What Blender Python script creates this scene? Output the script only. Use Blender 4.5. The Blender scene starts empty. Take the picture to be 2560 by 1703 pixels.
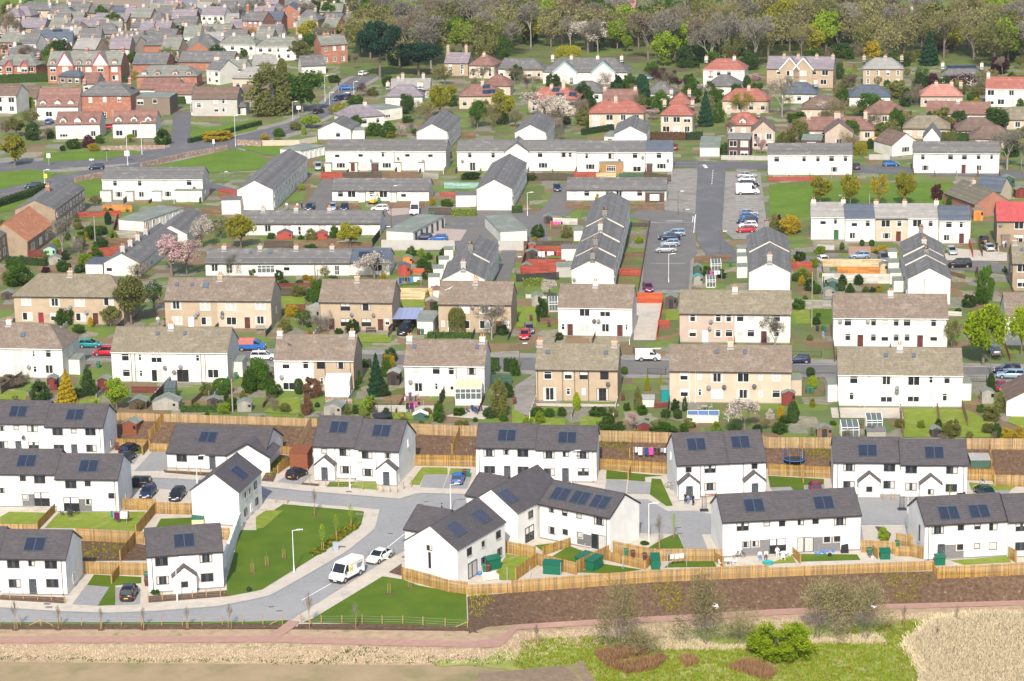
import bpy,bmesh,math,random
import numpy as np
from mathutils import Vector,Matrix,geometry
SC=bpy.context.scene
COL=SC.collection
R=math.radians
# ---------------------------------------------------------------- camera, sky, sun, exposure
FPX,CX,CY,CAMH=6112.0,1280.0,851.5,105.5
PITCH,ROLL=R(14.0),0.0175
_f=Vector((0,math.cos(PITCH),-math.sin(PITCH))); _r=Vector((1,0,0)); _u=Vector((0,math.sin(PITCH),math.cos(PITCH)))
UP=_u*math.cos(ROLL)+_r*math.sin(ROLL); RT=_r*math.cos(ROLL)-_u*math.sin(ROLL)
CAM=Vector((0,0,CAMH))
cd=bpy.data.cameras.new('camera'); cam=bpy.data.objects.new('camera',cd); COL.objects.link(cam)
M=Matrix((RT,UP,-_f)).transposed().to_4x4(); M.translation=CAM; cam.matrix_world=M
cd.sensor_width=36; cd.lens=FPX/2560*36; cd.clip_start=1; cd.clip_end=6000
SC.camera=cam
SUN_EL,SUN_AZ=R(38),R(6)
wd=bpy.data.worlds.new('World'); SC.world=wd; wd.use_nodes=True
nt=wd.node_tree; nt.nodes.clear()
sky=nt.nodes.new('ShaderNodeTexSky'); sky.sky_type='NISHITA'; sky.sun_disc=False
sky.sun_elevation=SUN_EL; sky.sun_rotation=R(180)+SUN_AZ; sky.dust_density=2.0; sky.air_density=1.0
bg=nt.nodes.new('ShaderNodeBackground'); bg.inputs[1].default_value=0.15
ow=nt.nodes.new('ShaderNodeOutputWorld'); nt.links.new(sky.outputs[0],bg.inputs[0]); nt.links.new(bg.outputs[0],ow.inputs[0])
sl=bpy.data.lights.new('sun','SUN'); sl.energy=4.0; sl.angle=R(0.6); sl.color=(1.0,0.94,0.83)
so=bpy.data.objects.new('sun',sl); COL.objects.link(so)
_sd=Vector((math.sin(SUN_AZ)*math.cos(SUN_EL),math.cos(SUN_AZ)*math.cos(SUN_EL),-math.sin(SUN_EL)))
so.rotation_euler=_sd.to_track_quat('-Z','Y').to_euler()
SC.view_settings.view_transform='Standard'; SC.view_settings.look='None'
SC.view_settings.exposure=0.47; SC.view_settings.gamma=1.0; SC.view_settings.use_curve_mapping=False
SC.render.engine='CYCLES'; SC.cycles.max_bounces=5; SC.cycles.diffuse_bounces=3; SC.cycles.transparent_max_bounces=6
SC.cycles.use_denoising=True
# ---------------------------------------------------------------- picking points in the photograph
YB=(0,426,852,1277)
def N(t,x,y):
 if t=='n':return x,y
 if t=='f':return x*1.08613,y*1.08613
 return int(t[0])*640+x/3.68125,YB[int(t[1])]+y/3.6806
def ray(px,py):
 return _f+RT*((px-CX)/FPX)-UP*((py-CY)/FPX)
def on_z(px,py,z):
 d=ray(px,py); return CAM+d*((z-CAMH)/d.z)
def smooth(t):t=min(1,max(0,t)); return t*t*(3-2*t)
def zfield(x):return-2.5*smooth((x+7)/13)
ZUP=2.2
def _curve(pts,zf):
 w=sorted(((lambda p:(p.x,p.y))(on_z(px,py,zf((px-1280)/20.)))for px,py in pts)); return w
C1=_curve([(-400,1580),(640,1580),(1150,1580),(1219,1566),(1280,1562),(1495,1549),(1742,1536),(1920,1525),(2224,1511),(2560,1502),(2900,1490)],zfield)
C2=_curve([(-400,1566),(640,1566),(1166,1567),(1192,1489),(1280,1482),(1424,1471),(1625,1456),(1802,1448),(1920,1443),(2148,1433),(2330,1428),(2560,1437),(2900,1430)],lambda x:0)
C3=_curve([(-400,1096),(0,1100),(288,1104),(640,1122),(1034,1148),(1500,1162),(1920,1172),(2560,1190),(2900,1200)],lambda x:0)
C4=_curve([(-400,1036),(0,1044),(288,1052),(640,1063),(780,1068),(1034,1087),(1192,1090),(1500,1103),(1667,1109),(1920,1121),(2080,1121.5),(2560,1124),(2900,1127)],lambda x:ZUP)
def lin(c,x):
 if x<=c[0][0]:return c[0][1]
 for(x0,y0),(x1,y1)in zip(c,c[1:]):
  if x<=x1:return y0+(y1-y0)*(x-x0)/(x1-x0)
 return c[-1][1]
def h(x,y):
 y1=lin(C1,x)
 if y<=y1:return zfield(x)
 y2=max(lin(C2,x),y1+.4)
 if y<y2:return zfield(x)*(y2-y)/(y2-y1)
 y3=lin(C3,x)
 if y<=y3:return 0.
 y4=max(lin(C4,x),y3+.5)
 if y<y4:return ZUP*(y-y3)/(y4-y3)
 return ZUP
def G(px,py):
 d=ray(px,py); t=(-3-CAMH)/d.z; t0=(ZUP+.01-CAMH)/d.z; a,b=t0,t
 n=40; pt=t0
 for i in range(1,n+1):
  tt=t0+(t-t0)*i/n; p=CAM+d*tt
  if p.z<=h(p.x,p.y):a,b=pt,tt; break
  pt=tt
 for _ in range(18):
  m=(a+b)/2; p=CAM+d*m
  if p.z<=h(p.x,p.y):b=m
  else:a=m
 p=CAM+d*b; return Vector((p.x,p.y,h(p.x,p.y)))
def g(t,x,y):return G(*N(t,x,y))
def scale_at(p):return FPX/((p-CAM).dot(_f))
# ---------------------------------------------------------------- objects
def tag(o,label=None,cat=None,group=None,kind=None):
 if label:o['label']=label
 if cat:o['category']=cat
 if group:o['group']=group
 if kind:o['kind']=kind
 return o
def mt(name,loc,rz=0,label=None,cat=None,group=None):
 o=bpy.data.objects.new(name,None); o.location=loc; o.rotation_euler=(0,0,rz); o.empty_display_size=.2
 COL.objects.link(o); return tag(o,label,cat,group)
def put(name,me,parent=None,loc=(0,0,0),rz=0,sc=None,mats=None):
 o=bpy.data.objects.new(name,me); o.location=loc; o.rotation_euler=(0,0,rz)
 if sc:o.scale=sc
 if parent:o.parent=parent
 COL.objects.link(o)
 if mats:
  for i,m in enumerate(mats):
   if m:o.material_slots[i].link='OBJECT'; o.material_slots[i].material=m
 return o
def copy_tree(o,parent=None):
 c=o.copy(); COL.objects.link(c)
 if parent:c.parent=parent
 for ch in o.children:copy_tree(ch,c)
 return c
class MB:
 def __init__(s):s.v=[]; s.f=[]; s.m=[]; s.r=[]; s.rv=0.; s.M=None
 def add(s,vs,fs,m=0):
  b=len(s.v)
  if s.M:vs=[tuple(s.M@Vector(q))for q in vs]
  s.v+=vs
  for q in fs:s.f.append([b+i for i in q]); s.m.append(m); s.r.append(s.rv)
  return s
 def poly(s,pts,m=0):return s.add([tuple(p)for p in pts],[range(len(pts))],m)
 def box(s,x0,y0,z0,x1,y1,z1,m=0):
  return s.add([(x0,y0,z0),(x1,y0,z0),(x1,y1,z0),(x0,y1,z0),(x0,y0,z1),(x1,y0,z1),(x1,y1,z1),(x0,y1,z1)],
[(3,2,1,0),(4,5,6,7),(0,1,5,4),(1,2,6,5),(2,3,7,6),(3,0,4,7)],m)
 def bar(s,p,q,w,d,m=0,up=(0,0,1)):
  p=Vector(p); q=Vector(q); a=(q-p).normalized(); u=Vector(up); x=a.cross(u)
  if x.length<1e-4:x=a.cross(Vector((0,1,0)))
  x.normalize(); y=x.cross(a); x*=w/2; y*=d/2
  return s.add([tuple(c)for c in(p-x-y,p+x-y,p+x+y,p-x+y,q-x-y,q+x-y,q+x+y,q-x+y)],
[(3,2,1,0),(4,5,6,7),(0,1,5,4),(1,2,6,5),(2,3,7,6),(3,0,4,7)],m)
 def tube(s,p,q,r0,r1=None,n=6,m=0,caps=True):
  r1=r0 if r1 is None else r1; p=Vector(p); q=Vector(q); a=(q-p).normalized()
  x=a.orthogonal().normalized(); y=a.cross(x); vs=[]
  for c,rr in((p,r0),(q,r1)):
   for i in range(n):
    t=2*math.pi*i/n; vs.append(tuple(c+x*(rr*math.cos(t))+y*(rr*math.sin(t))))
  fs=[(i,(i+1)%n,n+(i+1)%n,n+i)for i in range(n)]
  if caps:fs+=[tuple(range(n-1,-1,-1)),tuple(range(n,2*n))]
  return s.add(vs,fs,m)
 def lathe(s,prof,n=8,m=0,c=(0,0,0)):
  vs=[]; fs=[]
  for rr,z in prof:
   for i in range(n):
    t=2*math.pi*i/n; vs.append((c[0]+rr*math.cos(t),c[1]+rr*math.sin(t),c[2]+z))
  for k in range(len(prof)-1):
   for i in range(n):fs.append((k*n+i,k*n+(i+1)%n,(k+1)*n+(i+1)%n,(k+1)*n+i))
  fs+=[tuple(range(n-1,-1,-1)),tuple(range((len(prof)-1)*n,len(prof)*n))]
  return s.add(vs,fs,m)
 def loft(s,rings,m=0,caps=True):
  n=len(rings[0]); vs=[tuple(p)for r in rings for p in r]; fs=[]
  for k in range(len(rings)-1):
   for i in range(n):fs.append((k*n+i,k*n+(i+1)%n,(k+1)*n+(i+1)%n,(k+1)*n+i))
  if caps:fs+=[tuple(range(n-1,-1,-1)),tuple(range((len(rings)-1)*n,len(rings)*n))]
  return s.add(vs,fs,m)
 def mesh(s,name,mats,smooth=False):
  me=bpy.data.meshes.new(name); me.from_pydata(s.v,[],s.f)
  for m in mats:me.materials.append(m)
  if len(mats)>1:me.polygons.foreach_set('material_index',s.m)
  if any(s.r):a=me.attributes.new('rnd','FLOAT','FACE'); a.data.foreach_set('value',s.r)
  if smooth:me.polygons.foreach_set('use_smooth',[True]*len(s.f))
  me.update(); return me
 def obj(s,name,mats,parent=None,smooth=False,**k):
  if not isinstance(mats,(list,tuple)):mats=[mats]
  return put(name,s.mesh(name,mats,smooth),parent,**k)
def cards(name,P,A,B,rnd,mats,mi=None):
 n=len(P); V=np.stack([P-A-B,P+A-B,P+A+B,P-A+B],1).reshape(-1,3).astype('f')
 me=bpy.data.meshes.new(name); me.vertices.add(4*n); me.vertices.foreach_set('co',V.ravel())
 me.loops.add(4*n); me.loops.foreach_set('vertex_index',np.arange(4*n,dtype='i'))
 me.polygons.add(n); me.polygons.foreach_set('loop_start',np.arange(0,4*n,4,dtype='i')); me.polygons.foreach_set('loop_total',np.full(n,4,'i'))
 for m in mats:me.materials.append(m)
 if mi is not None:me.polygons.foreach_set('material_index',mi.astype('i'))
 me.update(calc_edges=True)
 a=me.attributes.new('rnd','FLOAT','FACE'); a.data.foreach_set('value',rnd.astype('f')); return me
 # ---------------------------------------------------------------- materials
MATS={}
def _rnd(nt):
 L=nt.links; a=nt.nodes.new('ShaderNodeAttribute'); a.attribute_name='rnd'; oi=nt.nodes.new('ShaderNodeObjectInfo')
 s=nt.nodes.new('ShaderNodeMath'); s.operation='ADD'; L.new(a.outputs['Fac'],s.inputs[0]); L.new(oi.outputs['Random'],s.inputs[1])
 fr=nt.nodes.new('ShaderNodeMath'); fr.operation='FRACT'; L.new(s.outputs[0],fr.inputs[0]); return fr.outputs[0]
def _mix(nt,f,a,b,mode='MIX'):
 m=nt.nodes.new('ShaderNodeMix'); m.data_type='RGBA'; m.blend_type=mode
 for k,v in((0,f),(6,a),(7,b)):
  if hasattr(v,'links')or hasattr(v,'is_linked'):nt.links.new(v,m.inputs[k])
  else:m.inputs[k].default_value=v if k==0 else(*v[:3],1)
 return m.outputs[2]
def _noise(nt,co,scale,detail=4,rough=.6):
 n=nt.nodes.new('ShaderNodeTexNoise'); n.inputs['Scale'].default_value=scale; n.inputs['Detail'].default_value=detail
 n.inputs['Roughness'].default_value=rough; nt.links.new(co,n.inputs['Vector']); return n.outputs['Fac']
def _ramp(nt,f,lo,hi):
 m=nt.nodes.new('ShaderNodeMapRange'); nt.links.new(f,m.inputs[0]); m.inputs[1].default_value=lo; m.inputs[2].default_value=hi; return m.outputs[0]
def mat(name,c1,c2=None,scale=2.,rough=.85,bump=0.,bscale=30.,rnd=0.,spec=.25,pos=False,c3=None,s3=.3,t3=(.5,.62),metal=0.,lo=.35,hi=.65):
 if name in MATS:return MATS[name]
 m=bpy.data.materials.new(name); m.use_nodes=True; nt=m.node_tree; b=nt.nodes['Principled BSDF']
 b.inputs['Roughness'].default_value=rough; b.inputs['Specular IOR Level'].default_value=spec; b.inputs['Metallic'].default_value=metal
 if pos:co=nt.nodes.new('ShaderNodeNewGeometry').outputs['Position']
 else:co=nt.nodes.new('ShaderNodeTexCoord').outputs['Object']
 col=None
 if c2:col=_mix(nt,_ramp(nt,_noise(nt,co,scale),lo,hi),c1,c2)
 if c3:
  col=_mix(nt,_ramp(nt,_noise(nt,co,s3,6,.65),*t3),col or c1,c3)
 if rnd:
  r=_ramp(nt,_rnd(nt),0,1); mr=nt.nodes.new('ShaderNodeMapRange'); nt.links.new(r,mr.inputs[0])
  mr.inputs[3].default_value=1-rnd; mr.inputs[4].default_value=1+rnd
  hv=nt.nodes.new('ShaderNodeHueSaturation'); nt.links.new(mr.outputs[0],hv.inputs['Value'])
  if col:nt.links.new(col,hv.inputs['Color'])
  else:hv.inputs['Color'].default_value=(*c1,1)
  col=hv.outputs[0]
 if col:nt.links.new(col,b.inputs['Base Color'])
 else:b.inputs['Base Color'].default_value=(*c1,1)
 if bump:
  bn=nt.nodes.new('ShaderNodeBump'); bn.inputs['Strength'].default_value=bump; bn.inputs['Distance'].default_value=.03
  nt.links.new(_noise(nt,co,bscale,3),bn.inputs['Height']); nt.links.new(bn.outputs[0],b.inputs['Normal'])
 MATS[name]=m; return m
def leaf(name,c1,c2,trans=.3,rnd=.35):
 if name in MATS:return MATS[name]
 m=bpy.data.materials.new(name); m.use_nodes=True; nt=m.node_tree; nt.nodes.clear(); L=nt.links
 r=_rnd(nt); col=_mix(nt,r,c1,c2)
 oi=nt.nodes.new('ShaderNodeObjectInfo'); mr=nt.nodes.new('ShaderNodeMapRange'); L.new(oi.outputs['Random'],mr.inputs[0]); mr.inputs[3].default_value=1-rnd*.5; mr.inputs[4].default_value=1+rnd*.5
 hv=nt.nodes.new('ShaderNodeHueSaturation'); L.new(col,hv.inputs['Color']); L.new(mr.outputs[0],hv.inputs['Value'])
 d=nt.nodes.new('ShaderNodeBsdfDiffuse'); t=nt.nodes.new('ShaderNodeBsdfTranslucent'); L.new(hv.outputs[0],d.inputs[0]); L.new(hv.outputs[0],t.inputs[0])
 mx=nt.nodes.new('ShaderNodeMixShader'); mx.inputs[0].default_value=trans; L.new(d.outputs[0],mx.inputs[1]); L.new(t.outputs[0],mx.inputs[2])
 o=nt.nodes.new('ShaderNodeOutputMaterial'); L.new(mx.outputs[0],o.inputs[0]); MATS[name]=m; return m
RX=random.Random(7)
# ================================================================ the setting: terrain, roads, lawns, beach
m_field=mat('bare_field',(.36,.265,.155),(.30,.225,.125),.25,pos=True,c3=(.17,.17,.06),s3=.12,t3=(.5,.75),bump=.5,bscale=3)
m_dry=mat('dry_grass',(.45,.325,.21),(.36,.25,.155),.9,pos=True,c3=(.17,.21,.055),s3=.45,t3=(.58,.72),bump=.8,bscale=5)
m_rough=mat('rough_grass',(.18,.24,.03),(.31,.31,.08),.45,pos=True,c3=(.42,.36,.20),s3=.35,t3=(.52,.72),bump=.9,bscale=4)
mW=mat('lawn',(.074,.134,.003),(.056,.106,.003),.6,pos=True,bump=.3,bscale=12,c3=(.115,.165,.008),s3=.3,t3=(.42,.75))
mW2=mat('young_turf',(.20,.25,.025),(.15,.205,.018),.8,pos=True,bump=.3,bscale=10,c3=(.30,.28,.12),s3=.5,t3=(.55,.75))
def patchwork():
 m=mat('garden_ground',(.13,.17,.045),(.20,.165,.11),.5,pos=True,bump=.5,bscale=4); nt=m.node_tree; b=nt.nodes['Principled BSDF']; co=nt.nodes.new('ShaderNodeNewGeometry').outputs['Position']
 v=nt.nodes.new('ShaderNodeTexVoronoi'); v.distance='CHEBYCHEV'; v.inputs['Scale'].default_value=.24; v.inputs['Randomness'].default_value=.85; nt.links.new(co,v.inputs['Vector'])
 s=nt.nodes.new('ShaderNodeSeparateColor'); nt.links.new(v.outputs['Color'],s.inputs[0]); r=nt.nodes.new('ShaderNodeValToRGB'); r.color_ramp.interpolation='CONSTANT'; nt.links.new(s.outputs[0],r.inputs[0])
 for i,(p,c)in enumerate(((0,(.14,.22,.02)),(.22,(.20,.115,.07)),(.36,(.10,.15,.03)),(.52,(.26,.235,.20)),(.64,(.13,.17,.05)),(.76,(.27,.15,.09)),(.86,(.34,.29,.22)),(.93,(.10,.14,.02)))):
  e=r.color_ramp.elements[i]if i<2 else r.color_ramp.elements.new(p); e.position=p; e.color=(*c,1)
 x=_mix(nt,_ramp(nt,_noise(nt,co,.9,6,.7),.35,.75),r.outputs[0],(.13,.14,.06)); nt.links.new(x,b.inputs['Base Color']); return m
m_gard=patchwork()
m_grass=mat('park_grass',(.118,.195,.012),(.09,.155,.01),.15,pos=True,c3=(.18,.25,.08),s3=.4,t3=(.6,.75),bump=.3,bscale=6)
m_pave=mat('pale_paving',(.53,.475,.40),(.47,.415,.345),.8,pos=True,bump=.15,bscale=8,c3=(.34,.30,.25),s3=.35,t3=(.55,.75))
m_conc=mat('weathered_concrete',(.29,.265,.23),(.235,.215,.19),.5,pos=True,c3=(.18,.17,.145),s3=.25,t3=(.5,.7))
m_block=mat('block_paving',(.295,.29,.285),(.25,.247,.247),1.5,pos=True,c3=(.315,.305,.295),s3=.12,t3=(.45,.7),bump=.2,bscale=14)
m_asph=mat('asphalt',(.135,.13,.135),(.115,.112,.118),.4,pos=True,c3=(.175,.17,.165),s3=.2,t3=(.5,.7))
m_asph2=mat('worn_asphalt',(.175,.163,.15),(.145,.137,.13),.3,pos=True,c3=(.145,.135,.125),s3=.5,t3=(.5,.65))
m_soil=mat('bark_soil',(.082,.047,.028),(.145,.09,.055),2.2,pos=True,c3=(.30,.21,.145),s3=1.6,t3=(.6,.72),bump=1.2,bscale=7)
m_red=mat('red_whin_path',(.42,.255,.20),(.37,.215,.165),1.2,pos=True,bump=.3,bscale=12)
m_sand=mat('sand',(.30,.225,.16),(.27,.20,.145),.02,pos=True)
m_sea=mat('sea_water',(.14,.17,.26),(.18,.2,.28),.02,pos=True,rough=.35)
m_wood_floor=mat('woodland_floor',(.10,.155,.03),(.145,.17,.04),.08,pos=True,c3=(.11,.09,.05),s3=.06,t3=(.48,.62))
m_line=mat('road_paint',(.78,.77,.74),rough=.6)
m_yline=mat('yellow_paint',(.62,.48,.16),rough=.6)
def ground():
 xs=list(np.linspace(-260,260,521)); V=[]; F=[]; mi=[]; nr=0
 rows=[]
 for x in xs:
  y1=lin(C1,x); y2=max(lin(C2,x),y1+.4); y3=lin(C3,x); y4=max(lin(C4,x),y3+.5)
  ys=list(np.linspace(150,y1,14))+list(np.linspace(y1,y2,4)[1:])+list(np.linspace(y2,y3,12)[1:])+list(np.linspace(y3,y4,4)[1:])+list(np.linspace(y4,760,16)[1:])+[1000,1500,3000]
  rows.append(ys)
 nr=len(rows[0])
 for x,ys in zip(xs,rows):
  k=1.
  for j,y in enumerate(ys):
   kx=max(1.,y/500.); V.append((x*kx,y,h(x,y)))
 for i in range(len(xs)-1):
  for j in range(nr-1):
   F.append((i*nr+j,(i+1)*nr+j,(i+1)*nr+j+1,i*nr+j+1)); mi.append(0 if j<13 else 1 if j<16 else 2 if j<27 else 1 if j<30 else 3)
 me=bpy.data.meshes.new('ground'); me.from_pydata(V,[],F)
 for m in(m_field,m_soil,m_pave,m_gard):me.materials.append(m)
 me.polygons.foreach_set('material_index',mi); me.update(); tag(put('ground',me),'open ground the whole estate stands on',kind='structure')
ground()
OFF=[0]
def rgn(name,m,t,pts,off=.02,label=None,kind='structure',z=None):
 OFF[0]+=1; off+=OFF[0]*.0004
 W=[g(*((p if isinstance(p[0],str)else(t,*p))))for p in pts]
 tri=geometry.tessellate_polygon([[Vector((w.x,w.y,0))for w in W]])
 V=[(w.x,w.y,w.z+off)for w in W]; F=[]
 for a in tri:
  n=(Vector(V[a[1]])-Vector(V[a[0]])).cross(Vector(V[a[2]])-Vector(V[a[0]]))
  F.append(a if n.z>0 else a[::-1])
 me=bpy.data.meshes.new(name); me.from_pydata(V,[],F); me.materials.append(m)
 if name=='rough_grass':
  bm=bmesh.new(); bm.from_mesh(me); bmesh.ops.subdivide_edges(bm,edges=bm.edges,cuts=24,use_grid_fill=True)
  for v in bm.verts:v.co.z=h(v.co.x,v.co.y)+off
  bm.to_mesh(me); bm.free()
 me.update(); return tag(put(name,me),label,kind=kind)
def resample(pts,n):
 P=[Vector(p)for p in pts]; d=[0]
 for a,b in zip(P,P[1:]):d.append(d[-1]+(b-a).length)
 out=[]
 for i in range(n+1):
  t=d[-1]*i/n; k=0
  while k<len(P)-2 and d[k+1]<t:k+=1
  f=(t-d[k])/max(1e-9,d[k+1]-d[k]); out.append(P[k].lerp(P[k+1],f))
 return out
def strip(name,m,t,A,B,n=60,off=.02,label=None,rows=1,rough=0,kind='structure',bow=0):
 W=lambda pts:resample([N(*(p if isinstance(p[0],str)else(t,*p)))for p in pts],n)
 a,b=W(A),W(B); V=[]; F=[]; rr=random.Random(3)
 for p,q in zip(a,b):
  for k in range(rows+1):
   c=p.lerp(q,k/rows); w=G(c.x,c.y); e=rr.uniform(0,rough)if 0<k<rows else 0
   V.append((w.x,w.y,w.z+off+e))
 k=rows+1
 for i in range(n):
  for j in range(rows):F.append((i*k+j+1,(i+1)*k+j+1,(i+1)*k+j,i*k+j))
 me=bpy.data.meshes.new(name); me.from_pydata(V,[],F); me.materials.append(m)
 if rough:me.polygons.foreach_set('use_smooth',[True]*len(F))
 me.update(); return tag(put(name,me),label,kind=kind)
 # --- foreground field, path, banks
strip('dry_grass_verge',m_dry,'n',[(-60,1574),(700,1574),(1150,1578),(1270,1575),(1900,1530),(2600,1506)],[(-60,1655),(700,1662),(1200,1665),(1330,1640),(1700,1600),(2600,1545)],90,.02,rows=5,rough=.06)
rgn('rough_grass',m_rough,'23',[(90,1200),(300,1160),(800,1150),(1300,1120),(1700,1090),(2000,1050),('33',200,1040),('33',1100,990),('33',1900,950),('33',2500,960),('33',2500,1640),('33',0,1640),(760,1640),(640,1380),(500,1430),(0,1480),('13',1700,1440),('13',1600,1390),('13',2100,1370)],.05)
rgn('ploughed_strip',mat('ploughed',(.21,.15,.10),(.28,.20,.13),1.2,pos=True,bump=1.,bscale=4),'23',[(600,1385),(660,1385),(780,1600),(700,1640),(600,1480)],.07)
rgn('reed_bed_ground',mat('straw_litter',(.62,.52,.37),(.50,.41,.27),1.,pos=True,bump=.6,bscale=5),'33',[(1330,1240),(1560,1060),(1800,1030),(2000,1000),(2500,1010),(2500,1640),(1450,1640),(1480,1480),(1400,1350)],.07)
rgn('ploughed_strip',MATS['ploughed'],'23',[(-300,1500),(480,1430),(560,1500),(700,1660),(-400,1660)],.07)
strip('red_path',m_red,'n',[(-60,1593),(690,1592),(1000,1600),(1180,1606),(1260,1594),(1280,1564),(1500,1550),(1742,1537),(1920,1526),(2224,1512),(2620,1501)],[(-60,1610),(690,1608),(1000,1617),(1240,1621),(1262,1612),(1290,1576),(1500,1564),(1742,1552),(1920,1541),(2224,1525),(2620,1513)],120,.11)
rgn('red_path',m_red,'13',[(310,1015),(400,1025),(340,1090),(230,1165),(60,1175),(180,1110)],.12)
strip('soil_bank',m_soil,'n',[(1168,1492),(1280,1483),(1424,1472),(1625,1457),(1802,1449),(1920,1444),(2148,1434),(2330,1429),(2560,1438),(2620,1436)],[(1172,1585),(1219,1567),(1280,1562),(1495,1550),(1742,1537),(1920,1526),(2224,1512),(2560,1502),(2620,1500)],220,.03,rows=10,rough=.16)
strip('mulch_strip',m_soil,'03',[(-60,1050),(1200,1052),(2356,1045),('13',250,1045)],[(-60,1095),(1200,1095),(2356,1088),('13',220,1085)],40,.05,rows=2,rough=.06)
strip('mulch_strip',m_soil,'13',[(390,1045),(1000,1040),(1900,1070),(1960,1060)],[(380,1075),(1000,1085),(1900,1105),(2050,1130)],30,.05,rows=2,rough=.06)
strip('lawn_strip',mW,'03',[(-60,1030),(1200,1030),(2356,1020),('13',300,1010)],[(-60,1055),(1200,1056),(2356,1050),('13',260,1046)],30,.04)
strip('rear_bank',m_soil,'n',[(-60,1045),(0,1046),(288,1053),(640,1064),(780,1069),(1034,1088),(1192,1091),(1500,1104),(1667,1110),(1920,1122),(2080,1122.5),(2620,1125)],[(-60,1099),(0,1100),(288,1104),(640,1122),(1034,1148),(1500,1162),(1920,1172),(2560,1190),(2620,1191)],220,.03,rows=6,rough=.18)
# --- estate lanes
m_pave2=mat('kerb_stone',(.36,.34,.31),(.30,.285,.265),2.,pos=True)
LANE_EDGES=[[('03',0,890),('03',530,925),('03',1000,940),('03',1400,925),('03',2000,880),('03',2356,810),('13',130,780),('13',470,590),('13',850,365),('13',1095,165),('13',1135,0)],[('12',50,1440),('12',600,1500),('12',1135,1545)],[('02',1215,1250),('02',1900,1285),('12',400,1378),('12',1320,1455),('12',1500,1402),('12',1935,1412)],[('13',300,1012),('13',520,872),('13',1140,485),('13',1385,350)]]
rgn('lane',m_block,'03',[(-80,885),(0,890),(530,925),(1000,940),(1400,925),(2000,880),(2356,810),('13',130,780),('13',470,590),('13',850,365),('13',1095,165),('13',1135,0),('12',1135,1545),('12',600,1500),('12',50,1440),('02',1770,1385),('02',1225,1345),('02',1215,1250),('02',1900,1285),('12',400,1378),('12',1320,1455),('12',1500,1402),('12',1935,1412),('12',2250,1500),('12',2250,1568),('13',1460,20),('13',1375,200),('13',1385,350),('13',1140,485),('13',520,872),('13',300,1012),('13',0,1014),('03',1200,1029),('03',-80,1030)],.012)
rgn('lane',m_block,'23',[(1000,-140),('22',1075,1455),('22',1250,1460),('22',1430,1568),(1700,0),(1830,30),('33',0,-60),('33',850,-160),('33',1400,-160),('33',1400,130),('33',860,135),('33',880,278),('33',850,290),(1850,215),(1530,220),(1480,215),(1110,205)],.012)
for t,pts,*q_ in(('03',[(790,690),(1010,702),(895,876),(665,862)]),('03',[(1063,705),(1290,705),(1290,862),(1060,872)]),
('12',[(1550,1232),(1760,1236),(1715,1357),(1510,1348)]),('12',[(1768,1238),(1990,1245),(1940,1362),(1725,1357)]),
('22',[(870,1278),(1060,1288),(1045,1408),(850,1402)]),('22',[(1072,1290),(1278,1305),(1268,1412),(1058,1408)]),
('02',[(1400,1022),(1540,1030),(1540,1195),(1235,1200)]),('12',[(320,1215),(520,1230),(420,1325),(195,1300)]),
('23',[(1535,222),(1745,215),(1800,352),(1590,350)]),('32',[(20,1352),(210,1345),(245,1395),(60,1410)]),('32',[(330,1330),(520,1330),(520,1400),(330,1400)]),
('32',[(1880,1375),(2240,1380),(2150,1450),(1900,1455)]),('02',[(1130,1020),(1290,1045),(1230,1140),(1150,1120)])):
 rgn('driveway',m_block,t,pts,.03)
rgn('lawn',mW,'03',[(2092,790),(2085,640),(2150,410),(2212,180),('13',0,180),('13',130,20),('12',250,1505),('12',960,1568),('13',995,10),('13',968,130),('13',760,290),('13',60,725),('13',0,740)],.03)
rgn('lawn',mW,'13',[(520,995),(1165,605),(1340,632),(1500,690),(1935,770),(1945,1068),(1000,1040),(430,1030)],.03)
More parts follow.
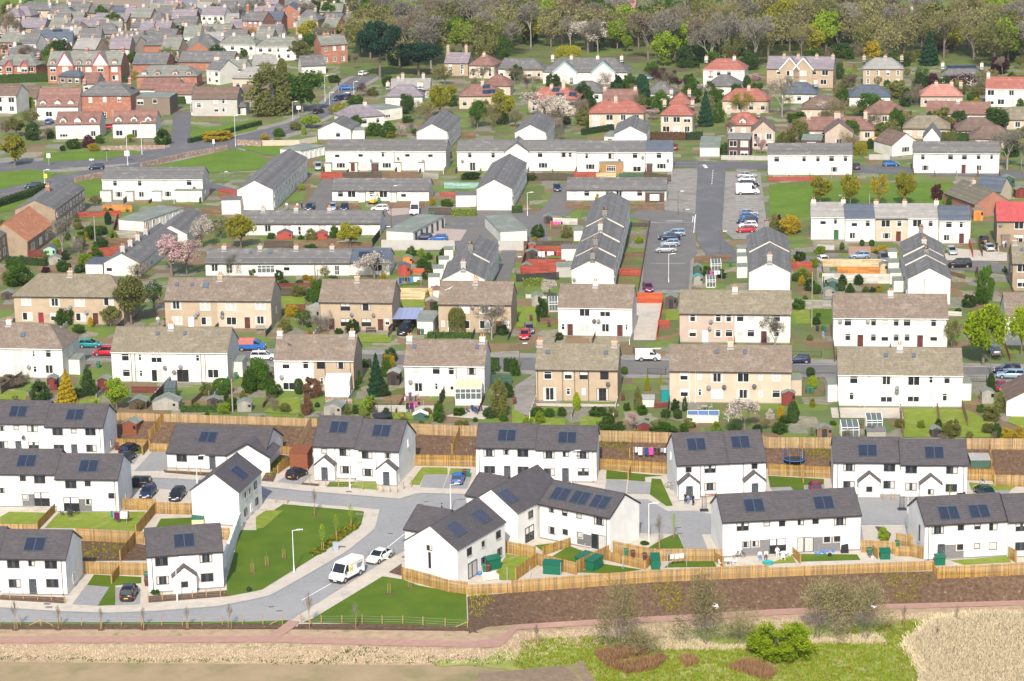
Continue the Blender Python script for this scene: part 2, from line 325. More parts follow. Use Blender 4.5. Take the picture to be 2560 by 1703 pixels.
for t,pts,m,*q_ in(('03',[(865,590),(1300,612),(1300,668),(1060,690),(1060,870),(900,876),(1008,702),(800,686)],mW),
('03',[(0,60),(85,10),(430,20),(340,125),(0,122)],mW2),('03',[(410,160),(540,20),(1340,10),(1255,190),(760,165)],mW2),
('03',[(1425,172),(1480,75),(1775,65),(1775,150)],mW),('12',[(680,1300),(900,1300),(850,1345),(650,1345)],mW),('12',[(900,1300),(1120,1305),(1110,1372),(870,1352)],mW2),
('12',[(1410,1322),(1530,1165),(1760,1170),(1765,1232),(1550,1230),(1505,1330)],mW2),('12',[(1790,1175),(1930,1180),(1920,1240),(1775,1235)],mW2),
('22',[(870,1192),(1080,1215),(1060,1280),(865,1275)],mW),('22',[(1090,1218),(1400,1245),(1225,1255),(1225,1298),(1070,1285)],mW),
('22',[(1285,1270),(1370,1275),(1480,1520),(1420,1522),(1268,1415)],mW),('23',[(1250,345),(1370,270),(1500,215),(1530,225),(1585,350),(1260,350)],mW),
('13',[(2190,600),(2310,400),('23',210,440),('23',210,470),('23',40,640),('13',2250,640)],mW2),('23',[(365,425),(525,325),(740,405),(600,480)],mW),('23',[(600,570),(830,490),(1200,545),(900,580)],mW),
('23',[(1400,525),(1480,470),(1860,465),(1880,518)],mW),('23',[(210,320),(390,300),(440,300),(300,390)],mW),('33',[(0,490),(60,470),(215,410),(260,480)],mW2),('33',[(290,470),(250,400),(820,405),(850,455)],mW),
('33',[(1680,460),(2200,420),(2240,475),(1800,500)],mW2),('32',[(0,1245),(515,1275),(515,1325),(330,1330),(330,1395),(245,1395),(210,1345),(20,1350)],mW),
('32',[(1850,1305),(2280,1345),(2220,1380),(1870,1375)],mW2),('12',[(190,925),(365,935),(355,965),(185,955)],mW2),('22',[(810,1070),(1090,1080),(1085,1100),(810,1090)],mW),
('02',[(1255,990),(1310,992),(1310,1040),(1240,1045)],mW),('13',[(0,60),(90,0),(250,0),(70,160),(0,170)],mW2)):
 rgn('lawn',m,t,pts,.035)
for t,pts,*q_ in(('03',[(745,280),(1200,300),(1350,320),(1360,460),(760,465)]),('12',[(180,1050),(310,1060),(200,1200),(160,1300),(50,1290)]),('03',[(0,780),(600,800),(598,855),(0,820)]),('03',[(1365,790),(2090,735),(2090,790),(1370,848)]),
('02',[(1500,1195),(1930,1215),(1900,1245),(1520,1215)]),('12',[(415,1310),(580,1320),(580,1340),(415,1325)]),('33',[(985,148),(1050,150),(1135,215),(1110,280),(1075,278)]),('13',[(1220,570),(1340,490),(1340,600)])):
 rgn('planting_bed',m_soil,t,pts,.045)
for i_,e_ in enumerate(LANE_EDGES):
 W=[g(*p)for p in e_]; b_=None
 strip('kerb',m_pave2,'n',[N(*p)for p in e_],[(lambda q:(q[0],q[1]+1.6))(N(*p))for p in e_],60,.06)
 # --- old estate
strip('pavement',m_conc,'n',[(-60,846),(200,858),(600,870),(910,876),(1560,888),(1980,897),(2420,908),(2620,912)],[(-60,896),(280,906),(660,917),(1010,924),(1560,946),(1980,946),(2420,947),(2620,950)],40,.03)
strip('road',m_asph2,'n',[(-60,855),(200,868),(600,880),(910,886),(1560,900),(1980,908),(2420,918),(2620,922)],[(-60,887),(280,897),(660,907),(1010,913),(1560,937),(1980,937),(2420,937),(2620,941)],40,.05)
strip('pavement',m_conc,'f',[(-30,368),(100,364),(350,339),(540,308),(655,278),(728,245),(783,186),(846,155)],[(-30,412),(150,396),(360,380),(565,347),(697,307),(772,266),(808,218),(880,178)],40,.03)
strip('road',m_asph,'f',[(-30,376),(100,371),(350,346),(540,315),(660,285),(735,250),(790,190),(850,160)],[(-30,403),(150,388),(360,371),(560,340),(690,300),(765,262),(800,215),(870,175)],40,.06)
strip('road',m_asph,'f',[(-30,440),(90,412),(240,388),(360,370)],[(-30,466),(110,430),(230,406),(320,390)],20,.07)
rgn('road',m_asph,'f',[(390,345),(400,260),(440,258),(436,330),(470,325)],.05)
strip('road',m_asph,'f',[(700,392),(640,430),(560,440),(480,420),(420,388)],[(715,398),(660,445),(560,455),(470,432),(400,393)],30,.05)
strip('road',m_asph,'f',[(1480,370),(1600,371),(1770,374),(2100,385),(2400,397)],[(1480,385),(1600,386),(1770,392),(2100,402),(2400,414)],30,.05)
rgn('pavement',m_conc,'f',[(1540,390),(1610,388),(1602,500),(1600,590),(1590,675),(1470,675),(1500,500)],.03)
rgn('road',m_asph,'f',[(1606,383),(1670,383),(1664,480),(1660,545),(1690,575),(1740,605),(1640,605),(1606,560),(1600,500)],.06)
rgn('car_park',m_conc,'f',[(1670,395),(1750,398),(1770,550),(1690,552),(1662,530)],.045)
rgn('car_park',m_asph2,'f',[(1488,512),(1600,520),(1604,585),(1590,600),(1585,668),(1478,668)],.05)
rgn('road',m_asph2,'f',[(1480,480),(1604,492),(1602,520),(1490,510),(1440,500)],.06)
rgn('road',m_asph2,'f',[(690,492),(745,408),(780,410),(770,492)],.05)
rgn('car_park',m_asph2,'f',[(880,470),(1250,490),(1262,560),(980,580),(880,530)],.045)
rgn('parking_bay',mat('pinkish_concrete',(.42,.34,.29),(.38,.31,.27),.5,pos=True),'f',[(985,525),(1075,530),(1060,555),(980,555)],.06)
rgn('parking_bay',MATS['pinkish_concrete'],'f',[(880,478),(960,470),(960,492),(900,498)],.06)
rgn('lane',m_asph2,'f',[(1140,660),(1165,520),(1200,520),(1185,600),(1170,660)],.05)
rgn('lane',m_asph2,'f',[(1242,490),(1290,420),(1320,420),(1330,480),(1300,500)],.05)
rgn('pavement',m_conc,'f',[(1880,590),(1905,600),(1925,690),(1895,690),(1880,640)],.05)
rgn('road',m_asph2,'f',[(1850,590),(2240,600),(2330,612),(2330,632),(2180,620),(1850,606)],.055)
rgn('park_grass',m_grass,'f',[(1770,425),(2190,418),(2215,440),(2200,480),(1870,480),(1862,500),(1772,497)],.03)
rgn('park_grass',m_grass,'f',[(100,352),(310,347),(330,353),(230,368),(100,374)],.05)
rgn('park_grass',m_grass,'f',[(355,384),(540,342),(600,358),(625,372),(600,392),(480,398)],.05)
rgn('park_grass',m_grass,'f',[(-20,400),(70,390),(130,398),(110,415),(-20,440)],.05)
rgn('park_grass',m_grass,'f',[(545,340),(690,320),(740,330),(640,362)],.05)
rgn('park_grass',m_grass,'f',[(440,300),(600,275),(590,300),(440,330)],.05)
rgn('park_grass',m_grass,'f',[(-20,470),(110,430),(250,410),(230,450),(80,480),(-20,492)],.04)
for t,pts,*q_ in(('31',[(220,1295),(395,1275),(395,1420),(260,1415)]),('31',[(410,1275),(598,1275),(598,1412),(410,1412)],1),('21',[(1415,1290),(1535,1290),(1535,1385),(1415,1385)]),('21',[(45,1250),(230,1260),(220,1450),(40,1450)]),
('32',[(1245,635),(1550,630),(1570,890),(1250,890)]),('32',[(1570,635),(1830,640),(2080,760),(2080,895),(1600,895)]),('22',[(0,600),(120,600),(120,700),(490,720),(490,785),(0,770)]),('22',[(640,700),(830,715),(800,785),(620,785)]),
('12',[(230,530),(410,535),(400,680),(70,660)]),('12',[(1230,660),(1640,665),(1600,735),(1230,720)]),('02',[(0,465),(240,470),(240,550),(0,545)]),('02',[(690,560),(930,500),(930,580),(700,580)]),('02',[(1230,510),(1420,510),(1380,560),(1220,550)]),
('11',[(945,1510),(1255,1515),(1240,1590),(950,1585)]),('11',[(1320,1195),(1560,1200),(1560,1275),(1320,1275)]),('11',[(230,1160),(450,1160),(450,1350),(270,1350)]),('32',[(2240,690),(2400,690),(2400,830),(2200,750)])):
 rgn('lawn',mW if len(q_)else mW2,t,pts,.05)
rgn('patio',m_pave,'32',[(575,620),(1210,620),(1215,720),(590,715)],.05)
rgn('patio',m_conc,'22',[(30,420),(215,300),(215,600),(150,700),(20,640)],.05)
rgn('patio',m_pave,'22',[(215,580),(990,590),(980,610),(560,615),(230,605)],.06)
rgn('patio',m_pave,'21',[(1130,1225),(1380,1225),(1320,1568),(1120,1568)],.05)
rgn('patio',m_pave,'12',[(1740,700),(2090,600),(2210,620),(2100,730)],.05)
rgn('patio',mat('brick_drive',(.40,.24,.17),(.36,.21,.15),1.,pos=True),'31',[(745,705),(945,705),(945,790),(740,790)],.05)
rgn('patio',m_pave,'31',[(455,685),(610,690),(610,755),(430,750)],.05)
rgn('patio',m_pave,'31',[(1610,790),(1700,720),(2200,760),(2200,840),(1650,830)],.06)
rgn('woodland_floor',m_wood_floor,'n',[(850,190),(1150,195),(1280,155),(1700,180),(2000,150),(2700,170),(2760,-60),(850,-40)],.03)
rgn('woodland_floor',m_grass,'n',[(-60,-8),(-60,35),(60,22),(210,16),(330,14),(330,3),(120,-4)],.05)
rgn('beach',m_sand,'n',[(130,4),(400,22),(640,60),(760,20),(860,-20),(500,-50),(100,-40)],.06)
rgn('sea_water',m_sea,'n',[(275,-1),(400,4),(520,15),(560,18),(480,4),(390,-2)],.09)
# ================================================================ buildings: kit of parts
def W_(n,c,**k):return mat(n,c,tuple(v*.86 for v in c),.5,.9,.25,40,**k)
WALL=dict(new=W_('white_render',(.74,.725,.695),c3=(.63,.61,.575),s3=.3,t3=(.5,.85)),wht=W_('whitewash',(.67,.64,.58),c3=(.54,.50,.435),s3=.4,t3=(.5,.82)),crm=W_('cream_render',(.51,.42,.325),c3=(.45,.365,.28),s3=.5),tan=W_('tan_harling',(.42,.325,.23),c3=(.37,.285,.205),s3=.4),pnk=W_('pinkish_harling',(.46,.36,.30)),
dtan=W_('brown_harling',(.33,.245,.17),c3=(.26,.20,.15),s3=.5),drk=W_('dark_harling',(.20,.155,.12)),red=W_('red_sandstone',(.33,.14,.095),c3=(.37,.20,.145),s3=.9),stn=W_('buff_stone',(.40,.31,.22),c3=(.33,.25,.18),s3=1.5),brk=W_('red_brick_wall',(.34,.155,.105),c3=(.28,.125,.085),s3=2.),
gry=W_('grey_harling',(.42,.40,.37)),dwd=W_('dark_cladding',(.10,.055,.05)),wood=W_('brown_cladding',(.36,.20,.09)))
def T_(n,c,c2,c3,rnd=.13,**k):return mat(n,c,c2,.9,k.pop('rough',.8),.3,20,rnd=rnd,c3=c3,s3=k.pop('s3',.7),t3=k.pop('t3',(.52,.72)),**k)
ROOF=dict(new=T_('grey_concrete_tiles',(.097,.086,.09),(.084,.075,.079),(.11,.097,.099),.10,rough=.6),brn=T_('brown_concrete_tiles',(.225,.174,.134),(.187,.146,.114),(.285,.24,.198)),olv=T_('olive_concrete_tiles',(.23,.195,.14),(.195,.167,.12),(.29,.255,.19)),
slt=T_('weathered_slate',(.155,.148,.145),(.13,.125,.122),(.28,.27,.245),.16,t3=(.55,.75)),slg=T_('green_grey_slate',(.21,.21,.175),(.18,.18,.16),(.29,.29,.25)),blu=T_('blue_slate',(.10,.115,.145),(.085,.1,.13),(.12,.135,.165),.12),pur=T_('purple_slate',(.24,.205,.225),(.20,.17,.19),(.28,.25,.26),.12),
red=T_('red_clay_tiles',(.34,.125,.095),(.28,.105,.08),(.38,.20,.16)),org=T_('orange_pantiles',(.47,.20,.105),(.40,.165,.09),(.54,.29,.18)),ros=T_('rosemary_tiles',(.23,.125,.10),(.195,.105,.085),(.28,.175,.145)),pink=T_('pale_red_tiles',(.44,.21,.165),(.39,.18,.14),(.47,.27,.22)),dkb=T_('dark_brown_tiles',(.17,.115,.09),(.145,.1,.08),(.21,.16,.13)),
crd=T_('crimson_tiles',(.43,.085,.085),(.38,.075,.075),(.45,.1,.1),.1),mos=T_('mossy_slate',(.17,.15,.11),(.15,.135,.10),(.22,.2,.12)),felt=mat('green_grey_felt',(.20,.225,.19),(.17,.195,.165),.4,c3=(.25,.26,.23),s3=.3),lgt=T_('pale_lichened_slate',(.30,.285,.265),(.25,.24,.225),(.36,.345,.32),.1),conc=mat('pale_flat_roof',(.36,.36,.33),(.3,.3,.28),.5))
m_fw=mat('white_frame',(.78,.78,.76),rough=.5); m_fd=mat('charcoal_frame',(.045,.05,.058),rough=.45); m_fb=mat('brown_frame',(.085,.03,.022),rough=.5)
m_glass=mat('window_glass',(.018,.02,.024),rough=.08,spec=.5); m_curt=mat('net_curtain',(.50,.49,.46),(.42,.41,.39),6.,rough=.25,spec=.4); m_blind=mat('pale_blind',(.62,.60,.56),rough=.3)
m_band=mat('grey_window_band',(.52,.50,.47)); m_sill=mat('stone_sill',(.50,.47,.42)); mD=mat('dark_trim',(.035,.035,.04),rough=.5); m_base=mat('grey_base_course',(.22,.21,.21))
m_gbrk=mat('grey_brick',(.17,.165,.165),(.13,.125,.13),3.,rnd=.2)
m_pv=mat('solar_glass',(.019,.024,.052),(.026,.032,.066),2.,rough=.4,spec=.25); m_pvf=mat('solar_frame',(.06,.085,.10),rough=.4); m_pot=mat('clay_pot',(.45,.22,.12)); mL=mat('lead_flashing',(.34,.34,.35))
DOORM=dict(Dw=m_fw,Db=mat('brown_door',(.10,.03,.025),rough=.5),Dg=mat('grey_door',(.06,.068,.078),rough=.4),Dn=mat('green_door',(.03,.12,.05)),Dr=mat('red_door',(.25,.02,.03)),Do=mat('oak_door',(.30,.13,.05)))
#        w    h   mullions   transom frame      sill
WT={'a':(1.6,1.15,(.38,.62),0,m_fd),'b':(.85,.8,(),0,m_fd),'c':(2.25,2.1,(.42,.46),0,m_fd),'e':(.42,2.2,(),.75,m_fd),'h':(1.15,1.05,(),0,m_fd),
'd':(1.85,1.5,(.5,),0,m_fw),'s':(1.28,1.28,(),.72,m_fw),'n':(.62,1.1,(),.6,m_fw),'w':(2.15,1.3,(.3,.7),0,m_fw),'t':(1.25,1.9,(.5,),.45,m_fw),'p':(1.95,2.1,(.5,),0,m_fw),
'q':(1.95,2.1,(.5,),0,m_fb),'k':(1.35,1.3,(),0,m_fb),'x':(1.75,1.4,(.5,),0,m_fb),'f':(1.0,1.45,(.5,),.5,m_fw),'g':(2.1,1.35,(.25,.5,.75),.7,m_fw),'r':(2.3,2.1,(.33,.67),0,m_fd),'u':(.85,1.2,(),.5,m_fw)}
for k_ in DOORM:WT[k_]=(.98,2.05,(),0,m_fw if k_=='Dw' else mD)
WC={}; HL=[]; PLOTS=[]
def wmh(code,var):
 k=(code,var)
 if k in WC:return WC[k]
 w,hh,mul,tr,fm=WT[code]; x,z=w/2,hh/2; f=.075 if fm is m_fd else.07; d0,d1=-.005,.10
 b=MB()
 for q in((-x,-z,-x+f,z),(x-f,-z,x,z),(-x+f,-z,x-f,-z+f),(-x+f,z-f,x-f,z)):b.box(q[0],d0+.02,q[1],q[2],d1,q[3])
 if code=='a':b.box(x*2*mul[0]-x,d0+.025,-z+f,x*2*mul[1]-x,d1,z-f); mm=()
 else:mm=mul
 for q in mm:b.box(-x+w*q-f*.5,d0+.025,-z+f,-x+w*q+f*.5,d1-.001,z-f)
 if tr:b.box(-x+f,d0+.03,-z+hh*tr-f*.4,x-f,d1-.002,-z+hh*tr+f*.4)
 mats=[fm]
 if code[0]!='D':
  b.box(-x-.06,-.06,-z-.07,x+.06,.05,-z-.005,1); mats.append(m_sill if fm is not m_fd else m_band)
  if fm is m_fd and code in 'ab':
   for q in((-x-.13,-z-.12,-x-.005,z+.1),(x+.005,-z-.12,x+.13,z+.1),(-x-.005,z+.004,x+.005,z+.1),(-x-.005,-z-.12,x+.005,-z-.072)):b.box(q[0],-.015,q[1],q[2],.03,q[3],1)
 fr=b.mesh(code+'_frame',mats)
 p=MB()
 if code[0]=='D':
  p.box(-x+f,.05,-z,x-f,.09,z-f,0)
  for zz in(-.55,.1):p.box(-x+.2,.035,zz*z*1.2,x-.2,.0495,zz*z*1.2+hh*.28,0)
  p.box(-x+.3,.04,z*.62,x-.3,.0495,z*.62+.18,1); p.box(x-.2,.01,-.05,x-.15,.0495,.07,2); pn=p.mesh('leaf_'+code,[DOORM[code],m_glass,mL])
 else:
  y=.075; X=x-f*.6; Z=z-f*.6
  def qd(a,c,b_,d,m):p.poly([(a,y,c),(b_,y,c),(b_,y,d),(a,y,d)],m)
  if var==1:qd(-X,-Z,-X*.62,Z,1); qd(-X*.62,-Z,X*.62,Z,0); qd(X*.62,-Z,X,Z,1)
  elif var==2:qd(-X,-Z,X,Z,1)
  elif var==3:qd(-X,-Z,X,Z*.15,0); qd(-X,Z*.15,X,Z,2)
  elif var==4:qd(-X,-Z,0,Z,0); qd(0,-Z,X,Z,1)
  elif var==5:qd(-X,-Z,X,Z,2)
  else:qd(-X,-Z,X,Z,0)
  pn=p.mesh('pane_%s%d'%k,[m_glass,m_curt,m_blind])
 WC[k]=(fr,pn); return WC[k]
def window(parent,code,x,y,z,rz=0,var=None):
 if var is None:var=0 if code in 'eD' else RX.choice((0,0,0,1,1,2,3,4)if code in 'absh' or WT[code][4]is m_fd else(0,0,1,1,2,2,3,4,5))
 fr,pn=wmh(code,var)
 w=put('door' if code[0]=='D' else 'patio_door' if code in 'cpqr' else 'window',fr,parent,(x,y,z),rz); put('door_leaf' if code[0]=='D' else 'pane',pn,w); return w
def slp(b,EL,ER,RR,RL,tw=0,tl=.33,th=.045,slab=.11,m=0,rnd=None):
 EL,ER,RR,RL=map(Vector,(EL,ER,RR,RL)); n=(ER-EL).cross(RL-EL);
 if n.length<1e-6:n=(RR-ER).cross(RL-ER)
 n.normalize(); r=rnd or RX; L=((RL-EL).length+(RR-ER).length)/2; k=max(2,round(L/tl)); tri=(RR-RL).length<.05
 pts=[EL,ER,RR]if tri else[EL,ER,RR,RL]; q=len(pts)
 b.rv=0.; dn=[p-n*slab for p in pts]
 b.add([tuple(p)for p in pts+dn],[tuple(range(q)),tuple(range(2*q-1,q-1,-1))]+[(i+q,(i+1)%q+q,(i+1)%q,i)for i in range(q)],m)
 for i in range(k):
  t0,t1=i/k,(i+1)/k; a0,a1=EL.lerp(RL,t0),EL.lerp(RL,t1); c0,c1=ER.lerp(RR,t0),ER.lerp(RR,t1)
  wd=(c0-a0).length; nn=max(1,round(wd/tw))if tw else 1; off=(.5 if i%2 and tw>.35 else 0); us=[max(0,min(1,(j+off)/nn))for j in range(-1 if off else 0,nn+1)]
  us=sorted(set(us)); gp=.012/max(wd,.1)if tw else 0; lo,hi=n*th,n*.006
  for u0,u1 in zip(us,us[1:]):
   if(u1-u0)*wd<.03:continue
   u0+=gp; u1-=gp; e=n*(r.uniform(-.008,.012)if tw else 0)
   p0=a0.lerp(c0,u0)+lo+e; p1=a0.lerp(c0,u1)+lo+e; p2=a1.lerp(c1,u1)+hi; p3=a1.lerp(c1,u0)+hi
   b.rv=r.uniform(.01,.99); b.add([tuple(v)for v in(p0,p1,p2,p3,p0-n*(th-.004),p1-n*(th-.004))],[(0,1,2,3),(4,5,1,0)],m)
 b.rv=0.
def face_grid(b,W,H,holes,zones,x0=0,y=0):
 us=sorted({0,W}|{round(v,3)for q in holes+zones for v in q[:2]if 0<v<W}); vs=sorted({0,H}|{round(v,3)for q in holes+zones for v in q[2:4]if 0<v<H})
 for u0,u1 in zip(us,us[1:]):
  for v0,v1 in zip(vs,vs[1:]):
   if u1-u0<2e-3 or v1-v0<2e-3:continue
   c,d=(u0+u1)/2,(v0+v1)/2
   if any(q[0]<c<q[1]and q[2]<d<q[3]for q in holes):continue
   m=0
   for q in zones:
    if q[0]<c<q[1]and q[2]<d<q[3]:m=q[4]
   b.poly([(u0,y,v0),(u1,y,v0),(u1,y,v1),(u0,y,v1)],m)
 for u0,u1,v0,v1 in holes:
  b.add([(u0,y,v0),(u1,y,v0),(u1,y,v1),(u0,y,v1),(u0,y+.11,v0),(u1,y+.11,v0),(u1,y+.11,v1),(u0,y+.11,v1)],[(0,1,5,4),(1,2,6,5),(2,3,7,6),(3,0,4,7)],0)
  b.poly([(u0,y+.11,v0),(u1,y+.11,v0),(u1,y+.11,v1),(u0,y+.11,v1)],3)
PC={}
def cc_(k,fn):
 if k not in PC:PC[k]=fn()
 return PC[k]
def dish_mesh():
 b=MB(); prof=[(.04,.09),(.2,.07),(.36,0),(.34,-.015),(.03,.06)]; b.M=Matrix.Rotation(R(68),4,'X'); b.lathe(prof[::-1],12,0); b.M=None
 b.bar((0,.02,-.1),(0,.35,-.1),.05,.05,1); b.bar((0,-.05,-.25),(0,-.38,-.1),.03,.03,1); return b.mesh('dish',[mat('dish_grey',(.14,.14,.145),rnd=.6,rough=.5),mD])
def pv_mesh(w,L):
 b=MB(); b.box(-w/2,-L/2,0,w/2,L/2,.07,0); b.box(-w/2+.06,L/2-.25,.07,w/2-.06,L/2-.06,.11,0); fr=b.mesh('pv_frame',[m_pvf]); g_=MB()
 n=int((w-.2)/.1)
 for i in range(n):
  x=-w/2+.1+(w-.2)*i/n
  if abs(x+.05)<.05:continue
  g_.rv=RX.random(); g_.loft([[(x,y,.072),(x+.085,y,.072),(x+.0425,y,.105)]for y in(-L/2+.07,L/2-.27)],0)
 return fr,g_.mesh('pv_tubes',[m_pv])
def rw_mesh(w,L):
 b=MB(); b.box(-w/2,-L/2,.0,w/2,L/2,.09,0); b.box(-w/2+.07,-L/2+.07,.09,w/2-.07,L/2-.07,.105,1); return b.mesh('roof_window',[m_pvf,mat('roof_glass',(.10,.13,.19),rough=.1,spec=.6)])
def house(label,t,a,b,D=8,he=4.9,Rr=2.3,kind='x',wall='wht',roof='slt',tile=(0,.34),wins='',c=None,z=ZUP,cat='house',group=None,chim=(),pv=(),sky_=(),dish=(),porch=(),ext=(),dorm=(),cg=(),pipes=(),zones=(),wall2=None,split=None,aw=None,side=None,lside=None,ov=.22,base=True,pots=2,chm=None,gut=True,pvs=(2.7,2.4),drop=0,hip=.8,name='house',back=None,dcode=None,cgm='wht'):
 P=lambda p:N(*(p[:3]if isinstance(p[0],str)else(t,*p[:2])))
 A=on_z(*P(a),z+he); B=on_z(*P(b),z+he)
 if kind=='y' and c:
  Cc=on_z(*P(c),z+he); ax=Vector((Cc.x-B.x,Cc.y-B.y,0)); D=ax.length; ax.normalize(); X=Vector((ax.y,-ax.x,0)); Wd=(B-A).dot(X); A=B-X*Wd
 else:
  X=Vector((B.x-A.x,B.y-A.y,0)); Wd=X.length; X.normalize()
 Y=Vector((-X.y,X.x,0)); rz=math.atan2(X.y,X.x); O=Vector((A.x,A.y,z))
 E=mt(name,O,rz,label,cat,group); HL.append((label,O+X*(Wd/2)+Y*3))
 def loc(v):v=v-O; return Vector((v.dot(X),v.dot(Y),v.z))
 lc=loc(CAM)
 def ld(p):d=ray(*P(p)); return Vector((d.dot(X),d.dot(Y),d.z))
 def onp(p,y):d=ld(p); k=(y-lc.y)/d.y; v=lc+d*k; return v.x,v.z
 def onslope(p):
  d=ld(p)
  if kind=='y':n=Vector((Rr,0,Wd/2)); p0=Vector((Wd,0,he))
  else:n=Vector((0,-Rr,D/2)); p0=Vector((0,0,he))
  k=(p0-lc).dot(n)/d.dot(n); return lc+d*k
 T=lambda s:[(lambda q:(q[0],(float(q[1]),float(q[2]))if ':' not in q[1]else(q[1].split(':')[0],float(q[1].split(':')[1]),float(q[2]))))(w.split(','))for w in s.split()]
 WL=[(cde,*onp(p,0))for cde,p in T(wins)]
 if aw:
  n_,cde=aw[:2]; fl=aw[2]if len(aw)>2 else(1 if he<3.7 else 2)
  for i in range(n_):
   for q in range(fl):
    WL.append((cde,Wd*(i+.5)/n_,(1.35 if q==0 else he-1.15)if fl>1 else min(1.45,he*.52)))
  if dcode:WL.append((dcode,Wd*(n_//2)/n_ if n_>1 else Wd*.8,1.04))
 holes=[]; OK=[]
 for cde,u,v in WL:
  w,hh=WT[cde][:2]
  if cde[0]=='D' or cde in 'cpqr':v=hh/2+.12
  v=max(hh/2+.1,min(he-hh/2-.12,v))if kind!='y' else v
  if u-w/2<.05 or u+w/2>Wd-.05:continue
  if any(abs(u-o[1])<(w+WT[o[0]][0])/2+.02 and abs(v-o[2])<(hh+WT[o[0]][1])/2+.02 for o in OK):continue
  OK.append((cde,u,v)); holes.append((u-w/2,u+w/2,v-hh/2,v+hh/2))
 zn=[]
 for zz in zones:u0,v1=onp(zz[:2],0); u1,v0=onp(zz[2:4],0); zn.append((u0,u1,max(.15,v0),v1,2))
 if split is not None:zn.insert(0,(onp(split,0)[0]if isinstance(split,tuple)else split*Wd,Wd+1,-1,99,1))
 if base:zn.append((-1,Wd+1,-1,.16 if wall!='new' else.22,4))
 m=MB(); face_grid(m,Wd,he,holes,zn)
 side_m=1 if(split is not None)else 0
 ap=he+Rr
 if kind=='x':gl=[(0,D,0),(0,0,0),(0,0,he),(0,D/2,ap-.06),(0,D,he)]; gr=[(Wd,0,0),(Wd,D,0),(Wd,D,he),(Wd,D/2,ap-.06),(Wd,0,he)]; m.poly(gl,0); m.poly(gr,side_m)
 else:m.poly([(0,D,0),(0,0,0),(0,0,he),(0,D,he)],0); m.poly([(Wd,0,0),(Wd,D,0),(Wd,D,he),(Wd,0,he)],side_m)
 m.poly([(Wd,D,0),(0,D,0),(0,D,he),(Wd,D,he)],0)
 if kind=='y':m.poly([(0,0,he),(Wd,0,he),(Wd/2,0,ap-.06)],0); m.poly([(Wd,D,he),(0,D,he),(Wd/2,D,ap-.06)],0)
 m.obj('wall',[WALL[wall],WALL[wall2 or wall],m_gbrk,mD,m_base],E)
 # roof
 rm=ROOF[roof]; r=MB(); tw,tl=tile; o=ov; vg=.12; dz=Rr/(D/2)*o if kind!='y' else Rr/(Wd/2)*o; zt=.13
 if kind=='f':
  r.box(-.15,-.15,he,Wd+.15,D+.15,he+.16,0)
 elif kind=='x':
  r0,r1=(-vg,D/2,ap+zt),(Wd+vg,D/2,ap+zt)
  slp(r,(-vg,-o,he-dz+zt),(Wd+vg,-o,he-dz+zt),r1,r0,tw,tl)
  slp(r,(Wd+vg,D+o,he-dz+zt),(-vg,D+o,he-dz+zt),r0,r1,0,tl*2)
  r.rv=.5; r.bar((-vg,D/2,ap+zt+.02),(Wd+vg,D/2,ap+zt+.02),.24,.1,0)
 elif kind=='y':
  r0,r1=(Wd/2,-vg,ap+zt),(Wd/2,D+vg,ap+zt)
  slp(r,(Wd+o,-vg,he-dz+zt),(Wd+o,D+vg,he-dz+zt),r1,r0,tw,tl)
  slp(r,(-o,D+vg,he-dz+zt),(-o,-vg,he-dz+zt),r0,r1,tw,tl)
  r.rv=.5; r.bar(r0,r1,.24,.1,0)
 else:
  i=D/2*hip; il=0 if kind=='hr' else i; ir=i; vl=vg if kind=='hr' else o
  a0,a1,a2,a3=(-vl,-o,he-dz+zt),(Wd+o,-o,he-dz+zt),(Wd+o,D+o,he-dz+zt),(-vl,D+o,he-dz+zt); r0,r1=(il-(vg if kind=='hr' else 0),D/2,ap+zt),(Wd-ir,D/2,ap+zt)
  if r1[0]<r0[0]:r0=r1=(Wd/2,D/2,ap+zt)
  slp(r,a0,a1,r1,r0,tw,tl); slp(r,a2,a3,r0,r1,0,tl*2); slp(r,a1,a2,r1,r1,tw,tl)
  if kind=='hr':m2=MB(); m2.poly([(0,D,he),(0,0,he),(0,D/2,ap)]); m2.obj('gable',WALL[wall],E)
  else:slp(r,a3,a0,r0,r0,tw,tl)
  r.rv=.5
  for p,q in((r0,r1),(a1,r1),(a2,r1),(a0,r0),(a3,r0)):
   if(Vector(p)-Vector(q)).length>.3:r.bar(Vector(p)+Vector((0,0,.05)),Vector(q)+Vector((0,0,.05)),.22,.1,0)
 ro=r.obj('roof',rm,E)
 if tw:ro['kind']='stuff'
 if gut and kind in 'xhhr' and kind!='y':
  q=MB(); q.box(-.1,-o-.1,he-dz+zt-.17,Wd+.1,-o+.0,he-dz+zt-.06); q.obj('gutter',mD if wall in('new','tan','crm','pnk')else m_fw if wall=='wht' and he>4 else mD,E)
 if wall=='new' and kind=='x':
  for xx in(-vg-.02,Wd+vg-.02):
   q=MB(); zz=he-dz+zt-.05
   q.loft([[(xx+k_,-o-.02,zz-.11),(xx+k_,D/2,ap+zt-.16),(xx+k_,D+o+.02,zz-.11),(xx+k_,D+o+.02,zz+.11),(xx+k_,D/2,ap+zt+.06),(xx+k_,-o-.02,zz+.11)]for k_ in(0,.05)]); q.obj('verge_trim',mD,E)
 for cde,u,v in OK:window(E,cde,u,0,v)
 def pipe(u,pmt,y=-.08,n='downpipe'):
  q=MB(); q.tube((u,y,.02),(u,y,he-.1),.045,n=6); q.bar((u,y,he-.1),(u,-o,he-.02),.08,.08); q.obj(n,pmt,E)
 for pp in pipes:
  u=onp(pp,0)[0]; pipe(u,pp[-1]if hasattr(pp[-1],'node_tree')else mD)
 if side:
  for fr,v,cde in side:window(E,cde,Wd+.11,fr*D,v,R(90))
